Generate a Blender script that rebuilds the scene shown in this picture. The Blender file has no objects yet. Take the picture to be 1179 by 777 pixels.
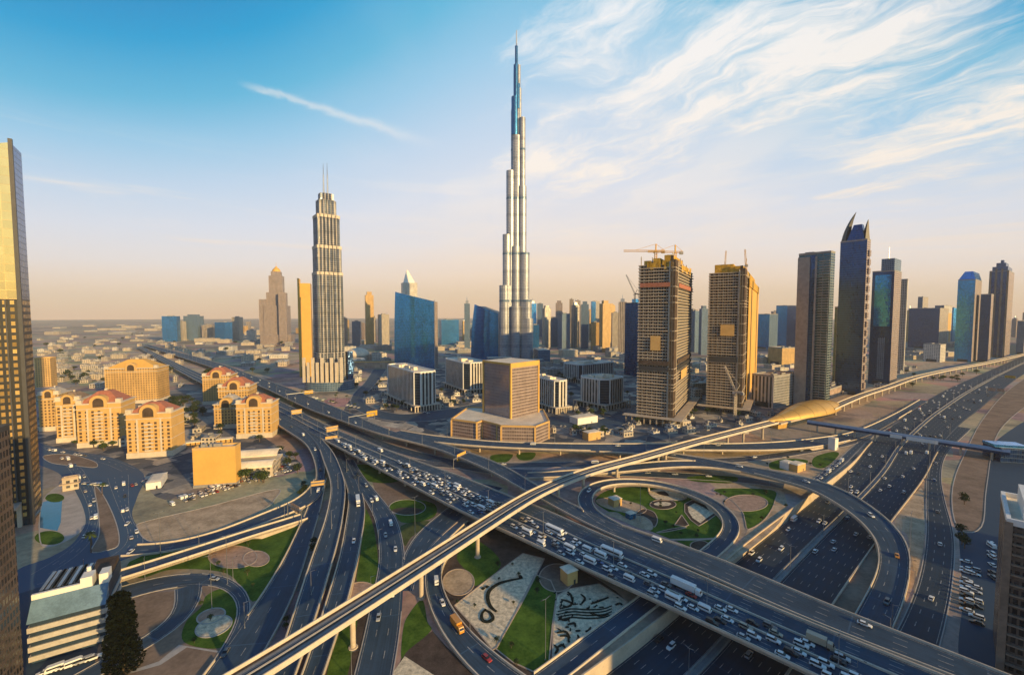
import bpy, bmesh, math, random
from mathutils import Vector, Matrix, Euler
from mathutils.geometry import delaunay_2d_cdt
R = math.radians
rnd = random.Random(11)
scene = bpy.context.scene
COL = scene.collection

# ------------------------------------------------------------------ camera
W0, H0, F0, HOR = 1179.0, 777.0, 500.0, 362.0
CX, CY = W0 / 2, H0 / 2
CAMH = 130.0
PITCH = math.atan((CY - HOR) / F0)
cam_d = bpy.data.cameras.new("camera")
cam = bpy.data.objects.new("camera", cam_d)
COL.objects.link(cam)
cam_d.sensor_fit = 'HORIZONTAL'
cam_d.sensor_width = 36.0
cam_d.lens = F0 / W0 * 36.0
cam_d.clip_start = 1.0
cam_d.clip_end = 60000.0
cam.location = (0, 0, CAMH)
cam.rotation_euler = (R(90) - PITCH, 0, 0)
scene.camera = cam

# ------------------------------------------------------------------ light
SUN_AZ = Vector((0.731, -0.682))       # towards the sun, on the ground
SUN_EL = R(12.5)
SUN_COL = (1.0, 0.66, 0.25)
SUN_POWER = 5.0
HAZE_DENSITY = 5.5e-5
SKY_GAIN = 7.9
sd = bpy.data.lights.new("sun", 'SUN')
sd.energy = SUN_POWER
sd.angle = R(0.6)
sd.color = SUN_COL
so = bpy.data.objects.new("sun", sd)
COL.objects.link(so)
to_sun = Vector((SUN_AZ.x * math.cos(SUN_EL), SUN_AZ.y * math.cos(SUN_EL), math.sin(SUN_EL)))
so.rotation_euler = to_sun.to_track_quat('Z', 'Y').to_euler()
so.location = (300, -300, 600)

world = bpy.data.worlds.new("World")
scene.world = world
world.use_nodes = True
scene.view_settings.view_transform = 'Standard'
scene.view_settings.look = 'None'
scene.view_settings.gamma = 1.0
scene.view_settings.exposure = 0.55
scene.view_settings.use_curve_mapping = False
scene.cycles.max_bounces = 6
scene.cycles.diffuse_bounces = 2
scene.cycles.glossy_bounces = 3
scene.cycles.volume_bounces = 0
scene.cycles.transparent_max_bounces = 4
scene.cycles.use_denoising = True
scene.cycles.sample_clamp_indirect = 4.0


class NT:
    """small helper to write node trees as expressions"""
    def __init__(s, tree):
        s.t = tree

    def node(s, kind, **kw):
        n = s.t.nodes.new(kind)
        for k, v in kw.items():
            setattr(n, k, v)
        return n

    def set(s, sock, v):
        if isinstance(v, bpy.types.NodeSocket):
            s.t.links.new(v, sock)
        elif v is not None:
            sock.default_value = v

    def m(s, op, a, b=None, c=None, clamp=False):
        n = s.node('ShaderNodeMath', operation=op, use_clamp=clamp)
        s.set(n.inputs[0], a)
        if b is not None: s.set(n.inputs[1], b)
        if c is not None: s.set(n.inputs[2], c)
        return n.outputs[0]

    def mix(s, f, a, b, mode='MIX'):
        n = s.node('ShaderNodeMixRGB', blend_type=mode)
        s.set(n.inputs[0], f)
        for i, v in ((1, a), (2, b)):
            if isinstance(v, tuple) and len(v) == 3: v = v + (1,)
            s.set(n.inputs[i], v)
        return n.outputs[0]

    def smooth(s, x, lo, hi):
        n = s.node('ShaderNodeMapRange', interpolation_type='SMOOTHSTEP')
        s.set(n.inputs[0], x)
        n.inputs[1].default_value = lo
        n.inputs[2].default_value = hi
        return n.outputs[0]

    def noise(s, vec, scale, detail=3, rough=0.55, dist=0.0):
        n = s.node('ShaderNodeTexNoise')
        s.set(n.inputs['Vector'], vec)
        n.inputs['Scale'].default_value = scale
        n.inputs['Detail'].default_value = detail
        n.inputs['Roughness'].default_value = rough
        n.inputs['Distortion'].default_value = dist
        return n.outputs[0]

    def comb(s, x, y, z=0.0):
        n = s.node('ShaderNodeCombineXYZ')
        s.set(n.inputs[0], x); s.set(n.inputs[1], y); s.set(n.inputs[2], z)
        return n.outputs[0]

    def ramp(s, f, stops):
        n = s.node('ShaderNodeValToRGB')
        cr = n.color_ramp
        while len(cr.elements) < len(stops): cr.elements.new(0.5)
        for e, (p, c) in zip(cr.elements, stops):
            e.position = p
            e.color = c + (1,) if len(c) == 3 else c
        s.set(n.inputs[0], f)
        return n.outputs[0]


def lin(r, g, b):
    def f(c):
        c /= 255.0
        return c / 12.92 if c <= 0.04045 else ((c + 0.055) / 1.055) ** 2.4
    return (f(r), f(g), f(b))


# sky: Nishita light under a dusk gradient with thin ice clouds
def build_world():
    t = world.node_tree
    t.nodes.clear()
    n = NT(t)
    sky = n.node('ShaderNodeTexSky', sky_type='NISHITA')
    sky.sun_disc = False
    sky.sun_elevation = SUN_EL
    sky.sun_rotation = math.atan2(SUN_AZ.x, SUN_AZ.y)
    sky.air_density = 1.2
    sky.dust_density = 2.0
    tc = n.node('ShaderNodeTexCoord')
    sep = n.node('ShaderNodeSeparateXYZ')
    t.links.new(tc.outputs['Generated'], sep.inputs[0])
    x, y, z = sep.outputs
    # azimuth makes the blue start lower towards the sides
    az = n.m('ABSOLUTE', n.m('ARCTAN2', n.m('ADD', x, 0.02), y))
    el = n.m('ARCSINE', z)
    side = n.smooth(n.m('ARCTAN2', x, y), 0.05, -0.9)
    side2 = n.smooth(n.m('ARCTAN2', x, y), 0.15, 1.2)
    e2 = n.m('ADD', el, n.m('MULTIPLY', el, n.m('ADD', n.m('MULTIPLY', side, 1.0), n.m('MULTIPLY', side2, 1.10))))
    g = n.ramp(n.m('DIVIDE', e2, 1.6), [
        (0.0, lin(242, 196, 154)), (0.025, lin(243, 208, 170)), (0.06, lin(241, 218, 198)),
        (0.11, lin(228, 222, 222)), (0.18, lin(212, 218, 230)), (0.26, lin(186, 208, 229)),
        (0.34, lin(146, 195, 224)), (0.42, lin(88, 176, 212)), (0.52, lin(0, 152, 202)), (0.66, lin(0, 118, 180)), (0.80, lin(0, 92, 145)), (1.0, lin(0, 84, 135))])
    # clouds on a flat layer high above
    zz = n.m('ADD', n.m('MAXIMUM', z, 0.0), 0.05)
    px = n.m('DIVIDE', x, zz)
    py = n.m('DIVIDE', y, zz)
    a = n.m('ADD', n.m('MULTIPLY', px, 0.586), n.m('MULTIPLY', py, -0.81))
    b = n.m('ADD', n.m('MULTIPLY', px, 0.81), n.m('MULTIPLY', py, 0.586))
    warp = n.noise(n.comb(n.m('MULTIPLY', a, 1.6), n.m('MULTIPLY', b, 1.6)), 1.0, 3, 0.55)
    warp2 = n.noise(n.comb(n.m('MULTIPLY', a, 1.6), n.m('MULTIPLY', b, 1.6), 5.0), 1.0, 3, 0.55)
    bw = n.m('ADD', b, n.m('MULTIPLY', n.m('SUBTRACT', warp, 0.5), 0.65))
    aw = n.m('ADD', a, n.m('MULTIPLY', n.m('SUBTRACT', warp2, 0.5), 0.5))
    wisp = n.noise(n.comb(n.m('MULTIPLY', aw, 1.5), n.m('MULTIPLY', bw, 5.2), 3.3), 1.0, 10, 0.68, 0.2)
    puff = n.noise(n.comb(n.m('MULTIPLY', aw, 3.0), n.m('MULTIPLY', bw, 4.6), 9.3), 1.0, 8, 0.66, 0.15)
    soft = n.noise(n.comb(n.m('MULTIPLY', aw, 0.9), n.m('MULTIPLY', bw, 1.5), 7.1), 1.0, 5, 0.55, 0.3)

    def band(c0, w):
        d = n.m('DIVIDE', n.m('SUBTRACT', n.m('ADD', b, n.m('MULTIPLY', n.m('SUBTRACT', warp, 0.5), 0.35)), c0), w)
        return n.m('POWER', 2.718, n.m('MULTIPLY', n.m('MULTIPLY', d, d), -1.0))
    m1 = n.m('MULTIPLY', band(1.80, 0.50), n.m('MULTIPLY', n.smooth(a, -2.5, -1.9), n.smooth(a, 0.1, -0.5)))
    m2 = n.m('MULTIPLY', band(2.88, 0.42), n.m('MULTIPLY', n.smooth(a, -1.15, -0.75), n.smooth(a, 0.9, 0.1)))
    m3 = n.m('MULTIPLY', band(1.15, 0.36), n.m('MULTIPLY', n.smooth(a, -1.6, -1.1), n.smooth(a, -0.5, -0.8)))
    m4 = n.m('MULTIPLY', band(3.55, 0.12), n.m('MULTIPLY', n.smooth(a, -1.4, -1.1), n.smooth(a, -0.3, -0.7)))
    mask = n.m('ADD', n.m('ADD', n.m('ADD', m1, m2), n.m('MULTIPLY', m4, 0.8)), n.m('MULTIPLY', m3, 0.55))
    tex = n.m('ADD', n.m('MULTIPLY', wisp, 0.60), n.m('MULTIPLY', puff, 0.40))
    # the texture threshold drops where the mask is strong: ragged, feathered edges
    c1 = n.smooth(n.m('ADD', n.m('MULTIPLY', mask, 0.36), n.m('MULTIPLY', n.m('SUBTRACT', tex, 0.5), 2.1)), 0.03, 0.66)
    c1 = n.m('MULTIPLY', c1, n.m('MINIMUM', n.m('MULTIPLY', mask, 3.0), 1.0))
    veil = n.m('MULTIPLY', n.m('MULTIPLY', n.smooth(soft, 0.40, 0.66), n.smooth(x, -0.45, 0.05)), n.m('MULTIPLY', 0.36, n.m('MULTIPLY', n.smooth(el, 0.75, 0.30), n.smooth(el, 0.07, 0.20))))
    # old contrail on the left
    ca = n.m('ADD', n.m('MULTIPLY', n.m('ADD', px, 1.05), 0.737), n.m('MULTIPLY', n.m('SUBTRACT', py, 1.72), 0.676))
    cb = n.m('ADD', n.m('MULTIPLY', n.m('ADD', px, 1.05), -0.676), n.m('MULTIPLY', n.m('SUBTRACT', py, 1.72), 0.737))
    cd = n.m('DIVIDE', n.m('ADD', cb, n.m('MULTIPLY', n.m('SUBTRACT', puff, 0.5), 0.16)), n.m('ADD', 0.018, n.m('MULTIPLY', ca, 0.045)))
    tr = n.m('MULTIPLY', n.m('POWER', 2.718, n.m('MULTIPLY', n.m('MULTIPLY', cd, cd), -1.0)),
             n.m('MULTIPLY', n.smooth(ca, -0.02, 0.1), n.smooth(ca, 0.95, 0.5)))
    # thin low streaks near the horizon
    low = n.noise(n.comb(n.m('MULTIPLY', n.m('ARCTAN2', x, y), 2.2), n.m('MULTIPLY', el, 26.0), 1.7), 1.0, 6, 0.6, 0.3)
    lowm = n.m('MULTIPLY', n.m('MULTIPLY', n.smooth(low, 0.50, 0.74), n.m('MULTIPLY', n.smooth(el, 0.03, 0.12), n.smooth(el, 0.34, 0.18))), 0.55)
    cl = n.m('MINIMUM', n.m('ADD', n.m('ADD', c1, veil), n.m('ADD', n.m('MULTIPLY', tr, 0.38), lowm)), 0.90)
    cloudcol = n.ramp(el, [(0.0, lin(246, 214, 180)), (0.25, lin(250, 236, 220)), (0.6, lin(246, 242, 240))])
    g2 = n.mix(cl, g, cloudcol)
    # the gradient is in display units: times ten because the background strength is 0.1
    g10 = n.mix(1.0, g2, (SKY_GAIN, SKY_GAIN, SKY_GAIN), 'MULTIPLY')
    nish = n.mix(1.0, sky.outputs[0], (0.26, 0.66, 1.25), 'MULTIPLY')
    # the plain sky texture takes over behind the viewer
    fr = n.smooth(y, -0.35, 0.25)
    fin = n.mix(n.m('ADD', 0.25, n.m('MULTIPLY', fr, 0.70)), nish, g10)
    below = n.smooth(z, -0.02, -0.12)
    fin = n.mix(below, fin, (2.2, 1.9, 1.7, 1))
    bg = n.node('ShaderNodeBackground')
    n.set(bg.inputs[0], fin)
    bg.inputs[1].default_value = 0.10
    out = n.node('ShaderNodeOutputWorld')
    t.links.new(bg.outputs[0], out.inputs[0])


build_world()


# ------------------------------------------------------------------ pixels to places
CP, SP = math.cos(PITCH), math.sin(PITCH)


def ray(px, py):
    dx = (px - CX) / F0
    dy = (CY - py) / F0
    return Vector((dx, CP + dy * SP, -SP + dy * CP))


def P(px, py, z=0.0):
    r = ray(px, py)
    t = (z - CAMH) / r.z
    return Vector((r.x * t, r.y * t, z))


def ztop(yworld, py):
    r = ray(CX, py)
    return CAMH + yworld / r.y * r.z


def toward(C, d, px, z=CAMH):
    """length from C along d (2D) until it meets image column px at height z"""
    k = (px - CX) / F0
    off = (CAMH - z) * SP
    return (k * (C.y * CP + off) - C.x) / (d[0] - k * d[1] * CP)


def project(v):
    rel = Vector(v) - Vector((0, 0, CAMH))
    f = rel.y * CP - rel.z * SP
    u = rel.y * SP + rel.z * CP
    return (CX + F0 * rel.x / f, CY - F0 * u / f, f)


# ------------------------------------------------------------------ materials
MATS = {}


def mat(name, col, rough=0.7, metal=0.0, var=0.18, scale=0.25, spec=0.4, bump=0.0, col2=None):
    if name in MATS: return MATS[name]
    m = bpy.data.materials.new(name)
    m.use_nodes = True
    t = m.node_tree
    n = NT(t)
    bs = t.nodes['Principled BSDF']
    bs.inputs['Roughness'].default_value = rough
    bs.inputs['Metallic'].default_value = metal
    bs.inputs['Specular IOR Level'].default_value = spec
    if var > 0:
        tc = n.node('ShaderNodeTexCoord')
        a = n.noise(tc.outputs['Object'], scale, 5, 0.6)
        b = n.noise(tc.outputs['Object'], scale * 7.3, 3, 0.6)
        f = n.m('ADD', n.m('MULTIPLY', a, 0.65), n.m('MULTIPLY', b, 0.35))
        f = n.smooth(f, 0.30, 0.70)
        c1 = tuple(max(0, c * (1 - var)) for c in col)
        c2 = col2 if col2 else tuple(min(1, c * (1 + var)) for c in col)
        n.set(bs.inputs['Base Color'], n.mix(f, c1, c2))
        if bump > 0:
            bn = n.node('ShaderNodeBump')
            bn.inputs['Strength'].default_value = bump
            n.set(bn.inputs['Height'], b)
            t.links.new(bn.outputs[0], bs.inputs['Normal'])
    else:
        bs.inputs['Base Color'].default_value = col + (1,)
    MATS[name] = m
    return m


def facade(name, wall, glass, bay=3.0, floor=3.6, fx=0.2, fy=0.28, grough=0.12, gmetal=0.55, wrough=0.6, jitter=0.5, bigbay=0.0, wall2=None, wmetal=0.0, group=0.0, tilt=0.035):
    """UVs are metres: u along the wall, v up the wall"""
    if name in MATS: return MATS[name]
    m = bpy.data.materials.new(name)
    m.use_nodes = True
    t = m.node_tree
    n = NT(t)
    bs = t.nodes['Principled BSDF']
    uv = n.node('ShaderNodeUVMap')
    sep = n.node('ShaderNodeSeparateXYZ')
    t.links.new(uv.outputs[0], sep.inputs[0])
    u, v = sep.outputs[0], sep.outputs[1]
    ub = n.m('DIVIDE', u, bay)
    vb = n.m('DIVIDE', v, floor)
    fu = n.m('FRACT', ub)
    fv = n.m('FRACT', vb)
    mk = n.m('MULTIPLY', n.m('GREATER_THAN', fu, fx), n.m('GREATER_THAN', fv, fy))
    if bigbay > 0:
        mk = n.m('MULTIPLY', mk, n.m('GREATER_THAN', n.m('FRACT', n.m('DIVIDE', u, bigbay)), 0.16))
    wn = n.node('ShaderNodeTexWhiteNoise')
    n.set(wn.inputs['Vector'], n.comb(n.m('FLOOR', ub), n.m('FLOOR', vb), 0.5))
    r = wn.outputs['Value']
    big = n.noise(n.comb(n.m('MULTIPLY', u, 0.03), n.m('MULTIPLY', v, 0.012), 0), 1.0, 3)
    gf = n.m('ADD', n.m('ADD', 1.0 - jitter * 0.5, n.m('MULTIPLY', r, jitter)), n.m('MULTIPLY', n.m('SUBTRACT', big, 0.5), 0.8))
    gc = n.mix(1.0, glass, n.comb(gf, gf, gf), 'MULTIPLY')
    # a few drawn blinds
    gc = n.mix(n.m('MULTIPLY', n.m('GREATER_THAN', r, 0.93), 0.45), gc, tuple(min(1, c * 0.7 + 0.05) for c in wall))
    wv = n.noise(n.comb(n.m('MULTIPLY', u, 0.12), n.m('MULTIPLY', v, 0.05), 2.0), 1.0, 5)
    wc = n.mix(n.smooth(wv, 0.3, 0.7), tuple(c * 0.82 for c in wall), wall2 or tuple(min(1, c * 1.12) for c in wall))
    fc = n.mix(mk, wc, gc)
    if group > 0:
        gb = n.m('LESS_THAN', n.m('FRACT', n.m('DIVIDE', v, group)), 0.16)
        fc = n.mix(n.m('MULTIPLY', gb, 0.30), fc, tuple(c * 0.45 for c in glass))
    n.set(bs.inputs['Base Color'], fc)
    n.set(bs.inputs['Roughness'], n.m('ADD', wrough, n.m('MULTIPLY', mk, grough - wrough)))
    n.set(bs.inputs['Metallic'], n.m('ADD', wmetal, n.m('MULTIPLY', mk, gmetal - wmetal)))
    # recessed panes and slightly uneven glass
    bn = n.node('ShaderNodeBump')
    bn.inputs['Strength'].default_value = 0.25
    bn.inputs['Distance'].default_value = 0.3
    n.set(bn.inputs['Height'], n.m('SUBTRACT', n.m('MULTIPLY', r, n.m('MULTIPLY', mk, 0.25)), mk))
    geo = n.node('ShaderNodeNewGeometry')
    tl = n.node('ShaderNodeVectorMath', operation='SUBTRACT')
    t.links.new(wn.outputs['Color'], tl.inputs[0])
    tl.inputs[1].default_value = (0.5, 0.5, 0.5)
    sc = n.node('ShaderNodeVectorMath', operation='SCALE')
    t.links.new(tl.outputs[0], sc.inputs[0])
    n.set(sc.inputs['Scale'], n.m('MULTIPLY', mk, tilt))
    ad = n.node('ShaderNodeVectorMath', operation='ADD')
    t.links.new(geo.outputs['Normal'], ad.inputs[0])
    t.links.new(sc.outputs[0], ad.inputs[1])
    nm = n.node('ShaderNodeVectorMath', operation='NORMALIZE')
    t.links.new(ad.outputs[0], nm.inputs[0])
    t.links.new(nm.outputs[0], bn.inputs['Normal'])
    t.links.new(bn.outputs[0], bs.inputs['Normal'])
    MATS[name] = m
    return m


def ground_mat():
    m = bpy.data.materials.new("ground_sand")
    m.use_nodes = True
    t = m.node_tree
    n = NT(t)
    bs = t.nodes['Principled BSDF']
    bs.inputs['Roughness'].default_value = 0.95
    bs.inputs['Specular IOR Level'].default_value = 0.1
    tc = n.node('ShaderNodeTexCoord')
    o = tc.outputs['Object']
    mp = n.node('ShaderNodeMapping')
    mp.inputs['Scale'].default_value = (0.45, 1.0, 1.0)
    t.links.new(o, mp.inputs[0])
    a = n.noise(mp.outputs[0], 0.0024, 7, 0.62, 0.4)
    b = n.noise(o, 0.018, 6, 0.65, 0.3)
    c = n.noise(o, 0.25, 5, 0.7)
    base = n.ramp(a, [(0.33, (0.16, 0.15, 0.15)), (0.44, (0.50, 0.40, 0.30)), (0.58, (0.70, 0.57, 0.42)), (0.68, (0.40, 0.33, 0.27)), (0.75, (0.20, 0.18, 0.17))])
    dirt = n.mix(n.m('MULTIPLY', n.smooth(b, 0.45, 0.70), 0.8), base, (0.13, 0.125, 0.13))
    # lots and tracks: blocky cells
    vo = n.node('ShaderNodeTexVoronoi')
    vo.feature = 'F1'
    vo.distance = 'CHEBYCHEV'
    n.set(vo.inputs['Vector'], o)
    vo.inputs['Scale'].default_value = 0.013
    cell = n.mix(0.35, dirt, n.mix(1.0, vo.outputs['Color'], (0.5, 0.44, 0.38), 'MULTIPLY'), 'OVERLAY')
    fin = n.mix(n.smooth(c, 0.35, 0.7), cell, n.mix(0.35, cell, (0.09, 0.08, 0.07)))
    n.set(bs.inputs['Base Color'], fin)
    bn = n.node('ShaderNodeBump')
    bn.inputs['Strength'].default_value = 0.4
    bn.inputs['Distance'].default_value = 0.5
    n.set(bn.inputs['Height'], c)
    t.links.new(bn.outputs[0], bs.inputs['Normal'])
    return m


def lots_mat():
    """paved city lots: asphalt, pale slabs and bare soil in irregular plots"""
    m = bpy.data.materials.new("city_lots")
    m.use_nodes = True
    t = m.node_tree
    n = NT(t)
    bs = t.nodes['Principled BSDF']
    bs.inputs['Roughness'].default_value = 0.9
    bs.inputs['Specular IOR Level'].default_value = 0.2
    tc = n.node('ShaderNodeTexCoord')
    o = tc.outputs['Object']
    mp = n.node('ShaderNodeMapping')
    mp.inputs['Rotation'].default_value = (0, 0, 0.35)
    t.links.new(o, mp.inputs[0])
    w = n.noise(o, 0.02, 3)
    vo = n.node('ShaderNodeTexVoronoi')
    vo.distance = 'CHEBYCHEV'
    n.set(vo.inputs['Vector'], mp.outputs[0])
    vo.inputs['Scale'].default_value = 0.06
    s = n.node('ShaderNodeSeparateXYZ')
    t.links.new(vo.outputs['Color'], s.inputs[0])
    plot = n.ramp(s.outputs[0], [(0.0, (0.06, 0.075, 0.10)), (0.28, (0.13, 0.14, 0.155)), (0.42, (0.30, 0.27, 0.24)), (0.6, (0.52, 0.43, 0.33)), (0.78, (0.16, 0.16, 0.17)), (0.9, (0.62, 0.54, 0.43))])
    plot.node.color_ramp.interpolation = 'CONSTANT'
    f = n.noise(o, 0.3, 5, 0.7)
    g = n.noise(o, 0.06, 4, 0.6)
    c = n.mix(n.m('MULTIPLY', n.smooth(g, 0.42, 0.65), 0.45), plot, (0.16, 0.16, 0.17))
    n.set(bs.inputs['Base Color'], n.mix(n.smooth(f, 0.3, 0.7), c, n.mix(1.0, c, (0.7, 0.7, 0.7), 'MULTIPLY')))
    return m


def road_mat(name, col):
    """asphalt: u runs 0..1 across the road, v in metres along it"""
    m = bpy.data.materials.new(name)
    m.use_nodes = True
    t = m.node_tree
    n = NT(t)
    bs = t.nodes['Principled BSDF']
    bs.inputs['Specular IOR Level'].default_value = 0.35
    uv = n.node('ShaderNodeUVMap')
    s = n.node('ShaderNodeSeparateXYZ')
    t.links.new(uv.outputs[0], s.inputs[0])
    tc = n.node('ShaderNodeTexCoord')
    o = tc.outputs['Object']
    track = n.noise(n.comb(n.m('MULTIPLY', s.outputs[0], 26.0), n.m('MULTIPLY', s.outputs[1], 0.012), 0.0), 1.0, 3, 0.6)
    slab = n.noise(n.comb(n.m('MULTIPLY', s.outputs[0], 3.0), n.m('MULTIPLY', s.outputs[1], 0.03), 4.0), 1.0, 2, 0.5)
    spot = n.noise(o, 0.12, 6, 0.7)
    fine = n.noise(o, 1.3, 4, 0.7)
    f = n.m('ADD', n.m('MULTIPLY', n.smooth(track, 0.3, 0.7), 0.6), n.m('ADD', n.m('MULTIPLY', n.smooth(slab, 0.35, 0.65), 0.45), n.m('MULTIPLY', n.smooth(spot, 0.35, 0.7), 0.45)))
    lo = tuple(c * 0.62 for c in col)
    hi = tuple(c * 1.75 + 0.006 for c in col)
    c = n.mix(n.m('MULTIPLY', f, 0.75, clamp=True), lo, hi)
    c = n.mix(n.m('MULTIPLY', n.smooth(fine, 0.45, 0.75), 0.35), c, tuple(k * 1.9 for k in col))
    jt = n.m('LESS_THAN', n.m('FRACT', n.m('DIVIDE', s.outputs[1], 37.0)), 0.014)
    c = n.mix(n.m('MULTIPLY', jt, 0.6), c, tuple(k * 2.6 for k in col))
    n.set(bs.inputs['Base Color'], c)
    n.set(bs.inputs['Roughness'], n.m('ADD', 0.62, n.m('MULTIPLY', f, 0.16)))
    return m


M = {}
M['ground'] = ground_mat()
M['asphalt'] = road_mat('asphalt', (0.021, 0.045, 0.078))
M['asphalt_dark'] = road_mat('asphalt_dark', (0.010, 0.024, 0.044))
M['asphalt_pale'] = mat('asphalt_pale', (0.075, 0.085, 0.105), 0.85, 0, 0.3, 0.03, 0.3, 0.15)
M['lots'] = lots_mat()
M['concrete'] = mat('concrete', (0.50, 0.41, 0.31), 0.85, 0, 0.16, 0.15, 0.2, 0.1)
M['concrete_pale'] = mat('concrete_pale', (0.58, 0.50, 0.40), 0.85, 0, 0.14, 0.2, 0.2, 0.1)
M['concrete_grey'] = mat('concrete_grey', (0.28, 0.27, 0.26), 0.85, 0, 0.2, 0.2, 0.2)
M['kerb'] = mat('kerb_stone', (0.42, 0.39, 0.36), 0.85, 0, 0.15, 0.5, 0.2)
M['paint'] = mat('road_paint', (0.30, 0.30, 0.30), 0.7, 0, 0.70, 0.5, 0.3, 0, (0.46, 0.46, 0.45))
M['grass'] = mat('grass', (0.040, 0.110, 0.012), 0.95, 0, 0.40, 0.12, 0.1, 0.6, (0.105, 0.185, 0.026))
M['grass_dry'] = mat('grass_dry', (0.085, 0.10, 0.035), 0.95, 0, 0.4, 0.12, 0.1, 0.5)
M['sand'] = mat('sand', (0.50, 0.37, 0.24), 0.95, 0, 0.42, 0.11, 0.1, 0.4, (0.62, 0.47, 0.32))
M['sand_dark'] = mat('sand_dark', (0.24, 0.175, 0.13), 0.95, 0, 0.3, 0.07, 0.1, 0.3)
M['soil'] = mat('soil', (0.085, 0.062, 0.05), 0.95, 0, 0.4, 0.2, 0.1, 0.5)
M['gravel'] = mat('gravel', (0.66, 0.55, 0.38), 0.95, 0, 0.45, 0.55, 0.1, 0.5)
M['terracotta'] = mat('planting_bed', (0.40, 0.27, 0.20), 0.95, 0, 0.3, 0.4, 0.1, 0.4)
M['paving'] = mat('paving', (0.44, 0.39, 0.35), 0.85, 0, 0.2, 0.15, 0.2)
M['dark_plant'] = mat('dark_planting', (0.018, 0.022, 0.016), 0.95, 0, 0.4, 0.6, 0.1, 0.6)
M['bed_trim'] = mat('bed_trim', (0.42, 0.33, 0.26), 0.9, 0, 0.15, 0.3)
M['water'] = mat('pool_water', (0.01, 0.11, 0.22), 0.08, 0, 0.1, 0.2, 0.6)
M['steel'] = mat('steel', (0.42, 0.43, 0.45), 0.35, 0.8, 0.12, 0.2)
M['dark_metal'] = mat('dark_metal', (0.06, 0.06, 0.065), 0.5, 0.4, 0.1, 0.2)
M['white'] = mat('white_panel', (0.74, 0.72, 0.68), 0.6, 0, 0.08, 0.2)
M['cream'] = mat('cream_render', (0.58, 0.36, 0.13), 0.85, 0, 0.10, 0.12)
M['gold_wall'] = mat('ochre_render', (0.64, 0.37, 0.09), 0.8, 0, 0.08, 0.08)
M['roof_red'] = mat('red_tile', (0.36, 0.135, 0.085), 0.85, 0, 0.22, 0.4)
M['roof_grey'] = mat('flat_roof', (0.38, 0.35, 0.32), 0.9, 0, 0.3, 0.08)
M['roof_pale'] = mat('pale_roof', (0.78, 0.66, 0.50), 0.9, 0, 0.18, 0.08)
M['pane_warm'] = mat('brown_window', (0.085, 0.058, 0.04), 0.3, 0.1, 0.4, 0.15)  # plain dark brown pane colour
M['pane'] = mat('window_pane', (0.05, 0.06, 0.075), 0.15, 0.3, 0.35, 0.15)
M['yellow'] = mat('yellow_formwork', (0.50, 0.29, 0.03), 0.75, 0, 0.5, 0.35)
M['crane'] = mat('crane_steel', (0.60, 0.33, 0.05), 0.6, 0, 0.1, 0.2)
M['bark'] = mat('bark', (0.12, 0.085, 0.06), 0.95, 0, 0.3, 1.0)
M['leaf'] = mat('leaf', (0.045, 0.070, 0.020), 0.9, 0, 0.45, 0.5, 0.2)
M['leaf2'] = mat('leaf_dark', (0.028, 0.045, 0.018), 0.9, 0, 0.45, 0.5, 0.2)
M['station_gold'] = mat('gold_shell', (0.62, 0.38, 0.10), 0.42, 0.45, 0.10, 0.15)
M['tyre'] = mat('tyre', (0.015, 0.015, 0.016), 0.8, 0, 0)
M['void_black'] = mat('black_cladding', (0.004, 0.004, 0.005), 0.95, 0, 0, 0.2, 0.05)
M['pale_glass'] = mat('pale_blue_glass', (0.16, 0.26, 0.36), 0.2, 0.2, 0.25, 0.2)
M['car_glass'] = mat('car_glass', (0.02, 0.025, 0.035), 0.08, 0.2, 0)
M['lamp_lens'] = mat('lamp_lens', (0.7, 0.7, 0.65), 0.2, 0, 0)
M['tail_lens'] = mat('tail_lens', (0.35, 0.02, 0.02), 0.3, 0, 0)


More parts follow.
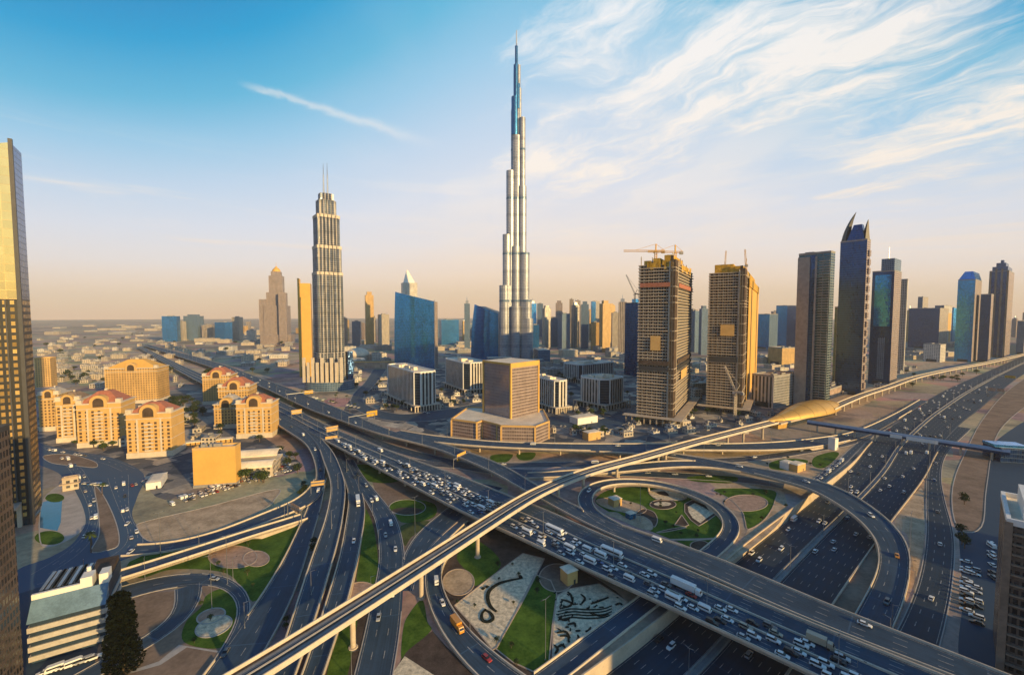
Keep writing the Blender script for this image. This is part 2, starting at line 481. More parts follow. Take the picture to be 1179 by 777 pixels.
# ------------------------------------------------------------------ mesh builder
class MB:
    def __init__(s):
        s.v = []; s.f = []; s.uv = []; s.mi = []

    def face(s, pts, mi=0, uv=None):
        i = len(s.v)
        s.v += [tuple(p) for p in pts]
        s.f.append(tuple(range(i, i + len(pts))))
        s.uv.append(uv or [(0.0, 0.0)] * len(pts))
        s.mi.append(mi)

    def prism(s, poly, z0, z1, side=0, top=1, u0=0.0, bottom=False, v0=None, poly1=None):
        """walls and roof over a ccw polygon; poly1 = another outline at the top"""
        n = len(poly)
        q = poly1 or poly
        u = u0
        vb = z0 if v0 is None else v0
        zt = z1 if callable(z1) else (lambda p: z1)
        for i in range(n):
            a, b = poly[i], poly[(i + 1) % n]
            a1, b1 = q[i], q[(i + 1) % n]
            L = math.hypot(b[0] - a[0], b[1] - a[1])
            za, zb = zt(a1), zt(b1)
            s.face([(a[0], a[1], z0), (b[0], b[1], z0), (b1[0], b1[1], zb), (a1[0], a1[1], za)], side if isinstance(side, int) else side[i],
                   [(u, z0 - vb), (u + L, z0 - vb), (u + L, zb - vb), (u, za - vb)])
            u += L
        s.face([(p[0], p[1], zt(p)) for p in q], top, [(p[0], p[1]) for p in q])
        if bottom:
            s.face([(p[0], p[1], z0) for p in reversed(poly)], side if isinstance(side, int) else side[0])

    def box(s, c, size, rot=0.0, mi=0, top=None, bottom=True):
        """c = centre of the base"""
        p = rect(c[0], c[1], size[0], size[1], rot)
        s.prism(p, c[2], c[2] + size[2], mi, mi if top is None else top, bottom=bottom)

    def beam(s, a, b, w, h=None, mi=0):
        a, b = Vector(a), Vector(b)
        h = h or w
        d = (b - a)
        if d.length < 1e-6: return
        d.normalize()
        side = d.cross(Vector((0, 0, 1)))
        if side.length < 1e-3: side = Vector((1, 0, 0))
        side.normalize()
        up = side.cross(d).normalized()
        q = []
        for p in (a, b):
            q.append([p + side * (sx * w / 2) + up * (sy * h / 2) for sx, sy in ((-1, -1), (1, -1), (1, 1), (-1, 1))])
        for i in range(4):
            j = (i + 1) % 4
            s.face([q[0][j], q[0][i], q[1][i], q[1][j]], mi)
        s.face(q[0], mi)
        s.face(list(reversed(q[1])), mi)

    def cyl(s, c, r0, r1, h, n=10, mi=0, cap=True):
        a = [(c[0] + r0 * math.cos(2 * math.pi * k / n), c[1] + r0 * math.sin(2 * math.pi * k / n)) for k in range(n)]
        b = [(c[0] + r1 * math.cos(2 * math.pi * k / n), c[1] + r1 * math.sin(2 * math.pi * k / n)) for k in range(n)]
        s.prism(a, c[2], c[2] + h, mi, mi, poly1=b, bottom=cap)

    def build(s, name, mats, parent=None, smooth=False, loc=None):
        me = bpy.data.meshes.new(name)
        off = Vector((0, 0, 0))
        if loc is not None: off = Vector(loc)
        elif parent is not None: off = world_loc(parent)
        me.from_pydata([(v[0] - off.x, v[1] - off.y, v[2] - off.z) for v in s.v], [], s.f)
        if not isinstance(mats, (list, tuple)): mats = [mats]
        for m in mats: me.materials.append(m)
        uvl = me.uv_layers.new(name="UVMap")
        k = 0
        for uvs in s.uv:
            for q in uvs:
                uvl.data[k].uv = q
                k += 1
        for p, mi in zip(me.polygons, s.mi):
            p.material_index = min(mi, len(mats) - 1)
            p.use_smooth = smooth
        bm = bmesh.new()
        bm.from_mesh(me)
        bmesh.ops.remove_doubles(bm, verts=bm.verts, dist=0.0005)
        bm.to_mesh(me)
        bm.free()
        o = bpy.data.objects.new(name, me)
        COL.objects.link(o)
        if parent is not None:
            o.parent = parent
        elif loc is not None:
            o.location = off
        return o


def world_loc(o):
    v = Vector((0, 0, 0))
    while o is not None:
        v += o.location
        o = o.parent
    return v


def rect(cx, cy, w, d, rot=0.0):
    c, s = math.cos(rot), math.sin(rot)
    return [(cx + x * c - y * s, cy + x * s + y * c) for x, y in ((-w / 2, -d / 2), (w / 2, -d / 2), (w / 2, d / 2), (-w / 2, d / 2))]


def tag(o, label=None, cat=None, group=None, kind=None):
    if label: o['label'] = label
    if cat: o['category'] = cat
    if group: o['group'] = group
    if kind: o['kind'] = kind
    return o


def empty(name, loc, label=None, cat=None, group=None, rz=0.0):
    o = bpy.data.objects.new(name, None)
    COL.objects.link(o)
    o.empty_display_size = 0.5
    o.location = loc
    o.rotation_euler = (0, 0, rz)
    return tag(o, label, cat, group)


def copy_tree(o, parent=None):
    c = o.copy()
    COL.objects.link(c)
    c.parent = parent
    for ch in CHILD.get(o.name, []):
        copy_tree(ch, c)
    return c


CHILD = {}


def freeze_children(*roots):
    def rec(o):
        CHILD[o.name] = list(o.children)
        for c in CHILD[o.name]: rec(c)
    for r in roots: rec(r)


ORD = ['first', 'second', 'third', 'fourth', 'fifth', 'sixth', 'seventh', 'eighth', 'ninth', 'tenth', 'eleventh', 'twelfth',
       'thirteenth', 'fourteenth', 'fifteenth', 'sixteenth', 'seventeenth', 'eighteenth', 'nineteenth', 'twentieth']


def ordw(i):
    if i < 20: return ORD[i]
    t = ['twenty', 'thirty', 'forty', 'fifty', 'sixty', 'seventy'][(i + 1) // 10 - 2]
    r = (i + 1) % 10
    return t + '-' + ORD[r - 1] if r else t[:-1] + 'ieth'


# things waiting for a label: (object, base text, sort value, "from ..." text)
PENDING = []


def later(o, base, key, frm):
    PENDING.append((o, base, key, frm))


def settle_labels():
    g = {}
    for it in PENDING: g.setdefault(it[1], []).append(it)
    for base, items in g.items():
        if len(items) == 1:
            items[0][0]['label'] = base
            continue
        items.sort(key=lambda q: q[2])
        for i, (o, b, k, frm) in enumerate(items):
            o['label'] = f"{b}, {ordw(i)} {frm}"


def catmull(pts, closed=False, step=6):
    """dense points through the given ones"""
    n = len(pts)
    out = []
    rng = n if closed else n - 1
    for i in range(rng):
        if closed:
            p0, p1, p2, p3 = pts[(i - 1) % n], pts[i], pts[(i + 1) % n], pts[(i + 2) % n]
        else:
            p1, p2 = pts[i], pts[i + 1]
            p0 = pts[i - 1] if i > 0 else p1 * 2 - p2
            p3 = pts[i + 2] if i + 2 < n else p2 * 2 - p1
        for k in range(step):
            t = k / step
            out.append(0.5 * ((2 * p1) + (p2 - p0) * t + (2 * p0 - 5 * p1 + 4 * p2 - p3) * t * t + (3 * p1 - p0 - 3 * p2 + p3) * t ** 3))
    if not closed: out.append(pts[-1].copy())
    return out


def resample(pts, n):
    cum = [0.0]
    for a, b in zip(pts, pts[1:]): cum.append(cum[-1] + (b - a).length)
    L = cum[-1]
    out = []
    j = 0
    for i in range(n):
        s = L * i / (n - 1)
        while j < len(cum) - 2 and cum[j + 1] < s: j += 1
        d = cum[j + 1] - cum[j]
        out.append(pts[j].lerp(pts[j + 1], (s - cum[j]) / d if d > 1e-9 else 0))
    return out, L


RIBBONS = []


class Ribbon:
    """a road axis: centres, side normals, half widths, from two traced edges"""
    def __init__(s, L, Rr, z=0.0, width=None, passes=10, zf=None, name=''):
        s.name = name
        def up(e):
            o = []
            for i, p in enumerate(e):
                zz = p[2] if len(p) > 2 else z
                o.append(P(p[0], p[1], zz))
            return o
        a = catmull(up(L)); b = catmull(up(Rr))
        _, la = resample(a, 3); _, lb = resample(b, 3)
        n = max(8, int((la + lb) / 2 / 5.0))
        a, _ = resample(a, n); b, _ = resample(b, n)
        c = [(p + q) / 2 for p, q in zip(a, b)]
        for _ in range(passes):
            c = [c[0]] + [(c[i - 1] + c[i] * 2 + c[i + 1]) / 4 for i in range(1, n - 1)] + [c[-1]]
        c, s.len = resample(c, n)
        if zf:
            for p in c: p.z = zf(p)
        s.c = c
        s.t = []; s.nn = []
        for i in range(n):
            d = c[min(i + 1, n - 1)] - c[max(i - 1, 0)]
            d = Vector((d.x, d.y, 0)).normalized()
            s.t.append(d)
            s.nn.append(Vector((d.y, -d.x, 0)))      # to the right of travel
        hw = []
        for i in range(n):
            hw.append(width / 2 if width else max(2.0, abs((b[i] - a[i]).dot(s.nn[i])) / 2))
        if not width:
            for _ in range(passes * 3):
                hw = [(hw[max(i - 1, 0)] + hw[i] * 2 + hw[min(i + 1, n - 1)]) / 4 for i in range(n)]
        s.hw = hw
        s.n = n
        s.cum = [0.0]
        for i in range(1, n): s.cum.append(s.cum[-1] + (c[i] - c[i - 1]).length)
        s.len = s.cum[-1]
        RIBBONS.append(s)

    def idx(s, d):
        lo = 0
        while lo < s.n - 2 and s.cum[lo + 1] < d: lo += 1
        f = (d - s.cum[lo]) / max(1e-6, s.cum[lo + 1] - s.cum[lo])
        return lo, max(0.0, min(1.0, f))

    def at(s, d, off=0.0, frac=None):
        """point at distance d; off = metres to the right of the axis, or frac 0 (left) .. 1 (right)"""
        i, f = s.idx(d)
        p = s.c[i].lerp(s.c[i + 1], f)
        nn = s.nn[i].lerp(s.nn[i + 1], f).normalized()
        hw = s.hw[i] * (1 - f) + s.hw[i + 1] * f
        if frac is not None: off = (frac * 2 - 1) * hw
        return p + nn * off, s.t[i].lerp(s.t[i + 1], f).normalized(), hw

    def covers(s, p, margin=1.0):
        best = 1e9; bi = 0
        for i, q in enumerate(s.c):
            d = (q.x - p[0]) ** 2 + (q.y - p[1]) ** 2
            if d < best: best = d; bi = i
        d = abs((Vector((p[0], p[1], 0)) - Vector((s.c[bi].x, s.c[bi].y, 0))).dot(s.nn[bi]))
        if math.sqrt(best) > s.hw[bi] + 8: return None
        return s.c[bi].z if d < s.hw[bi] + margin else None

    def strip(s, mb, o0, o1, dz=0.0, mi=0, d0=0.0, d1=None, frac=False):
        """flat band between two offsets"""
        d1 = s.len if d1 is None else d1
        pts = []
        ds = [d0] + [c for c in s.cum if d0 + 0.5 < c < d1 - 0.5] + [d1]
        for d in ds:
            a, _, hw = s.at(d, 0)
            l = s.at(d, frac=o0)[0] if frac else s.at(d, o0)[0]
            r = s.at(d, frac=o1)[0] if frac else s.at(d, o1)[0]
            pts.append((l + Vector((0, 0, dz)), r + Vector((0, 0, dz)), d))
        for (l0, r0, a), (l1, r1, b) in zip(pts, pts[1:]):
            mb.face([l0, r0, r1, l1], mi, [(0, a), (1, a), (1, b), (0, b)])

    def wall(s, mb, frac, off, w, z0, z1, mi=0, d0=0.0, d1=None):
        """an upright kerb or parapet along the road; frac = 0/1 edge, off = metres right of that edge"""
        d1 = s.len if d1 is None else d1
        ds = [d0] + [c for c in s.cum if d0 + 0.5 < c < d1 - 0.5] + [d1]
        ring = []
        for d in ds:
            p, t, hw = s.at(d, frac=frac)
            i, f = s.idx(d)
            nn = s.nn[i].lerp(s.nn[i + 1], f).normalized()
            a = p + nn * (off - w / 2); b = p + nn * (off + w / 2)
            ring.append([a + Vector((0, 0, z0)), b + Vector((0, 0, z0)), b + Vector((0, 0, z1)), a + Vector((0, 0, z1))])
        for q, r in zip(ring, ring[1:]):
            for i in range(4):
                j = (i + 1) % 4
                mb.face([q[i], q[j], r[j], r[i]], mi)
        mb.face(list(reversed(ring[0])), mi)
        mb.face(ring[-1], mi)

    def dashes(s, mb, fracs, dz=0.03, ln=4.0, gap=8.0, w=0.28, d0=0.0, d1=None):
        d1 = s.len if d1 is None else d1
        for fr in fracs:
            d = d0 + 2
            while d + ln < d1:
                a, _, _ = s.at(d, frac=fr); b, _, _ = s.at(d + ln, frac=fr)
                t = (b - a).normalized(); nn = Vector((t.y, -t.x, 0)) * (w / 2)
                up = Vector((0, 0, dz))
                mb.face([a - nn + up, a + nn + up, b + nn + up, b - nn + up])
                d += ln + gap
# ================================================================== GROUND
def szr_z(p):
    y = p.y
    t = max(0.0, min(1.0, (y - 265.0) / 165.0))
    t = t * t * (3 - 2 * t)
    return -5.5 + 5.54 * t


SZR = Ribbon([(560, 856), (640, 803), (680, 776), (772, 705), (848, 635), (936, 569), (983, 533), (1004, 509), (1032, 486), (1064, 463),
              (1095, 446), (1136, 428), (1179, 409.5), (1217, 393)],
             [(800, 935), (845, 866), (957, 697), (1007, 625.6), (1024, 602), (1064, 549.5), (1080, 519), (1104, 490), (1126, 473), (1146.5, 455),
              (1177, 432), (1215, 413), (1262, 397)], 0.0, passes=24, zf=szr_z, name='highway')

# hole in the ground for the sunken highway
hole_l, hole_r = [], []
for i, c in enumerate(SZR.c):
    if c.y < 428:
        hole_l.append(c - SZR.nn[i] * (SZR.hw[i] + 0.0))
        hole_r.append(c + SZR.nn[i] * (SZR.hw[i] + 0.0))
hole = [Vector((p.x, p.y)) for p in hole_l] + [Vector((p.x, p.y)) for p in reversed(hole_r)]


def in_poly(p, poly):
    x, y = p[0], p[1]
    r = False
    n = len(poly)
    for i in range(n):
        x1, y1 = poly[i][0], poly[i][1]
        x2, y2 = poly[(i + 1) % n][0], poly[(i + 1) % n][1]
        if (y1 > y) != (y2 > y) and x < (x2 - x1) * (y - y1) / (y2 - y1) + x1: r = not r
    return r


GR = 15000.0
outer = [Vector((GR * math.cos(2 * math.pi * k / 48), GR * math.sin(2 * math.pi * k / 48))) for k in range(48)]
ring2 = [Vector((1500 * math.cos(2 * math.pi * k / 32), 1500 * math.sin(2 * math.pi * k / 32) + 600)) for k in range(32)]
vs = hole + outer + ring2
nh, no = len(hole), len(outer)
ed = [(i, (i + 1) % nh) for i in range(nh)] + [(nh + i, nh + (i + 1) % no) for i in range(no)]
ov, oe, of, _, _, _ = delaunay_2d_cdt(vs, ed, [], 0, 1e-4)
g = MB()
for f in of:
    c = sum((ov[i] for i in f), Vector((0, 0))) / len(f)
    if in_poly(c, hole): continue
    pts = [(ov[i].x, ov[i].y, 0.0) for i in f]
    a = (pts[1][0] - pts[0][0]) * (pts[2][1] - pts[0][1]) - (pts[1][1] - pts[0][1]) * (pts[2][0] - pts[0][0])
    g.face(pts if a > 0 else list(reversed(pts)))
tag(g.build('ground', M['ground']), kind='structure')


def ccw(poly):
    a = sum(p[0] * q[1] - q[0] * p[1] for p, q in zip(poly, poly[1:] + poly[:1]))
    return poly if a > 0 else list(reversed(poly))


def patch(name, pts, z, m, smooth=True, kind='structure', label=None, cat=None, group=None, rim=None):
    """flat area on the ground traced at ground level"""
    w = [P(x, y, 0) for x, y in pts]
    w = catmull(w, True, 5) if smooth else w
    w = ccw([(p.x, p.y) for p in w])
    mb = MB()
    mb.face([(p[0], p[1], z) for p in w])
    o = tag(mb.build(name, m), label, cat, group, kind)
    if rim:
        k = MB()
        n = len(w)
        for i in range(n):
            a, b = Vector(w[i]), Vector(w[(i + 1) % n])
            if (b - a).length > 0.05: k.beam((a.x, a.y, z + 0.05), (b.x, b.y, z + 0.05), 0.5, 0.22)
        k.build('kerb', rim, o)
    return o


def ell(cx, cy, rx, ry, n=14, rot=0.0):
    c, s = math.cos(rot), math.sin(rot)
    return [(cx + rx * math.cos(t) * c - ry * math.sin(t) * s, cy + rx * math.cos(t) * s + ry * math.sin(t) * c)
            for t in [2 * math.pi * k / n for k in range(n)]]


# broad surfaces first, each a little above the one below
patch('pavement', [(395, 474), (432, 436), (505, 420), (640, 418), (735, 430), (880, 436), (930, 452), (905, 482), (815, 504), (740, 509), (560, 507), (470, 495), (425, 486)], 0.012, M['lots'], True)
patch('pavement', [(150, 452), (240, 452), (300, 500), (330, 520), (345, 540), (270, 556), (190, 575), (150, 545), (60, 520), (40, 498), (60, 470)], 0.012, M['lots'], True)
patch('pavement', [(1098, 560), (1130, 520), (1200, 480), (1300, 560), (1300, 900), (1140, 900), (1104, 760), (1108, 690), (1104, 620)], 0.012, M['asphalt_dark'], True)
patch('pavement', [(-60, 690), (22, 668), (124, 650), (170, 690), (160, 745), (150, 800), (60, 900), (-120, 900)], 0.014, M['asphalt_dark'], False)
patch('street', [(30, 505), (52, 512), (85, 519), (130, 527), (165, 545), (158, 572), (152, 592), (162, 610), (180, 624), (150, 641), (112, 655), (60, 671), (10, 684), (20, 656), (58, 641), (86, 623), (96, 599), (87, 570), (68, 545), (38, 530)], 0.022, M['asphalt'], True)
patch('traffic_island', [(109, 560), (120, 572), (133, 600), (137, 625), (125, 633), (105, 635), (114, 615), (113, 588)], 0.10, M['sand_dark'], True, rim=M['kerb'])
patch('traffic_island', [(50, 525), (78, 523), (108, 531), (110, 538), (86, 536), (60, 533)], 0.10, M['sand_dark'], True, rim=M['kerb'])
patch('sand', [(158, 607), (168, 600), (240, 583), (318, 563), (316, 575), (305, 585), (263, 607), (200, 622), (170, 622)], 0.03, M['sand'], True, rim=M['kerb'])
patch('plaza', [(76, 556), (90, 573), (98, 598), (90, 614), (62, 628), (46, 622), (50, 575)], 0.03, M['paving'], True, rim=M['kerb'])
patch('water', [(46, 579), (72, 571), (70, 601), (66, 611), (44, 607)], 0.06, M['water'], False)
for pts, lb in (((ell(57, 619, 17, 8)), 'dark green oval hedge bed beside the blue pool'), ((ell(63, 573, 11, 5)), 'small dark green oval bed above the blue pool')):
    patch('grass', pts, 0.10, M['grass'], True, 'stuff', lb, 'hedge')
# land between the ramps
patch('verge', [(163, 640), (335, 604), (345, 606), (300, 690), (262, 660), (200, 655), (160, 665)], 0.03, M['grass'], True, 'stuff', 'green lawn between the gold parapet ramp and the loop road', 'grass')
patch('planting_bed', ell(268, 641, 28, 13), 0.06, M['terracotta'], True, rim=M['bed_trim'])
patch('planting_bed', ell(295, 643, 15, 9), 0.075, M['terracotta'], True, rim=M['bed_trim'])
patch('verge', [(130, 690), (200, 680), (240, 670), (276, 690), (280, 720), (240, 777), (200, 830), (90, 850), (110, 760)], 0.03, M['sand_dark'], True)
patch('grass', [(237, 686), (252, 678), (266, 680), (274, 705), (266, 728), (252, 746), (212, 739), (214, 716), (232, 698)], 0.05, M['grass'], True, 'stuff', 'dark green lawn inside the small loop road', 'grass')
patch('planting_bed', ell(243, 709, 17, 8, 14, -0.3), 0.075, M['terracotta'], True, rim=M['kerb'])
patch('planting_bed', ell(246, 721, 22, 11, 14, -0.35), 0.09, M['gravel'], True, rim=M['kerb'])
patch('path', [(206, 742), (252, 749), (250, 751), (215, 745), (185, 765), (150, 775), (150, 772), (183, 761)], 0.06, M['kerb'], False)
patch('verge', [(396, 560), (432, 570), (440, 640), (430, 690), (405, 790), (340, 830), (372, 740), (398, 660)], 0.03, M['soil'], True)
patch('grass', [(418, 585), (428, 600), (435, 640), (431, 672), (411, 671), (416, 630)], 0.05, M['grass'], True, 'stuff', 'narrow green lawn strip between the two ramps left of the rail viaduct', 'grass')
patch('planting_bed', ell(416, 681, 18, 11), 0.07, M['terracotta'], True, rim=M['bed_trim'])
patch('grass', [(395, 705), (413, 690), (404, 760), (390, 800), (372, 800)], 0.05, M['grass'], True, 'stuff', 'dark lawn wedge below the rail viaduct beside the ramp', 'grass')
patch('verge', [(434, 540), (520, 560), (540, 580), (490, 616), (466, 634), (450, 590), (432, 565)], 0.03, M['sand_dark'], True)
patch('grass', [(410, 535), (440, 538), (460, 552), (440, 556), (418, 551)], 0.05, M['grass'], True, 'stuff', 'dark lawn under the near edge of the wide flyover', 'grass')
patch('grass', [(455, 580), (470, 574), (500, 580), (498, 596), (462, 601)], 0.05, M['grass'], True, 'stuff', 'lawn around the striped oval bed by the curved ramp', 'grass')
patch('grass', [(462, 605), (496, 600), (474, 618), (466, 628)], 0.05, M['grass_dry'], True, 'stuff', 'dry patchy grass in the gore of the two curved ramps', 'grass')
patch('planting_bed', ell(469, 584, 21, 9), 0.07, M['grass'], True, rim=M['kerb'])
patch('planting_bed', ell(469, 588, 18, 4), 0.09, M['soil'], True)
# garden right of the rail viaduct
patch('verge', [(505, 650), (560, 600), (640, 640), (720, 690), (700, 725), (640, 775), (560, 760), (510, 700)], 0.025, M['soil'], True)
patch('grass', [(526, 640), (548, 622), (577, 648), (549, 674), (540, 660)], 0.05, M['grass'], True, 'stuff', 'green lawn triangle between viaduct and calligraphy strip', 'grass')
patch('planting_bed', ell(528, 670, 18, 15), 0.07, M['sand'], True, rim=M['bed_trim'])
patch('gravel_bed', [(602, 637), (627, 643), (603, 690), (572, 745), (567, 748), (546, 722), (523, 697), (560, 668)], 0.06, M['gravel'], False, rim=M['bed_trim'])
patch('grass', [(616, 661), (634, 668), (641, 684), (636, 720), (632, 763), (614, 773), (590, 762), (571, 747), (594, 705)], 0.05, M['grass'], False, 'stuff', 'long bright green lawn wedge between the two gravel beds', 'grass', rim=M['bed_trim'])
patch('planting_bed', ell(641, 665, 20, 16), 0.08, M['sand_dark'], True, rim=M['bed_trim'])
patch('gravel_bed', [(641, 686), (655, 678), (690, 672), (722, 692), (722, 696), (680, 728), (636, 759), (637, 720)], 0.06, M['gravel'], False, rim=M['bed_trim'])
patch('verge', [(462, 757), (470, 745), (498, 726), (515, 745), (552, 777), (590, 810), (440, 830)], 0.03, M['soil'], False)
patch('gravel_bed', [(450, 777), (466, 755), (500, 777), (480, 810), (440, 810)], 0.05, M['gravel'], False)
patch('grass', [(470, 708), (486, 690), (492, 715), (496, 726), (470, 748), (462, 757), (464, 725)], 0.05, M['grass'], True, 'stuff', 'dark lawn between the straight road and the curved ramp', 'grass')

# dark planting drawn as script on the gravel strip and as strokes on the second bed
def strokes(name, lines, z, m, label, cat):
    mb = MB()
    for pts, w in lines:
        c = catmull([P(x, y, 0) for x, y in pts], False, 5)
        n = len(c)
        rows = []
        for i, p in enumerate(c):
            d = (c[min(i + 1, n - 1)] - c[max(i - 1, 0)]).normalized()
            nn = Vector((d.y, -d.x, 0))
            ww = w * (0.45 + 0.55 * math.sin(math.pi * (i + 0.6) / (n + 0.2)))
            rows.append((p - nn * ww, p + nn * ww))
        for (a, b), (c2, d2) in zip(rows, rows[1:]):
            t = Vector((0, 0, z)); h = Vector((0, 0, z + 0.3))
            mb.face([a + h, b + h, d2 + h, c2 + h])
            mb.face([a + t, a + h, c2 + h, c2 + t])
            mb.face([b + h, b + t, d2 + t, d2 + h])
    o = mb.build(name, m)
    return tag(o, label, cat)


def S(x, y): return (450 + x / 3.93, 600 + y / 3.93)


strokes('ornamental_hedge', [([S(592, 258), S(540, 268), S(490, 282), S(450, 310), S(438, 340), S(445, 375), S(462, 398), S(480, 410)], 0.9),
                 ([S(430, 398), S(412, 420), S(415, 448), S(440, 455), S(462, 440), S(450, 415), S(425, 402)], 0.8),
                 ([S(583, 245), S(592, 262)], 0.9), ([S(412, 302), S(424, 308)], 0.9), ([S(430, 294), S(441, 300)], 0.9)],
        0.07, M['dark_plant'], 'dark script-like hedge curve on the cream gravel strip', 'hedge')
ls = []
for a in range(4):
    yy = 395 + a * 13
    ls.append(([S(755, yy + 14), S(820, yy + 2), S(890, yy + 6), S(960, yy + 2), S(1000, yy - 12)], 0.28))
for (x0, y0, x1, y1, x2, y2) in ((860, 330, 878, 350, 862, 375), (905, 375, 940, 362, 985, 345), (770, 355, 800, 362, 830, 378), (1015, 380, 1035, 372, 1048, 380),
                                 (760, 440, 790, 448, 812, 436), (800, 468, 830, 462, 835, 480), (750, 505, 790, 500, 812, 530), (765, 520, 800, 520, 805, 550),
                                 (740, 560, 755, 580, 742, 600), (880, 500, 895, 495, 905, 480), (770, 395, 815, 380, 825, 345), (800, 320, 815, 335, 820, 360),
                                 (845, 515, 850, 530, 840, 540), (900, 415, 945, 428, 985, 420), (755, 570, 775, 560, 790, 575)):
    ls.append(([S(x0, y0), S(x1, y1), S(x2, y2)], 0.5))
rsb = random.Random(31)
for _ in range(46):
    x, y = rsb.uniform(745, 1030), rsb.uniform(320, 590)
    if y > 330 + (1050 - x) * .95 or x < 745: continue
    l_ = rsb.uniform(8, 26); an = rsb.uniform(0, 3.1)
    ls.append(([S(x, y), S(x + l_ * .5 * math.cos(an) + 3, y + l_ * .4 * math.sin(an)), S(x + l_ * math.cos(an), y + l_ * .6 * math.sin(an))], rsb.uniform(.18, .4)))
strokes('ornamental_hedge', ls, 0.07, M['dark_plant'], 'dark brush-like hedge strokes on the cream gravel bed by the loop road', 'hedge')


# loop garden
def L4(x, y): return (640 + x / 4.315, 500 + y / 4.315)


patch('verge', [L4(195, 330), L4(240, 285), L4(330, 262), L4(450, 262), L4(560, 275), L4(680, 318), L4(780, 365), L4(835, 415), L4(845, 460), L4(815, 510), L4(725, 575), L4(600, 530), L4(470, 480), L4(330, 420), L4(240, 370)], 0.03, M['grass'], True, 'stuff', 'green lawn filling the middle of the loop ramp', 'grass')
patch('planting_bed', [L4(200, 330), L4(260, 315), L4(350, 330), L4(430, 355), L4(448, 380), L4(400, 398), L4(330, 385), L4(250, 365)], 0.055, M['sand'], True, rim=M['bed_trim'])
patch('planting_bed', [L4(245, 395), L4(300, 388), L4(345, 410), L4(420, 405), L4(470, 430), L4(478, 470), L4(430, 472), L4(330, 430)], 0.07, M['sand'], True, rim=M['bed_trim'])
patch('planting_bed', [L4(430, 370), L4(485, 385), L4(505, 425), L4(490, 460), L4(470, 440), L4(440, 410), L4(395, 400)], 0.06, M['soil'], True, rim=M['bed_trim'])
patch('gravel_bed', [L4(462, 285), L4(520, 272), L4(600, 282), L4(645, 300), L4(640, 322), L4(580, 328), L4(500, 322)], 0.06, M['gravel'], True, rim=M['bed_trim'])
patch('planting_bed', [L4(500, 288), L4(540, 282), L4(562, 305), L4(520, 300)], 0.075, M['soil'], True)
patch('planting_bed', ell(*L4(532, 348), 15, 5.5), 0.06, M['soil'], True, rim=M['bed_trim'])
patch('gravel_bed', ell(*L4(530, 345), 10, 2.4), 0.08, M['gravel'], True)
patch('gravel_bed', [L4(640, 345), L4(680, 325), L4(740, 350), L4(808, 390), L4(760, 425), L4(710, 455), L4(670, 425), L4(640, 385)], 0.06, M['soil'], False, rim=M['bed_trim'])
patch('gravel_bed', [L4(655, 360), L4(690, 340), L4(740, 365), L4(785, 392), L4(745, 418), L4(718, 440), L4(680, 415), L4(660, 385)], 0.08, M['gravel'], False)
patch('planting_bed', [L4(590, 450), L4(625, 400), L4(660, 450), L4(640, 458)], 0.06, M['soil'], False, rim=M['bed_trim'])
patch('planting_bed', [L4(500, 488), L4(580, 468), L4(650, 462), L4(560, 482)], 0.07, M['soil'], True, rim=M['bed_trim'])
patch('planting_bed', ell(*L4(715, 552), 11, 5.5), 0.06, M['soil'], True, rim=M['bed_trim'])
patch('path', [L4(540, 520), L4(740, 515), L4(790, 512), L4(780, 522), L4(640, 527)], 0.06, M['bed_trim'], True)
patch('verge', [(842, 560), (890, 560), (905, 574), (899, 600), (852, 640), (832, 645), (856, 620), (860, 596)], 0.026, M['sand'], True)
patch('grass', [(823, 562.6), (888, 563.7), (892, 577), (881, 597), (862, 609), (858, 600), (854, 588), (840, 574)], 0.05, M['grass'], True, 'stuff', 'lawn right of the loop ramp with a tan oval', 'grass', rim=M['bed_trim'])
patch('planting_bed', ell(859, 579, 25, 9.5), 0.075, M['terracotta'], True, rim=M['bed_trim'])
patch('grass', [(792, 549), (820, 547), (848, 549), (842, 556), (800, 554)], 0.05, M['grass'], True, 'stuff', 'thin lawn strip under the sweeping ramp', 'grass')
patch('verge', [(884, 537), (930, 522), (985, 511), (960, 530), (940, 543), (905, 546)], 0.03, M['sand'], True)
patch('grass', [(886, 533), (905, 528), (930, 530), (918, 540), (890, 540)], 0.05, M['grass'], True, 'stuff', 'lawn patch below the rail station, left of the sand spot', 'grass')
patch('grass', [(938, 526), (958, 520), (966, 523), (950, 538), (936, 536)], 0.05, M['grass'], True, 'stuff', 'lawn patch below the rail station, right of the sand spot', 'grass')
patch('grass', [(660, 536), (740, 535), (760, 538), (700, 541)], 0.04, M['sand_dark'], True)
for i, (pts, lb) in enumerate(((([(566, 524), (590, 523), (583, 532), (568, 533)]), 'small lawn under the straight flyover, left one'),
                        (([(596, 522), (616, 521), (612, 529), (598, 529)]), 'small lawn under the straight flyover, right one'))):
    patch('grass', pts, 0.05, M['grass'], True, 'stuff', lb, 'grass')
# right side
patch('sand', [(1059, 562), (1064, 580), (1064, 620), (1056, 664), (1049, 640), (1044, 615), (1030, 600)], 0.03, M['sand'], True)
patch('sand', [(960, 696), (1008, 628), (1016, 640), (1011, 665), (984, 707)], 0.03, M['sand_dark'], False)
patch('sand', [(1097, 560), (1112, 520), (1135, 478), (1165, 446), (1200, 425), (1200, 450), (1165, 480), (1146, 505), (1136, 560), (1130, 606), (1102, 606)], 0.03, M['sand_dark'], True, rim=M['kerb'])
patch('sand', [(985, 470), (1045, 440), (1100, 418), (1179, 405), (1179, 396), (1060, 420), (980, 445), (950, 462)], 0.02, M['sand'], True)

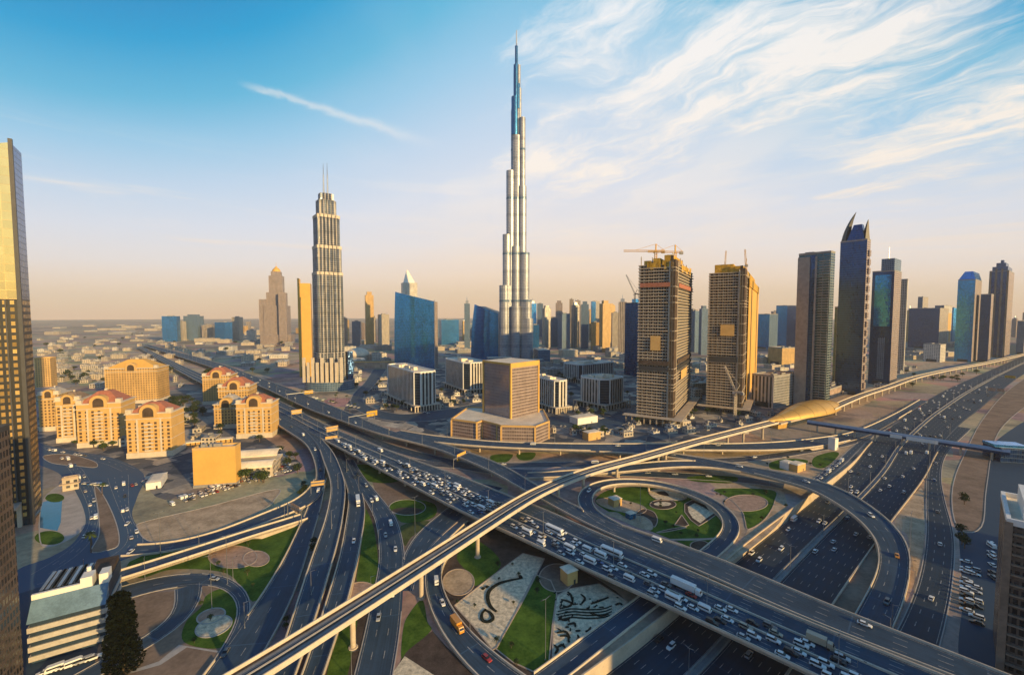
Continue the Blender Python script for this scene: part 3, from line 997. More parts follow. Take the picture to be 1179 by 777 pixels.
# ================================================================== ROADS
R1 = Ribbon([(160, 397.5), (228, 429), (309, 457), (354, 479), (380, 492), (409, 504), (450, 520), (480, 531), (529, 548), (588, 572), (623, 584.4),
             (649, 596), (682, 611.5), (716, 627), (771.5, 648), (810, 663.5), (869, 690.5), (911.5, 710), (963, 732), (1009, 748.5), (1086, 778), (1150, 804), (1250, 845)],
            [(160, 400.5), (222, 436), (309, 474), (345, 492), (370, 505), (404, 523), (440, 542), (471, 558.4), (518.6, 583), (547, 597), (600, 620), (638.6, 638.5),
             (682, 657.8), (720, 676.6), (771.5, 699.8), (818, 719), (860, 740), (898.6, 759.7), (940, 779), (1000, 808), (1100, 856)], 8.0, passes=18, name='flyover')
R2 = Ribbon([(168, 396), (241, 415), (298, 435), (330, 446), (373, 464), (405, 477), (424, 486), (463, 500), (509, 510.5), (539, 521), (578, 535), (616, 558.6),
             (638.6, 570), (669.5, 587), (700, 600), (716, 607), (749, 616), (766, 620), (810, 636.7), (848.6, 651), (898.6, 674), (963, 700), (1009, 719), (1086, 748), (1158, 777), (1280, 826)],
            [(166, 398), (241, 422), (298, 444), (353, 470), (399, 487), (437, 500), (476, 509.5), (509, 519), (554.6, 538), (593, 558.6), (626, 577), (656.6, 594), (690, 610),
             (720, 623), (771.5, 645), (810, 660.5), (869, 687.5), (911.5, 707), (963, 729), (1009, 745), (1088, 775.5), (1155, 802), (1260, 843)], 8.0, passes=18, name='upper')
R3 = Ribbon([(455, 494.5), (480, 499), (509, 502.5), (560, 508), (611, 510), (662, 511), (713, 511), (760, 511), (816, 509.5), (860, 507), (905, 503), (950, 496), (990, 487), (1030, 470), (1060, 454)],
            [(455, 501), (480, 506), (509, 510.5), (560, 514.5), (628, 517.5), (702, 519.5), (760, 519), (816, 517.2), (860, 516), (900, 514), (941, 508.5), (976, 500), (1005, 491), (1040, 472), (1068, 456)],
            passes=14, zf=lambda p: 8.0 - 7.7 * max(0, min(1, (p.x - 150) / 210.0)), z=8.0, name='straight flyover')
# the ramp heights below are (px, py, z)
R5 = Ribbon([(690, 515.5, 8), (740, 518, 8.5), (783, 523, 9), (816, 528.5, 9), (848, 535, 9), (871.7, 538, 9), (906, 546, 9), (948, 554, 8.5), (985, 572.7, 7.5), (1022, 598, 5.5),
             (1043, 623.7, 3.5), (1049, 658, 1.5), (1044, 688.5, .4), (1030, 722, .1), (1005, 765, .1), (975, 810, .1)],
            [(690, 520, 8), (740, 523, 8.5), (783, 528.5, 9), (816, 534, 9), (848, 541, 9), (872, 546, 9), (906, 555.5, 9), (939, 566, 8.5), (971, 584, 7.5), (999, 607.5, 5.5),
             (1014, 633, 3.5), (1010, 663, 1.5), (985, 705, .4), (965, 738, .1), (935, 780, .1), (900, 825, .1)], passes=8, name='sweeping ramp')
R6 = Ribbon([(600, 545, 1), (650, 542, 3), (709.5, 536.5, 7), (765, 531, 8.9), (814, 531, 8.9), (850, 536, 8.9)],
            [(600, 551, 1), (660, 549, 3), (720, 543.5, 7), (770, 538.5, 8.9), (816, 538, 8.9), (856, 544, 8.9)], passes=8, name='inner ramp')
R7 = Ribbon([(500, 860, .08), (560, 815, .08), (615, 776, .08), (720, 702, .08), (808, 634.5, .08), (830, 618, .3), (837, 606.6, .9), (834.7, 595, 1.8), (820.8, 583.4, 3), (797.6, 572, 4.3), (770, 562.6, 5.4), (744, 559, 6.2),
             (722, 557.5, 6.7), (705, 559, 7), (691, 563, 7.4), (684, 570, 7.7), (683, 578, 7.9), (688, 587, 8), (700, 596, 8), (720, 606, 8)],
            [(555, 857, .08), (609, 814, .08), (659, 776, .08), (745, 704, .08), (825, 642, .08), (853, 616, .3), (856.7, 604, .9), (851, 592.7, 1.8), (834.7, 580, 3), (807, 567, 4.3), (779, 558, 5.4), (746.6, 551.4, 6.2),
             (719, 550, 6.7), (695, 552, 7), (678, 557, 7.4), (666, 566, 7.7), (663, 575, 7.9), (666, 587, 8), (680, 599, 8), (702, 611, 8)], width=9.5, passes=4, name='loop')
D1 = Ribbon([(300, 476, 8), (334, 499, 7.8), (352.6, 512.6, 7), (362, 533, 5), (364, 552, 3), (356, 580, 1.2), (342, 612, .2), (326, 645, .1), (305, 680, .1), (280, 715, .1), (258, 745, .1), (235, 777, .1), (205, 815, .1)],
            [(310, 470, 8), (345, 490, 7.8), (364, 508, 7), (372, 529, 5), (374, 550, 3), (372, 575, 1.2), (362, 612, .2), (353, 642, .1), (341, 680, .1), (322, 722, .1), (300, 760, .1), (290, 777, .1), (265, 815, .1)], passes=6, name='left ramp')
D2 = Ribbon([(345, 490, 7.7), (364, 511, 7.4), (371.5, 529.5, 7), (379, 549.5, 6.6), (381, 565, 6.4), (374, 600, 6), (362, 632, 5.6), (353, 660, 5.2), (338, 705, 4.6), (328, 739, 4.2), (313, 777, 4), (296, 815, 4)],
            [(356, 490, 7.7), (375, 511, 7.4), (386, 525, 7), (394.7, 547.5, 6.6), (398, 566, 6.4), (394, 600, 6), (388, 630, 5.6), (378, 664, 5.2), (367, 702, 4.6), (352, 745, 4.2), (340, 777, 4), (328, 815, 4)], passes=6, name='parapet ramp')
D3 = Ribbon([(372, 500, .1), (384, 526, .1), (396, 552, .2), (401, 572, .5), (398, 600, 1.2), (392, 638, 2.4), (382, 670, 3), (375, 694, 3.2), (360, 740, 3.2), (345, 785, 3.2), (333, 815, 3.2)],
            [(388, 502, .1), (399, 526, .1), (411, 552, .2), (420, 580, .5), (420, 600, 1.2), (414.5, 630, 2.4), (408, 663, 3), (402, 688, 3.2), (387, 736, 3.2), (372.6, 777, 3.2), (360, 815, 3.2)], passes=6, name='middle ramp')
D4 = Ribbon([(392, 530, .07), (401, 546, .07), (414, 566, .07), (431, 596, .07), (437, 640, .07), (431, 677, .07), (420, 725, .07), (408, 777, .07), (398, 815, .07)],
            [(408, 530, .07), (417, 546, .07), (433, 566, .07), (456, 596, .07), (466, 635, .07), (464, 672, .07), (461, 730, .07), (452, 777, .07), (446, 815, .07)], passes=6, name='straight road')
R11 = Ribbon([(560, 553), (540, 566), (515, 585), (479, 614), (466, 638), (455, 680)], [(575, 565), (556, 578), (527, 600), (503, 623), (486, 645), (474, 680)], .085, passes=6, name='under road')
R12 = Ribbon([(540, 598, .1), (505, 632, .6), (490, 655, 1.2), (487, 668, 1.4), (493, 694, 1.4), (507, 727.6, 1.2), (534.6, 766.7, .7), (566, 795, .2), (600, 822, .1)],
             [(553, 606, .1), (524, 632, .6), (508, 650, 1.2), (507.5, 668, 1.4), (512, 685.7, 1.4), (523.5, 708, 1.2), (546, 733, .7), (579, 761, .2), (625, 792, .1)], passes=6, name='curved ramp')
R10a = Ribbon([(364, 548, 3.2), (358, 561, 2.6), (341, 575, 1.8), (299.5, 593, .8), (261, 608.6, .3), (215, 622, .09), (175, 627, .09), (150, 628, .09)],
              [(374, 556, 3.2), (366, 572, 2.6), (350, 586, 1.8), (300, 604, .8), (262, 618, .3), (215, 632, .09), (170, 640, .09), (148, 640, .09)], passes=5, name='side ramp')
R10b = Ribbon([(348, 592, 1.6), (333, 597, 2.2), (300, 606, 3), (250, 622, 4), (200, 637, 4.6), (140, 655, 5), (95, 668, 5), (40, 684, 5)],
              [(352, 598, 1.6), (335.5, 604.5, 2.2), (300, 614.5, 3), (250, 632, 4), (200, 649, 4.6), (140, 669, 5), (100, 681, 5), (45, 699, 5)], width=9.5, passes=8, name='gold ramp')
R13a = Ribbon([(130, 678), (155, 669), (195, 661), (246, 660), (274, 671), (290, 690), (286, 716.5), (265, 752), (243, 787), (222, 820)],
              [(133, 694), (160, 685), (195, 677), (222, 673), (251, 674), (270, 686), (274, 711), (258, 741.6), (235, 777), (205, 815)], .065, passes=4, name='loop road')
R13b = Ribbon([(198, 672), (206, 690), (195.5, 714), (161, 737), (120, 757), (60, 790)], [(236, 676), (231, 694), (220.7, 709), (201, 728), (168, 747), (130, 768), (80, 800)], .05, passes=4, name='branch road')
R8 = Ribbon([(980, 815), (1005, 770), (1035, 722), (1058, 666), (1066, 616), (1066, 575), (1068.6, 540), (1078, 516), (1102, 490)],
            [(1050, 825), (1075, 770), (1088, 722), (1097, 671.7), (1099, 616), (1088, 575), (1084, 545), (1092, 520), (1118, 494)], .06, passes=8, name='slip road')
R16 = Ribbon([(470, 527), (510, 532), (584, 532.5), (686, 531), (760, 528.5), (860, 525.5), (945, 512), (985, 503), (1030, 482)],
             [(470, 533), (510, 538.5), (584, 538.5), (686, 537), (760, 534.5), (860, 531.5), (952, 518), (992, 508), (1036, 486)], .05, passes=8, name='service road')
R17 = Ribbon([(380, 482), (405, 492), (450, 511), (509, 526), (560, 536), (620, 541), (720, 541), (860, 549), (900, 556)],
             [(380, 490), (411, 502), (450, 519), (509, 535), (560, 545), (620, 549), (720, 548), (860, 556), (905, 563)], .045, passes=8, name='lower road')
C1 = Ribbon([(445, 425), (434, 440), (420, 455), (420, 464), (440, 473), (470, 476.5), (520, 470), (560, 462)],
            [(430, 425), (420, 440), (405, 456), (408, 470), (440, 482), (480, 486), (525, 480), (570, 472)], .04, passes=5, name='street')
C2 = Ribbon([(628, 476), (655, 480), (685, 484), (735, 468), (790, 460)], [(632, 489), (660, 494), (690, 497), (745, 480), (800, 470)], .04, passes=5, name='street')
C3 = Ribbon([(925, 560), (960, 533), (980, 515), (998, 500)], [(940, 562), (972, 535), (990, 517), (1006, 502)], .055, passes=3, name='service lane')
RAIL = Ribbon([(200, 812), (290, 757.5), (300, 752), (450, 661.5), (601, 563), (618, 556), (680, 535), (729, 524), (806, 503.5), (891, 483)],
              [(240, 822), (317, 777), (330, 769), (450, 687.5), (600, 592), (640, 570), (680, 550), (729, 535.5), (806, 512), (891, 489)], 15.0, width=10.5, passes=16, name='rail viaduct')
RAIL2 = Ribbon([(954, 468), (990, 454), (1023, 443.5), (1054, 433), (1092.5, 424.5), (1136, 416.5), (1179, 407), (1230, 396)],
               [(958, 473), (992, 457.5), (1024, 447), (1055, 436), (1093, 427), (1137, 419), (1180, 409), (1231, 398)], 11.0, width=10.5, passes=8, name='far rail viaduct')
ELEV = [R1, R2, R3, R5, R6, R7, D1, D2, D3, R12, R10a, R10b]


ST1 = Ribbon([(122, 548), (132, 575), (142, 600), (148, 622), (128, 640), (80, 660), (40, 674)], [(150, 548), (150, 575), (153, 598), (166, 626), (145, 648), (90, 672), (45, 684)], .03, passes=5, name='left street')
ST2 = Ribbon([(44, 512), (74, 535), (93, 565), (102, 590), (98, 612), (70, 640), (36, 660)], [(60, 516), (90, 534), (108, 560), (114, 590), (110, 615), (90, 640), (55, 662)], .03, passes=5, name='inner street')
ST3 = Ribbon([(52, 508), (85, 518), (128, 528), (150, 536)], [(52, 515), (85, 524), (126, 536), (146, 546)], .03, passes=4, name='apartment street')


def kerbless(rb, i, fr):
    """True where another road joins at this edge at about this height"""
    p, _, _ = rb.at(rb.cum[i], frac=fr)
    for o in RIBBONS:
        if o is rb: continue
        z = o.covers(p, -0.7)
        if z is not None and abs(z - p.z) < 1.0: return True
    return False


def edge_runs(rb, fr):
    runs = []
    st = None
    for i in range(rb.n):
        bad = kerbless(rb, i, fr)
        if not bad and st is None: st = rb.cum[i]
        if (bad or i == rb.n - 1) and st is not None:
            if rb.cum[i] - st > 4: runs.append((st, rb.cum[i]))
            st = None
    return runs


def edge_lines(rb, mb, dz, inset=1.1, w=0.22):
    for fr, sg in ((0, 1), (1, -1)):
        pts = []
        for d in rb.cum:
            p, t, hw = rb.at(d, frac=fr)
            nn = Vector((t.y, -t.x, 0)) * sg
            pts.append((p + nn * (inset - w / 2) + Vector((0, 0, dz)), p + nn * (inset + w / 2) + Vector((0, 0, dz))))
        for (a, b), (c, d) in zip(pts, pts[1:]):
            mb.face([a, b, d, c] if sg > 0 else [b, a, c, d])


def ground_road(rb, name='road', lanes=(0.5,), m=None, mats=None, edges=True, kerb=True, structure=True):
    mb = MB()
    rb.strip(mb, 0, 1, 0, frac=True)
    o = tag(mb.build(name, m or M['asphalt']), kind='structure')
    if kerb:
        for fr in (0, 1):
            for a, b in edge_runs(rb, fr):
                k = MB()
                rb.wall(k, fr, 0.15 if fr == 0 else -0.15, 0.4, -0.08, 0.16, 0, a, b)
                k.build('kerb', M['kerb'], o)
    k = MB()
    rb.dashes(k, lanes, 0.02)
    if edges: edge_lines(rb, k, 0.02)
    if k.f: k.build('lane_marking', M['paint'], o)
    return o


LOWER = []


def blocked(p, z):
    """a pier may not stand on a road that passes underneath"""
    for o in RIBBONS:
        zz = o.covers(p, 1.2)
        if zz is not None and zz < z - 3.0: return True
    return False


def overpass(rb, name, label, lanes, cat='flyover', piers=34.0, wide=False, asphalt=None, barriers=(), parapet_h=1.0, par=True, pier_r=0.9, thick=1.9, dz=0.0, group=None):
    mid = rb.c[rb.n // 2]
    root = empty(name, (mid.x, mid.y, 0), label, cat, group)
    deck = MB()
    rows = []
    for i, c in enumerate(rb.c):
        nn, hw = rb.nn[i], rb.hw[i]
        solid = c.z < 3.2
        zb = -0.3 if solid else c.z - thick
        ze = -0.3 if solid else c.z - 0.8
        inn = hw if solid else hw * 0.72
        rows.append([c - nn * hw + Vector((0, 0, dz - 0.06)), c + nn * hw + Vector((0, 0, dz - 0.06)),
                     Vector((c.x + nn.x * hw, c.y + nn.y * hw, ze)), Vector((c.x + nn.x * inn, c.y + nn.y * inn, zb)),
                     Vector((c.x - nn.x * inn, c.y - nn.y * inn, zb)), Vector((c.x - nn.x * hw, c.y - nn.y * hw, ze))])
    for a, b in zip(rows, rows[1:]):
        for k in range(6):
            j = (k + 1) % 6
            deck.face([a[k], a[j], b[j], b[k]])
    deck.face(rows[0]); deck.face(list(reversed(rows[-1])))
    deck.build('deck', M['concrete'], root)
    s = MB()
    rb.strip(s, 0, 1, dz, frac=True)
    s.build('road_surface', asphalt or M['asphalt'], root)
    if par:
        for fr in (0, 1):
            for a, b in edge_runs(rb, fr):
                k = MB()
                rb.wall(k, fr, 0.22 if fr == 0 else -0.22, 0.44, -0.9, parapet_h, 0, a, b)
                k.build('parapet', M['concrete_pale'], root)
    for fr, w, h in barriers:
        k = MB()
        rb.wall(k, fr, 0, w, dz, h, 0)
        k.build('median_barrier', M['concrete_pale'], root)
    k = MB()
    rb.dashes(k, lanes, dz + 0.02)
    edge_lines(rb, k, dz + 0.02)
    k.build('lane_marking', M['paint'], root)
    if piers:
        d = piers * 0.6
        npier = 0
        while d < rb.len - 10 and npier < 60:
            c, t, hw = rb.at(d)
            if c.z > 4.2 and abs(c.x) < 1600 and c.y < 900 and c.y > 60:
                offs = (-hw * 0.55, 0.0, hw * 0.55) if wide else (0.0,)
                for o in offs:
                    p, _, _ = rb.at(d, o)
                    if blocked(p, c.z): continue
                    q = MB()
                    q.cyl((p.x, p.y, -0.3), pier_r, pier_r, c.z - thick - 0.9, 12)
                    nn = Vector((t.y, -t.x, 0))
                    hwc = hw * (0.22 if wide else 0.62)
                    for e in (-1, 1):
                        pass
                    zt = c.z - thick - 0.05
                    lo, hi = zt - 1.3, zt
                    a0 = p - nn * pier_r; b0 = p + nn * pier_r
                    a1 = p - nn * hwc; b1 = p + nn * hwc
                    tt = t * 0.8
                    f1 = [Vector((v.x, v.y, z)) for v, z in ((a0, lo), (b0, lo), (b1, hi - .4), (b1, hi), (a1, hi), (a1, hi - .4))]
                    q.face([v - tt for v in f1]); q.face([v + tt for v in reversed(f1)])
                    for i in range(6):
                        j = (i + 1) % 6
                        q.face([f1[j] - tt, f1[i] - tt, f1[i] + tt, f1[j] + tt])
                    q.build('pier', M['concrete'], root)
                    npier += 1
            d += piers
    return root


# the sunken highway: two carriageways, median, retaining walls
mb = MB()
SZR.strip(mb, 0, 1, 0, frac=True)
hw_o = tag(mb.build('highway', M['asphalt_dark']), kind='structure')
k = MB()
SZR.dashes(k, [0.075, 0.14, 0.205, 0.27, 0.335], 0.03, 3.5, 8.5, 0.26)
SZR.dashes(k, [0.56, 0.63, 0.70, 0.77, 0.84, 0.91], 0.03, 3.5, 8.5, 0.26)
for fr in (0.015, 0.40, 0.50, 0.985):
    a = SZR.len
    SZR.strip(k, fr - 0.002, fr + 0.002, 0.03, frac=True)
k.build('lane_marking', M['paint'], hw_o)
k = MB()
for d0, d1 in ((0.0, SZR.len),):
    SZR.strip(k, 0.42, 0.48, 0.12, frac=True, d0=d0, d1=d1)
    SZR.wall(k, 0.42, 0, 0.4, -0.1, 0.9)
    SZR.wall(k, 0.48, 0, 0.4, -0.1, 0.9)
k.build('median_strip', M['concrete_grey'], hw_o)
dend = max(d for d, c in zip(SZR.cum, SZR.c) if c.y < 428)
for fr, lb in ((0, 'long sunlit concrete retaining wall on the left of the sunken highway'), (1, 'concrete retaining wall on the right of the sunken highway')):
    k = MB()
    prev = None
    for i, c in enumerate(SZR.c):
        if SZR.cum[i] > dend: break
        s = -1 if fr == 0 else 1
        e = c + SZR.nn[i] * SZR.hw[i] * s
        e2 = c + SZR.nn[i] * (SZR.hw[i] + 0.6) * s
        r = [Vector((e.x, e.y, c.z - 0.3)), Vector((e.x, e.y, 0.9)), Vector((e2.x, e2.y, 0.9)), Vector((e2.x, e2.y, -0.5))]
        if prev:
            for a in range(3):
                k.face([prev[a], prev[a + 1], r[a + 1], r[a]])
        prev = r
    tag(k.build('retaining_wall', M['concrete']), lb, 'retaining wall')

sm = MB()
for rb_ in (ST1, ST2, ST3):
    rb_.dashes(sm, (0.5,) if rb_ is ST3 else (0.33, 0.66), 0.012)
    edge_lines(rb_, sm, 0.012, 0.6)
st_o = [o for o in scene.objects if o.name == 'street'][0]
sm.build('lane_marking', M['paint'], st_o)
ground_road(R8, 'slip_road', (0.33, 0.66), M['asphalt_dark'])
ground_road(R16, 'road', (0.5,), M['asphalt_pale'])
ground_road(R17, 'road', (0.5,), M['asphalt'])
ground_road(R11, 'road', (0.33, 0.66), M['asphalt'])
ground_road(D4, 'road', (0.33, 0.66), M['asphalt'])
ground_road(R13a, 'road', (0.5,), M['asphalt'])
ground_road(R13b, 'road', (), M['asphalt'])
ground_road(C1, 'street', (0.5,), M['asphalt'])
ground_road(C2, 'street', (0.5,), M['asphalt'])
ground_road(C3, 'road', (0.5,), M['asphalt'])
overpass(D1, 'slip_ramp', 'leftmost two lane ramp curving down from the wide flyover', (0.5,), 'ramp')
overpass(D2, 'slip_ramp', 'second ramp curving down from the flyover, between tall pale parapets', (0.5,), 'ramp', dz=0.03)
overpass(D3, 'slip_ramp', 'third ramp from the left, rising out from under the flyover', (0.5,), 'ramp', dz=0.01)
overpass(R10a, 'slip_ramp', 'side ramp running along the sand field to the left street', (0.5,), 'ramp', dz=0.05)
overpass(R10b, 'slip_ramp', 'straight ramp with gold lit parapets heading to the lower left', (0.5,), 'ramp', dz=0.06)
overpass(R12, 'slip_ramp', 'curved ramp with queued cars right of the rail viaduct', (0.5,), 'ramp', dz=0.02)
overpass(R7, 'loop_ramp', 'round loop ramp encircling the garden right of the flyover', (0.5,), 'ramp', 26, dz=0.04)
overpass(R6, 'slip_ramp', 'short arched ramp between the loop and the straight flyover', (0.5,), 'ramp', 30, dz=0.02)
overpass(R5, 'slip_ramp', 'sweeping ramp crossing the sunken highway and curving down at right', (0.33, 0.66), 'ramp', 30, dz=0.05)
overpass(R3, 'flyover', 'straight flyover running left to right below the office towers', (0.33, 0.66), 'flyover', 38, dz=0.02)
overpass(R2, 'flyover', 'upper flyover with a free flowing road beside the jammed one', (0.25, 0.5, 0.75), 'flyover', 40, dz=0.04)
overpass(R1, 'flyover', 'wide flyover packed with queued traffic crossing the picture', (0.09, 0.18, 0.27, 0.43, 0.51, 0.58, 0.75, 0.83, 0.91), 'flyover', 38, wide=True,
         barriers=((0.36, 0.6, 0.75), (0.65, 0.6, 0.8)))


def rail(rb, name, label, piers=36):
    mid = rb.c[rb.n // 2]
    root = empty(name, (mid.x, mid.y, 0), label, 'viaduct')
    dk = MB()
    rows = []
    for i, c in enumerate(rb.c):
        nn, hw = rb.nn[i], rb.hw[i]
        prof = [(-hw, 1.3), (-hw + 0.45, 1.3), (-hw + 0.45, 0), (hw - 0.45, 0), (hw - 0.45, 1.3), (hw, 1.3), (hw, -0.7), (hw * 0.5, -2.0), (-hw * 0.5, -2.0), (-hw, -0.7)]
        rows.append([Vector((c.x + nn.x * o, c.y + nn.y * o, c.z + z)) for o, z in prof])
    for a, b in zip(rows, rows[1:]):
        for k in range(10):
            j = (k + 1) % 10
            dk.face([a[k], a[j], b[j], b[k]], 1 if k == 2 else 0)
    dk.face(rows[0]); dk.face(list(reversed(rows[-1])))
    dk.build('trough_deck', [M['concrete_pale'], M['soil']], root)
    for o in (-2.4, 2.4):
        k = MB()
        rb.strip(k, o - 1.15, o + 1.15, 0.12)
        k.build('track_bed', M['concrete_grey'], root)
        k = MB()
        for e in (-0.72, 0.72): rb.strip(k, o + e - 0.09, o + e + 0.09, 0.30)
        k.build('rails', M['dark_metal'], root)
    k = MB()
    rb.wall(k, 0.5, 0, 0.7, 0.0, 0.45)
    k.build('walkway', M['concrete_pale'], root)
    d = 22.0
    n = 0
    while d < rb.len - 5 and n < 60:
        c, t, hw = rb.at(d)
        p = c
        ok = False
        for sh in (0, 5, -5, 9, -9, 13, -13):
            p, t, hw = rb.at(max(1, min(rb.len - 1, d + sh)))
            if not blocked(p, c.z): ok = True; break
        if ok and c.y < 1300:
            q = MB()
            q.cyl((p.x, p.y, -0.3), 1.05, 1.05, c.z - 3.4, 14)
            nn = Vector((t.y, -t.x, 0))
            zt = c.z - 2.0
            f1 = [Vector((v.x, v.y, z)) for v, z in ((p - nn * 1.1, zt - 1.6), (p + nn * 1.1, zt - 1.6), (p + nn * 2.6, zt), (p - nn * 2.6, zt))]
            tt = t * 1.0
            q.face([v - tt for v in f1]); q.face([v + tt for v in reversed(f1)])
            for i in range(4):
                j = (i + 1) % 4
                q.face([f1[j] - tt, f1[i] - tt, f1[i] + tt, f1[j] + tt])
            q.cyl((p.x, p.y, 0.02), 1.9, 1.7, 0.35, 12)
            q.build('pier', M['concrete'], root)
            n += 1
        d += piers
    return root


rail(RAIL, 'rail_viaduct', 'pale elevated rail viaduct crossing diagonally over the roads')
rail(RAIL2, 'rail_viaduct', 'elevated rail viaduct curving away beyond the gold roofed station')
# ================================================================== BUILDINGS
class Box:
    """a building footprint from its near corner: pixel of the corner, columns where its two faces end, and the direction of the right face"""
    def __init__(s, pe, yb, pl, pr, ang, ytop=None, wl=None, wr=None):
        c = P(pe, yb, 0)
        s.C = Vector((c.x, c.y))
        a = R(ang)
        s.a = a
        s.dR = Vector((math.cos(a), math.sin(a)))
        s.dL = Vector((-math.sin(a), math.cos(a)))
        s.wr = wr or max(4.0, toward(s.C, s.dR, pr))
        s.wl = wl or max(4.0, toward(s.C, s.dL, pl))
        s.h = ztop(s.C.y, ytop) if ytop is not None else 0
        s.u = c.y / F0      # metres per pixel, roughly

    def pt(s, u, v):
        p = s.C + s.dR * u + s.dL * v
        return (p.x, p.y)

    def poly(s, u0=0.0, v0=0.0, u1=None, v1=None):
        u1 = s.wr if u1 is None else u1
        v1 = s.wl if v1 is None else v1
        return [s.pt(u0, v0), s.pt(u1, v0), s.pt(u1, v1), s.pt(u0, v1)]

    def mid(s):
        p = s.pt(s.wr / 2, s.wl / 2)
        return (p[0], p[1], 0)


def bx(B, u0, v0, u1, v1):
    return B.poly(u0, v0, u1, v1)


def add(name, m, root, fn, smooth=False):
    mb = MB()
    fn(mb)
    return mb.build(name, m, root, smooth)


def parapet_roof(B, root, z, m, w=0.8, h=1.4, u0=0, v0=0, u1=None, v1=None, name='roof_parapet', out=0.12):
    u1 = B.wr if u1 is None else u1
    v1 = B.wl if v1 is None else v1
    mb = MB()
    o = out
    for q in ((u0 - o, v0 - o, u1 + o, v0 + w), (u0 - o, v1 - w, u1 + o, v1 + o), (u0 - o, v0 + w, u0 + w, v1 - w), (u1 - w, v0 + w, u1 + o, v1 - w)):
        mb.prism(B.poly(*q), z - 0.6, z + h, 0, 0, bottom=True)
    return mb.build(name, m, root)


def plant(B, root, z, n, rr, m, u0=0.15, v0=0.15, u1=0.85, v1=0.85, hmax=4):
    for _ in range(n):
        u = B.wr * rr.uniform(u0, u1); v = B.wl * rr.uniform(v0, v1)
        w, d = rr.uniform(2, 0.2 * B.wr + 2), rr.uniform(2, 0.2 * B.wl + 2)
        mb = MB()
        mb.prism(B.poly(max(0.8, u - w / 2), max(0.8, v - d / 2), min(B.wr - 0.8, u + w / 2), min(B.wl - 0.8, v + d / 2)), z + 0.003, z + rr.uniform(1.5, hmax), 0, 0)
        mb.build('roof_plant', m, root)


LM = {}
F = facade
F('f_sunset_grid', (0.012, 0.012, 0.013), (0.70, 0.44, 0.15), 3.1, 4.2, 0.44, 0.42, 0.22, 0.7, 0.4, 0.9)  # sunset gold and dark city reflections put into pane and wall colour
F('f_sunset_sheet', (0.78, 0.53, 0.21), (0.82, 0.57, 0.23), 4.6, 5.2, 0.03, 0.03, 0.18, 0.85, 0.25, 0.08, wmetal=0.8, tilt=0.012)  # reflected sunset sky put into the gold sheet colour
F('f_bronze', (0.10, 0.07, 0.055), (0.03, 0.03, 0.035), 1.8, 3.4, 0.35, 0.35, 0.2, 0.4)
F('f_blvd', (0.26, 0.27, 0.29), (0.03, 0.06, 0.11), 5.6, 3.7, 0.34, 0.22, 0.22, 0.40, 0.6, 0.6, 0.0, (0.47, 0.41, 0.35), group=22.2)
F('f_blue', (0.03, 0.16, 0.34), (0.045, 0.31, 0.72), 1.6, 3.8, 0.08, 0.10, 0.10, 0.85, 0.3, 0.6, wmetal=0.5)
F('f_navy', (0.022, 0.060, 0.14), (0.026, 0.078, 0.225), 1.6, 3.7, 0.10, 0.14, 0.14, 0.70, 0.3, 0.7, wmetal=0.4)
F('f_office', (0.56, 0.52, 0.47), (0.025, 0.032, 0.05), 5.0, 3.6, 0.50, 0.0, 0.1, 0.5, 0.6, 0.6)
F('f_office_dark', (0.04, 0.055, 0.08), (0.014, 0.03, 0.06), 2.0, 3.6, 0.12, 0.22, 0.1, 0.5, 0.4, 0.5)
F('f_brown', (0.36, 0.28, 0.25), (0.22, 0.17, 0.16), 2.4, 3.4, 0.10, 0.34, 0.2, 0.25, 0.4, 0.35)
F('f_brown_mirror', (0.20, 0.17, 0.17), (0.27, 0.26, 0.30), 2.4, 3.4, 0.06, 0.08, 0.12, 0.5, 0.3, 0.12)
F('f_burj', (0.42, 0.40, 0.40), (0.17, 0.22, 0.31), 2.2, 3.9, 0.24, 0.34, 0.30, 0.35, 0.5, 0.5, wmetal=0.2, group=46.8)
F('f_burj_blue', (0.03, 0.13, 0.26), (0.02, 0.13, 0.30), 1.9, 3.9, 0.15, 0.1, 0.25, 0.8, 0.4, 0.4, wmetal=0.4)
F('f_side_conc', (0.33, 0.27, 0.25), (0.06, 0.055, 0.06), 3.2, 3.6, 0.62, 0.40, 0.3, 0.2)
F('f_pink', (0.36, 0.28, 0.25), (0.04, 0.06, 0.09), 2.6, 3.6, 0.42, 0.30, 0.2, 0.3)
F('f_green_bands', (0.15, 0.18, 0.18), (0.03, 0.10, 0.15), 7.5, 3.6, 0.14, 0.42, 0.12, 0.85, 0.5, 0.7)
F('f_apart', (0.58, 0.36, 0.13), (0.15, 0.095, 0.05), 3.2, 3.4, 0.50, 0.42, 0.3, 0.1)
F('f_apart_grey', (0.42, 0.36, 0.30), (0.06, 0.06, 0.065), 3.0, 3.4, 0.5, 0.42, 0.25, 0.2)
F('f_city_a', (0.46, 0.40, 0.33), (0.07, 0.08, 0.10), 3.4, 3.5, 0.45, 0.38, 0.2, 0.3)
F('f_city_b', (0.17, 0.23, 0.31), (0.03, 0.09, 0.17), 2.6, 3.6, 0.25, 0.25, 0.15, 0.25)
F('f_city_c', (0.36, 0.30, 0.25), (0.06, 0.07, 0.09), 6.0, 3.6, 0.5, 0.15, 0.2, 0.4)
F('f_low', (0.50, 0.42, 0.33), (0.08, 0.08, 0.085), 4.0, 3.8, 0.5, 0.5, 0.3, 0.1)
F('f_low_white', (0.60, 0.56, 0.50), (0.07, 0.08, 0.09), 4.5, 4.0, 0.4, 0.55, 0.3, 0.2)
F('f_low_grey', (0.30, 0.29, 0.29), (0.05, 0.06, 0.07), 3.6, 3.8, 0.4, 0.45, 0.3, 0.2)
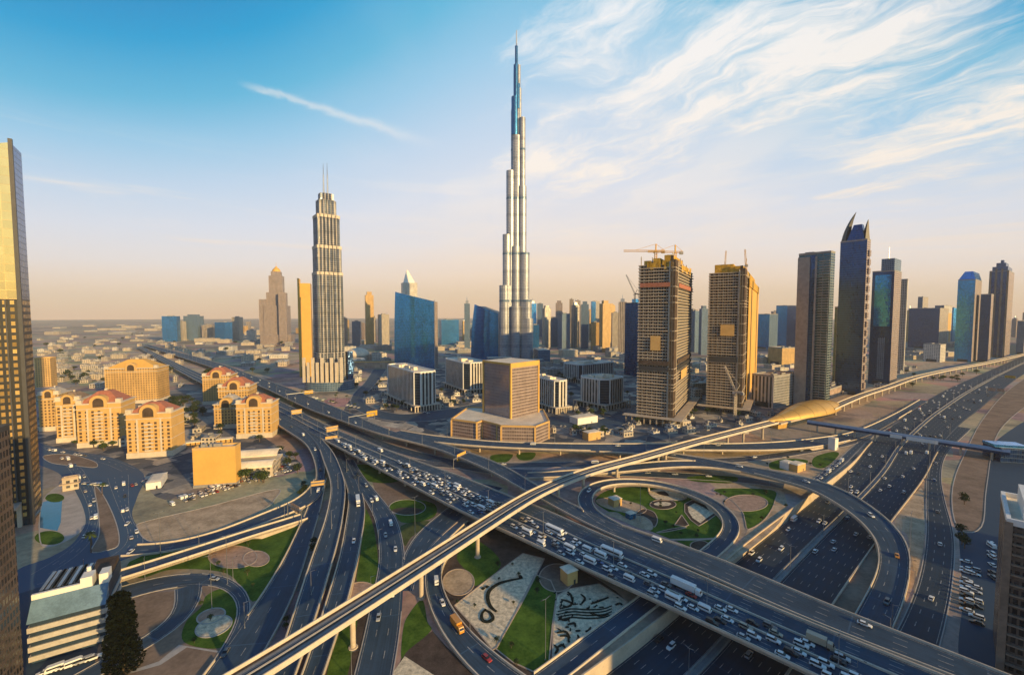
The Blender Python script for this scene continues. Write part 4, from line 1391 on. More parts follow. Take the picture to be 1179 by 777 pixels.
F('f_infill', (0.36, 0.27, 0.21), (0.030, 0.024, 0.022), 3.0, 3.7, 0.42, 0.10, 0.8, 0.0, 0.9, 2.2)
F('f_mall', (0.42, 0.30, 0.24), (0.34, 0.25, 0.20), 6.0, 8.0, 0.08, 0.1, 0.7, 0.0)
MT = MATS

# ---- glass tower at the left edge, sunset reflection put into its gold colour
B = Box(38, 603, -60, 49, 127, 164, wl=52, wr=22)
root = empty('office_tower', B.mid(), 'mirrored glass tower coloured with reflected sunset gold, cut off by the left edge, slanted top', 'skyscraper')
zsplit = B.h * 0.60
mb = MB()
mb.prism(B.poly(), 4.0, zsplit, [0, 1, 1, 0], 1)
mb.build('window_grid', [MT['f_sunset_grid'], MT['f_bronze']], root)
def slope(p):
    v = (Vector((p[0], p[1])) - B.C).dot(B.dL)
    return B.h - v * 0.32
mb = MB()
mb.prism(B.poly(), zsplit + 0.01, slope, [1, 1, 1, 0], 2, v0=4.0)
mb.build('mirror_cladding', [MT['f_sunset_sheet'], MT['f_navy'], M['roof_grey']], root)
for u, v in ((0, 0),):
    add('corner_fin', M['dark_metal'], root, lambda q: q.prism(B.poly(-0.9, -0.9, 0.9, 0.9), 0, B.h + 2))
mb = MB()
for k in range(1, 9):
    v = B.wl * k / 9
    mb.prism(B.poly(-0.7, v - 0.35, 0.003, v + 0.35), 4, zsplit, 0, 0, bottom=True)
mb.build('mullions', M['dark_metal'], root)
mb = MB()
for k in range(5):
    v = B.wl * (k + 0.5) / 5
    mb.prism(B.poly(-1.6, v - 1, 0.5, v + 1), 0, 14, 0, 0)
mb.build('entrance_columns', M['concrete'], root)
add('lobby', M['pane'], root, lambda q: q.prism(B.poly(0.6, 0.6, B.wr - 0.6, B.wl - 0.6), 0, 4.0, 0, 0))
add('entrance_canopy', M['bed_trim'], root, lambda q: q.prism(B.poly(-12, 4, -0.75, B.wl * 0.8), 14, 15.4, 0, 0, bottom=True))

# low stepped annex at its foot
B = Box(72, 566, 48, 80, 40, 552)
root = empty('annex', B.mid(), 'low sandy stepped annex at the foot of the gold reflecting glass tower', 'building')
add('wall', [MT['f_low'], M['roof_pale']], root, lambda q: q.prism(B.poly(), 0, B.h, 0, 1))
add('canopy', M['bed_trim'], root, lambda q: q.prism(B.poly(-1.5, -1.5, B.wr + 1, B.wl + 1), B.h * 0.55, B.h * 0.62, 0, 0, bottom=True))
parapet_roof(B, root, B.h, M['bed_trim'], 0.7, 1.0)

# ---- dark tower in the lower left corner
C0 = Vector((-155.5, 118.0))
B = Box(20, 900, -100, 30, 118, None, wl=34, wr=30)
B.C = C0; B.h = 92
root = empty('office_tower', B.mid(), 'dark bronze tower with gold edge strips in the lower left corner', 'skyscraper')
add('louvred_wall', [MT['f_bronze'], M['roof_grey']], root, lambda q: q.prism(B.poly(), 0, B.h, 0, 1))
for v in (0.25, 9.0, 18.0):
    add('gold_fin', M['station_gold'], root, lambda q: q.prism(B.poly(-1.1, v - 0.3, 0.003, v + 0.3), 0, B.h + 1, 0, 0))
parapet_roof(B, root, B.h, M['dark_metal'], 0.8, 1.2)

# ---- striped car park
A0, A1 = P(33, 766, 0), P(124, 739, 0)
d = (A1 - A0); wpk = d.length
ang = math.degrees(math.atan2(d.y, d.x))
B = Box(33, 766, 20, 124, ang, None, wl=26, wr=wpk)
H2 = ztop(A0.y, 699)
root = empty('car_park', B.mid(), 'multi storey car park with pale horizontal bands and blue glass top', 'car park')
add('dark_floors', [M['asphalt_dark'], M['asphalt_dark']], root, lambda q: q.prism(B.poly(0.6, 0.6, B.wr - 0.4, B.wl - 0.4), 0, H2 - 6.2, 0, 1))
nb = 4
for i in range(nb):
    z = 1.0 + i * (H2 - 7.6) / nb
    add('spandrel_band', M['kerb'], root, lambda q: q.prism(B.poly(0, 0, B.wr, B.wl), z, z + (H2 - 7.6) / nb * 0.52, 0, 0, bottom=True))
def glass_slope(q):
    q.face([B.pt(0, -0.2) + (H2 - 6.6,), B.pt(B.wr, -0.2) + (H2 - 6.6,), B.pt(B.wr, 5.5) + (H2 - 0.6,), B.pt(0, 5.5) + (H2 - 0.6,)], 0, [(0, 0), (wpk, 0), (wpk, 8), (0, 8)])
    q.face([B.pt(0, -0.2) + (H2 - 6.6,), B.pt(0, 5.5) + (H2 - 0.6,), B.pt(0, 5.5) + (H2 - 6.6,)], 0)
    q.face([B.pt(B.wr, 5.5) + (H2 - 0.6,), B.pt(B.wr, -0.2) + (H2 - 6.6,), B.pt(B.wr, 5.5) + (H2 - 6.6,)], 0)
add('sloping_glass', M['pale_glass'], root, glass_slope)
add('roof_slab', M['asphalt_dark'], root, lambda q: q.prism(B.poly(0, 5.5, B.wr, B.wl), H2 - 6.2, H2 - 1.0, 0, 0))
add('roof_parapet', M['white'], root, lambda q: q.prism(B.poly(0, 5.5, B.wr * 0.62, 6.6), H2 - 1.0, H2 + 1.4, 0, 0))
for a, b in ((0.62, 0.78), (0.87, 1.0)):
    add('stair_house', M['white'], root, lambda q: q.prism(B.poly(B.wr * a, 5.6, B.wr * b, 11), H2 - 1.0, H2 + 3.4, 0, 0))
for i in range(4):
    def frame(q, i=i):
        u = B.wr * (0.05 + i * 0.15)
        for k in range(3):
            q.prism(B.poly(u + k * 1.6, 9, u + k * 1.6 + 1.1, B.wl - 2), H2 - 0.99, H2 + 0.9, 0, 0)
    add('roof_plant', M['steel'], root, frame)
add('dark_roof_deck', M['soil'], root, lambda q: q.prism(B.poly(B.wr * 0.66, 12, B.wr - 0.4, B.wl - 0.4), H2 - 0.99, H2 + 1.2, 0, 0))
add('vent_stack', M['white'], root, lambda q: q.cyl(B.pt(B.wr * 0.68, 11.6) + (H2 - 1,), 0.9, 0.7, 6, 8))
LM['the striped car park'] = B.mid()

# ---- blank golden block and the canopy hall beside it
B = Box(223, 562, 217, 265.5, 12, 518)
B.wl = 10
root = empty('hall', B.mid(), 'plain ochre block with a blank sunlit front beside the car lot', 'building')
LM['the plain ochre block'] = B.mid()
add('wall', [M['gold_wall'], M['roof_pale']], root, lambda q: q.prism(B.poly(), 0, B.h, 0, 1))
parapet_roof(B, root, B.h, M['cream'], 0.8, 1.3)
add('base_course', M['concrete_grey'], root, lambda q: q.prism(B.poly(-0.3, -0.3, B.wr + 0.3, B.wl + 0.3), 0, 2.2, 0, 0))
plant(B, root, B.h, 3, rnd, M['concrete_grey'])
B = Box(266, 552, 262, 309, 14, 536)
B.wl = 30
root = empty('hall', B.mid(), 'long hall with two pale curved roofs right of the plain ochre block', 'hall')
add('wall', [MT['f_low'], M['roof_pale']], root, lambda q: q.prism(B.poly(0, 0, B.wr, B.wl), 0, B.h - 2, 0, 1))
for v0, v1, dz in ((-3, 11, -1.5), (12, 27, 3)):
    def shell(q, v0=v0, v1=v1, dz=dz):
        n = 8
        for k in range(n):
            a, b = k / n, (k + 1) / n
            za, zb = B.h + dz + 3.0 * math.sin(math.pi * a), B.h + dz + 3.0 * math.sin(math.pi * b)
            va, vb = v0 + (v1 - v0) * a, v0 + (v1 - v0) * b
            q.face([B.pt(0, va) + (za,), B.pt(B.wr, va) + (za,), B.pt(B.wr, vb) + (zb,), B.pt(0, vb) + (zb,)])
            q.face([B.pt(0, va) + (za - 0.8,), B.pt(0, va) + (za,), B.pt(0, vb) + (zb,), B.pt(0, vb) + (zb - 0.8,)])
            q.face([B.pt(B.wr, va) + (za,), B.pt(B.wr, va) + (za - 0.8,), B.pt(B.wr, vb) + (zb - 0.8,), B.pt(B.wr, vb) + (zb,)])
        q.face([B.pt(0, v0) + (B.h + dz - 1.2,), B.pt(B.wr, v0) + (B.h + dz - 1.2,), B.pt(B.wr, v0) + (B.h + dz,), B.pt(0, v0) + (B.h + dz,)])
    add('roof', M['roof_pale'], root, shell)


# ---- cream apartment blocks with red arched roofs
def apartment(pe, yb, pl, pr, ang, ytop, label, windows=True, roof=None, wl=None, turret=True):
    B = Box(pe, yb, pl, pr, ang, ytop, wl=wl)
    root = empty('apartment_block', B.mid(), label, 'apartment block', 'cream apartment blocks with red roofs')
    h = B.h
    rm = roof or M['roof_red']
    body_m = M['cream'] if windows else MT['f_apart']
    add('wall', [body_m, M['roof_pale']], root, lambda q: q.prism(B.poly(), 0, h, 0, 1))
    # arcade and string courses
    add('base_course', M['concrete_pale'], root, lambda q: q.prism(B.poly(-0.6, -0.6, B.wr + 0.6, B.wl + 0.6), 0, 5.0, 0, 0))
    add('cornice', M['concrete_pale'], root, lambda q: q.prism(B.poly(-0.7, -0.7, B.wr + 0.7, B.wl + 0.7), h - 5.2, h - 4.5, 0, 0, bottom=True))
    add('cornice', M['concrete_pale'], root, lambda q: q.prism(B.poly(-0.9, -0.9, B.wr + 0.9, B.wl + 0.9), h - 0.5, h + 0.6, 0, 0, bottom=True))
    # balcony bay in the middle of the right face
    def bay(q):
        u = B.wr / 2
        for k in range(int((h - 12) / 3.4)):
            z = 6 + k * 3.4
            q.prism(B.poly(u - 3.4, -1.7, u + 3.4, -0.003), z, z + 1.25, 0, 0, bottom=True)
    if windows:
        for uu in (0.24, 0.76):
            add('facade_rib', M['concrete_pale'], root, lambda q: q.prism(B.poly(B.wr * uu - .7, -0.5, B.wr * uu + .7, -0.003), 5.0, h - 5.21, 0, 0))
        for zz in (h * .40, h * .66):
            add('cornice', M['concrete_pale'], root, lambda q: q.prism(B.poly(-0.35, -0.35, B.wr + 0.35, B.wl + 0.35), zz, zz + .45, 0, 0, bottom=True))
    if windows: add('balcony_stack', M['concrete_pale'], root, bay)
    if windows:
        tmpl = {}
        cnt = 0
        def pane(face, pos, z, w, hh):
            nonlocal cnt
            if cnt >= 100: return
            q = MB()
            dd = 0.06
            if face == 'r': q.prism([B.pt(pos - w / 2, -dd), B.pt(pos + w / 2, -dd), B.pt(pos + w / 2, 0.25), B.pt(pos - w / 2, 0.25)], z, z + hh, 0, 0, bottom=True)
            else: q.prism([B.pt(-dd, pos - w / 2), B.pt(0.25, pos - w / 2), B.pt(0.25, pos + w / 2), B.pt(-dd, pos + w / 2)], z, z + hh, 0, 0, bottom=True)
            cnt += 1
            if face in tmpl:
                o0, p0, z0 = tmpl[face]
                o = o0.copy()
                COL.objects.link(o)
                d = (B.dR if face == 'r' else B.dL) * (pos - p0)
                o.location = o0.location + Vector((d.x, d.y, z - z0))
            else:
                o = q.build('window', M['pane_warm'], root)
                tmpl[face] = (o, pos, z)
        nf = int((h - 10) / 3.4)
        nr = max(3, int(B.wr / 4.6)); nl = max(2, int(B.wl / 5.2))
        for k in range(nf):
            z = 6.4 + k * 3.4
            for i in range(nr):
                u = B.wr * (i + 0.5) / nr
                pane('r', u, z, 2.0, 2.1)
            for i in range(min(nl, 5)):
                v = B.wl * (i + 0.5) / nl
                pane('l', v, z, 2.0, 2.1)
    # hipped red roof with an arched gable over the right face
    e = 0.9
    q0 = B.poly(1.5, 1.5, B.wr - 1.5, B.wl - 1.5)
    q1 = B.poly(B.wr * 0.36, B.wl * 0.36, B.wr * 0.64, B.wl * 0.64)
    rh = min(B.wr, B.wl) * 0.34
    rf = add('roof', rm, root, lambda q: (q.prism(q0, h + 0.6, h + 0.6 + rh, 0, 0, poly1=q1)))
    ra = min(6.0, B.wr * 0.22)
    def gable(q):
        n = 12
        uc = B.wr / 2
        prev = None
        for k in range(n + 1):
            t = math.pi * k / n
            u, z = uc + ra * 1.15 * math.cos(t), h + 1.5 + ra * 1.1 * math.sin(t)
            r = [B.pt(u, -1.0) + (z,), B.pt(u, 5.5) + (z,)]
            if prev: q.face([prev[0], r[0], r[1], prev[1]])
            prev = r
        q.face([B.pt(uc + ra * 1.15 * math.cos(math.pi * k / n), -1.0) + (h + 1.5 + ra * 1.1 * math.sin(math.pi * k / n),) for k in range(n + 1)])
        q.prism(B.poly(uc - ra * 1.15, -1.0, uc + ra * 1.15, 5.5), h - 4, h + 1.5, 0, 0)
    gb = add('gable', M['cream'], root, gable)
    def arch(q):
        n = 12
        uc = B.wr / 2
        r2 = ra * 0.72
        pts = [B.pt(uc + r2 * math.cos(math.pi * k / n), -1.06) + (h + 1.2 + r2 * math.sin(math.pi * k / n),) for k in range(n + 1)]
        pts += [B.pt(uc - r2, -1.06) + (h - 3.4,), B.pt(uc + r2, -1.06) + (h - 3.4,)]
        q.face(pts)
    add('arched_window', M['pane_warm'], gb, arch)
    if turret:
        for u, v in ((2.0, 2.0), (B.wr - 2.0, 2.0), (2.0, B.wl - 2.0)):
            tr = add('turret', M['concrete_pale'], root, lambda q: q.prism(B.poly(u - 2.2, v - 2.2, u + 2.2, v + 2.2), h + 0.6, h + 4.0, 0, 0))
    add('vent_stack', M['concrete_pale'], root, lambda q: q.prism(B.poly(B.wr * 0.47, B.wl * 0.47, B.wr * 0.53, B.wl * 0.53), h + rh - 0.5, h + rh + 2.5, 0, 0))
    return B


apartment(147, 528, 135.5, 192, 14, 477, 'cream block with red roof, nearest of the left apartment group', wl=24)
apartment(90, 516, 82, 134, 20, 466, 'cream block with red roof left of the nearest one', wl=30)
apartment(66, 510, 60, 86, 24, 462, 'cream block with brown roof behind the gold reflecting glass tower edge', roof=M['sand_dark'], wl=30)
apartment(46, 497, 40, 62, 22, 455, 'narrow grey cream block squeezed beside the gold reflecting glass tower', windows=False, roof=M['roof_grey'], wl=26)
apartment(122, 466, 108, 178, 15, 425, 'large golden block with pale flat crown behind the apartment group', windows=False, wl=34, roof=M['gold_wall'])
apartment(273, 505, 268, 309, 10, 465, 'cream block with red roof, nearest of the right apartment group', wl=22)
apartment(247, 494, 238, 270, 12, 466, 'lower grey cream block in shade, left of the nearest right one', windows=False, roof=M['roof_grey'], wl=26, turret=False)
apartment(252, 480, 246, 284, 14, 446, 'cream block with red roof behind the right apartment group front', windows=False, wl=30)
apartment(234, 466, 226, 262, 14, 433, 'cream block with red roof farthest back in the right apartment group', windows=False, wl=30)
LM['the red roofed apartment blocks'] = tuple(P(150, 520, 0))
B = Box(41, 446, 37, 55, 25, 413, wl=20)
root = empty('apartment_block', B.mid(), 'small golden tower block against the edge of the gold reflecting glass tower', 'apartment block')
add('wall', [MT['f_apart'], M['roof_pale']], root, lambda q: q.prism(B.poly(), 0, B.h, 0, 1))
parapet_roof(B, root, B.h, M['cream'])
# garden wall arcade between the two groups
B = Box(196, 517, 190, 262, 24, 510, wl=6)
root = empty('arcade', B.mid(), 'low cream arcade wall running between the two apartment groups', 'arcade')
add('roof', M['roof_pale'], root, lambda q: q.prism(B.poly(-0.5, -0.5, B.wr + 0.5, B.wl + 0.5), 4.2, 5.0, 0, 0, bottom=True))
mb = MB()
n = int(B.wr / 4)
for k in range(n + 1):
    mb.prism(B.poly(B.wr * k / n - 0.4, 0, B.wr * k / n + 0.4, 1.0), 0, 4.19, 0, 0)
mb.prism(B.poly(0, 4.5, B.wr, 5.5), 0, 4.19, 0, 0)
mb.build('column_row', M['cream'], root)

# ---- tall stepped hotel tower with twin masts
D = 760.0
def at_d(px, D):   # place on the ground at forward distance D in column px
    return ((px - CX) / F0 * (D * CP + CAMH * SP), D)
c = at_d(380, D)
cx, cy = c
u = D / F0
root = empty('skyscraper', (cx, cy, 0), 'tall grey ribbed tower with stepped crown and twin thin masts', 'skyscraper')
LM['the twin mast tower'] = (cx, cy, 0)
def tier(mb, hw, hd, z0, z1, lobes=5):
    """ribbed plan: shallow bays along every side"""
    pts = []
    def sidepts(ax, ay, bx_, by, nx, ny):
        n = lobes
        for k in range(n):
            for t, o in ((0.0, 0.0), (0.10, 0.0), (0.16, 3.0), (0.5, 3.8), (0.94, 3.0)):
                s = (k + t) / n
                pts.append((ax + (bx_ - ax) * s + nx * o, ay + (by - ay) * s + ny * o))
    r = R(38)
    c_, s_ = math.cos(r), math.sin(r)
    def w(x, y): return (cx + x * c_ - y * s_, cy + x * s_ + y * c_)
    base = [(-hw, -hd), (hw, -hd), (hw, hd), (-hw, hd)]
    for i in range(4):
        a, b = base[i], base[(i + 1) % 4]
        dx, dy = b[0] - a[0], b[1] - a[1]
        L = math.hypot(dx, dy)
        sidepts(a[0], a[1], b[0], b[1], dy / L, -dx / L)
    mb.prism([w(*p) for p in pts], z0, z1, 0, 1)
zs = [ztop(cy, y) for y in (416, 405, 315, 285, 250, 232, 224)]
hwp = 16.0 * u / 1.36
for i, (a, b, k) in enumerate(((0, zs[1], 1.06), (zs[1], zs[2], 1.0), (zs[2], zs[3], 0.93), (zs[3], zs[4], 0.84), (zs[4], zs[5], 0.62), (zs[5], zs[6], 0.42))):
    mb = MB()
    tier(mb, hwp * k, hwp * k, a, b, 5 if i < 4 else 3)
    t = mb.build('tower_tier', [MT['f_blvd'], M['roof_pale']], root)
    if i in (1, 2, 3):
        mb = MB(); tier(mb, hwp * k + 0.5, hwp * k + 0.5, b - 4, b + 1.2); mb.build('cornice', M['concrete_pale'], t)
for px in (-2.2, 2.2):
    def mast(q, px=px):
        x, y = cx + px * u, cy
        q.cyl((x, y, zs[6] - 2), 1.5, 0.9, (ztop(cy, 200) - zs[6]), 8)
        q.cyl((x, y, ztop(cy, 200) - 3), 0.8, 0.25, (ztop(cy, 188) - ztop(cy, 200)) + 3, 6)
    add('mast', M['steel'], root, mast)
for sgn in (-1, 1):
    add('crown_block', M['white'], root, lambda q: q.box((cx + sgn * 6 * u * 0.8, cy + 2, zs[5] - 22), (8, 10, 34), R(38)))
def podium(q):
    q.prism([(cx + 31 * u * 0.9 * math.cos(t), cy + 34 * math.sin(t)) for t in [2 * math.pi * k / 28 for k in range(28)]], 0, 15, 0, 1)
add('podium', [MT['f_city_b'], M['roof_grey']], root, podium)
for k in range(9):
    x = cx + (k - 4) * 5.2 * u
    add('buttress', M['concrete_pale'], root, lambda q: q.box((x, cy - 24 - 6 * math.cos((k - 4) / 4.2), 15), (2.4 * u, 5, 34 if k % 2 else 42), 0))
# slim blue slab leaning on its right side
B = Box(401, 447, 397, 405.5, 40, 405, wl=14)
add('blue_slab', [MT['f_navy'], M['roof_grey']], root, lambda q: q.prism(B.poly(), 0, B.h, 0, 1))

# ---- golden slab left of it
B = Box(345, 434, 339.5, 358, 20, 326, wl=30)
root = empty('office_tower', B.mid(), 'golden slab tower just left of the twin mast tower', 'skyscraper')
add('wall', [MT['f_apart'], M['roof_pale'], M['gold_wall']], root, lambda q: q.prism(B.poly(), 0, B.h, [2, 0, 0, 2], 1))
add('roof_fin', M['gold_wall'], root, lambda q: q.prism(B.poly(0, 0, 3, B.wl), B.h, B.h + 10, 0, 0))
add('entrance', M['pane'], root, lambda q: q.prism(B.poly(4, -0.4, 16, -0.003), 0, 22, 0, 0))

# ---- far stepped tower with a gold cap
D = 1900.0; c = at_d(320.5, D); u = D / F0
root = empty('skyscraper', (c[0], c[1], 0), 'brownish stepped tower with a golden dome cap at far left', 'skyscraper')
LM['the gold capped stepped tower'] = (c[0], c[1], 0)
for w, yt, nm in ((31, 385, 'podium'), (24, 352, 'tower_tier'), (19, 337, 'tower_tier'), (14, 318, 'tower_tier'), (10, 313, 'tower_tier')):
    add(nm, [MT['f_pink'], M['roof_grey']], root, lambda q: q.box((c[0], c[1], 0), (w * u, w * u * 0.8, ztop(c[1], yt)), 0.3, 0, 1))
for sx in (-1, 1):
    add('wing', [MT['f_pink'], M['roof_grey']], root, lambda q: q.box((c[0] + sx * 11 * u, c[1] - 8 * u, 0), (8 * u, 8 * u, ztop(c[1], 338 if sx > 0 else 345)), 0.3, 0, 1))
def cap(q):
    z = ztop(c[1], 313)
    for a, b, r0, r1 in ((0, 9, 17, 15), (9, 16, 15, 8), (16, 24, 8, 1), (24, 40, .8, .3)):
        q.cyl((c[0], c[1], z + a), r0, r1, b - a, 14)
add('dome_cap', M['gold_wall'], root, cap)

# ---- blue glass tower with a curved left edge
def blue_sail(px0, px1, yb, y0, y1, label, side_px, bulge=3.0):
    B = Box(px1, yb, px0, side_px, 70, y0)
    root = empty('office_tower', B.mid(), label, 'skyscraper')
    h0, h1 = ztop(B.C.y, y0), ztop(B.C.y, y1)
    n = 14
    mb = MB()
    # front face runs along dL, its top slopes, its far edge leans inwards towards the top
    for i in range(n):
        for j in range(n):
            def q(i, j):
                f, g = i / n, j / n
                top = h1 + (h0 - h1) * f
                lean = B.u * bulge * (g ** 2.2) * f
                p = B.C + B.dL * max(0.0, f * B.wl - lean) - B.dR * (5.0 * math.sin(math.pi * f))
                return (p.x, p.y, top * g), (f * B.wl, top * g)
            a, b, c_, d_ = q(i, j), q(i, j + 1), q(i + 1, j + 1), q(i + 1, j)
            mb.face([a[0], b[0], c_[0], d_[0]], 0, [a[1], b[1], c_[1], d_[1]])
    mb.build('curtain_wall', MT['f_blue'], root, True)
    mb = MB()
    pts = B.poly(0.6, 0.3, B.wr, B.wl - B.u * bulge - 1)
    mb.prism(pts, 0, lambda p: h1 + (h0 - h1) * max(0, min(1, (Vector(p) - B.C).dot(B.dL) / B.wl)) - 1.0, [1, 0, 0, 0], 2)
    mb.build('tower_body', [MT['f_navy'], MT['f_side_conc'], M['roof_grey']], root)
    add('edge_fin', M['steel'], root, lambda q: q.prism(B.poly(-0.6, -1.2, 1.0, 0.003), 0, h1 + 3, 0, 0))
    return B, root
# faces to the left of the near corner: front is the left face
B, root = blue_sail(453.5, 500.5, 424, 335, 347, 'blue glass tower with a sloping top, left of the tallest spire', 504, 2.2)
LM['the blue sloping tower'] = B.mid()
B, root = blue_sail(542, 574, 418, 350, 361, 'smaller blue glass tower with curved sloping top beside the spire', 585, 5.0)
add('curved_fin', M['terracotta'], root, lambda q: q.prism(B.poly(3, -3, B.wr * .6, -0.2), 0, ztop(B.C.y, 364), 0, 0, poly1=B.poly(0.5, -1.2, 3, -0.2)))

D = 1500.0; c = at_d(472, D)
root = empty('office_tower', (c[0], c[1], 0), 'white pointed tower tip showing behind the blue sloping tower', 'skyscraper')
add('tower_body', [MT['f_low_white'], M['roof_pale']], root, lambda q: q.box((c[0], c[1], 0), (48, 40, ztop(c[1], 326)), 0.4, 0, 1))
add('pointed_crown', M['white'], root, lambda q: q.prism(rect(c[0], c[1], 36, 30, 0.4), ztop(c[1], 326), ztop(c[1], 311), 0, 0, poly1=rect(c[0] - 6, c[1], 4, 4, 0.4)))

# ---- the tallest tower: three stepped wings round a core
DB = (828 - CAMH)
def solve_dist(z, y):
    r = ray(CX, y)
    return (z - CAMH) / r.z * r.y
DB = solve_dist(828, 37)
bc = at_d(594.6, DB)
bxx, byy = bc
root = empty('skyscraper', (bxx, byy, 0), 'tallest silver tower with spiralling setbacks and a needle spire', 'skyscraper')
LM['the tallest spire'] = (bxx, byy, 0)
MPX = DB / F0
def tube(mb, x, y, r, z0, z1, n=14, mi=0, top=1):
    mb.prism([(x + r * math.cos(2 * math.pi * k / n), y + r * math.sin(2 * math.pi * k / n)) for k in range(n)], z0, z1, mi, top)
wings = {
    # direction, (distance from the axis to the outer edge, height)
    'l': (R(202), [(46, 203), (37, 330), (27, 488), (14.5, 638), (8, 727)]),
    'r': (R(-28), [(46, 120), (42, 167), (35.5, 285), (27, 450), (24, 617), (13, 690), (10.5, 746)]),
    'b': (R(87), [(46, 160), (38, 250), (28, 400), (20, 560), (10, 680)]),
    'f': (R(262), [(30, 150), (22, 300), (15, 423), (9, 560)]),
}
for key, (an, steps) in wings.items():
    dx, dy = math.cos(an), math.sin(an)
    w = MB()
    for rr_, hh in steps:
        rad = 12.5 if hh < 300 else (10.5 if hh < 520 else 7.5 if hh < 660 else 5.0)
        cxx = max(0, rr_ - rad)
        tube(w, bxx + dx * cxx, byy + dy * cxx, min(rad, rr_), 0, hh)
        if cxx > 4:     # web of the wing between axis and tube
            px_, py_ = -dy, dx
            ww = rad * 0.80
            w.prism(ccw([(bxx + px_ * ww, byy + py_ * ww), (bxx - px_ * ww, byy - py_ * ww), (bxx + dx * cxx - px_ * ww, byy + dy * cxx - py_ * ww), (bxx + dx * cxx + px_ * ww, byy + dy * cxx + py_ * ww)]), 0, hh - 1.5, 0, 1)
    wo = w.build('wing', [MT['f_burj'], M['steel']], root)
    for zb in (167, 285, 423, 543):
        k = MB()
        for rr_, hh in steps:
            if hh < zb - 2: continue
            rad = 12.5 if hh < 300 else (10.5 if hh < 520 else 7.5 if hh < 660 else 5.0)
            cxx = max(0, rr_ - rad)
            tube(k, bxx + dx * cxx, byy + dy * cxx, min(rad, rr_) + 0.25, zb - 6, zb - 0.5, 14, 0, 0)
        if k.f: k.build('mechanical_band', MT['f_city_b'], wo)
c_ = MB()
tube(c_, bxx, byy, 14, 0, 575); tube(c_, bxx, byy, 9.5, 575, 640); tube(c_, bxx, byy, 6.5, 640, 745); tube(c_, bxx, byy, 3.4, 745, 772)
c_.build('core', [MT['f_burj'], M['steel']], root)
c_ = MB()
for (ox, z0, z1, r) in ((-4.5, 575, 668, 8.5), (-2.0, 668, 745, 5.6), (-0.5, 745, 790, 3.6), (3.5, 640, 700, 5.0)):
    tube(c_, bxx + ox, byy - 6, r, z0, z1)
c_.build('blue_glass_shaft', [MT['f_burj_blue'], M['steel']], root)
add('spire', M['steel'], root, lambda q: (q.cyl((bxx, byy, 772), 2.6, 1.6, 28, 10), q.cyl((bxx, byy, 800), 1.6, 0.9, 32, 8)))
for sx, sy, w_, d_, h_ in ((-42, -40, 60, 30, 24), (30, -52, 70, 26, 20), (64, -14, 30, 50, 42)):
    add('podium', [MT['f_city_b'], M['roof_pale']], root, lambda q: q.box((bxx + sx, byy + sy, 0), (w_, d_, h_), 0.2, 0, 1))


# ---- octagonal white-striped office blocks
def office(pe, yb, pl, pr, ang, ytop, label, podium=True, cut=0.18, wl=None):
    B = Box(pe, yb, pl, pr, ang, ytop, wl=wl)
    root = empty('office_block', B.mid(), label, 'office block', 'white striped office blocks')
    z0 = 8.0
    c = min(B.wr, B.wl) * cut
    i = 3.0
    P8 = [(i + c, i), (B.wr - i - c, i), (B.wr - i, i + c), (B.wr - i, B.wl - i - c), (B.wr - i - c, B.wl - i), (i + c, B.wl - i), (i, B.wl - i - c), (i, i + c)]
    poly = [B.pt(*p) for p in P8]
    add('wall', [MT['f_office'], M['roof_pale'], MT['f_office_dark']], root, lambda q: q.prism(poly, z0, B.h, [0, 2, 0, 2, 0, 2, 0, 2], 1))
    mb = MB()
    n = len(poly)
    for k in range(n):
        a, b = Vector(poly[k]), Vector(poly[(k + 1) % n])
        mb.beam((a.x, a.y, B.h + 0.5), (b.x, b.y, B.h + 0.5), 1.2, 1.8)
        mb.beam((a.x, a.y, z0), (a.x, a.y, B.h), 1.3, 1.3)
    mb.build('white_frame', M['white'], root)
    plant(B, root, B.h, 6, rnd, M['roof_pale'], 0.3, 0.3, 0.7, 0.7, 5)
    add('base_storey', [M['pane'], M['roof_grey']], root, lambda q: q.prism(B.poly(4, 4, B.wr - 4, B.wl - 4), 0, z0 - 0.9, 0, 1))
    add('podium_slab', M['concrete_pale'], root, lambda q: q.prism(B.poly(-0.5, -0.5, B.wr + .5, B.wl + .5), z0 - 0.8, z0 + 0.3, 0, 0, bottom=True))
    cnum = 0
    for f in range(10):
        t = f / 9
        for p in ((B.wr * t, 0.2), (0.2, B.wl * t)):
            x, y = B.pt(*p)
            mb = MB(); mb.box((x, y, 0), (1.1, 1.1, z0 - 0.81), B.a)
            mb.build('column', M['concrete_pale'], root)
    return B


office(478, 475, 441, 506, 35, 430, 'dark glass office block with white ribs, left of the boxy brown tower')
office(535, 455, 508, 566, 30, 419, 'white ribbed office block half hidden behind the boxy brown tower')
office(640, 477, 606, 659, 30, 440, 'white ribbed office block just right of the boxy brown tower')
office(697, 474, 661, 727, 40, 439, 'white ribbed office block left of the first unfinished tower')
office(668, 442, 645, 712, 35, 421, 'low white office block behind the ribbed pair', cut=0.1)

# ---- boxy brown tower on a podium
B = Box(588.5, 492, 556, 620, 47, None)
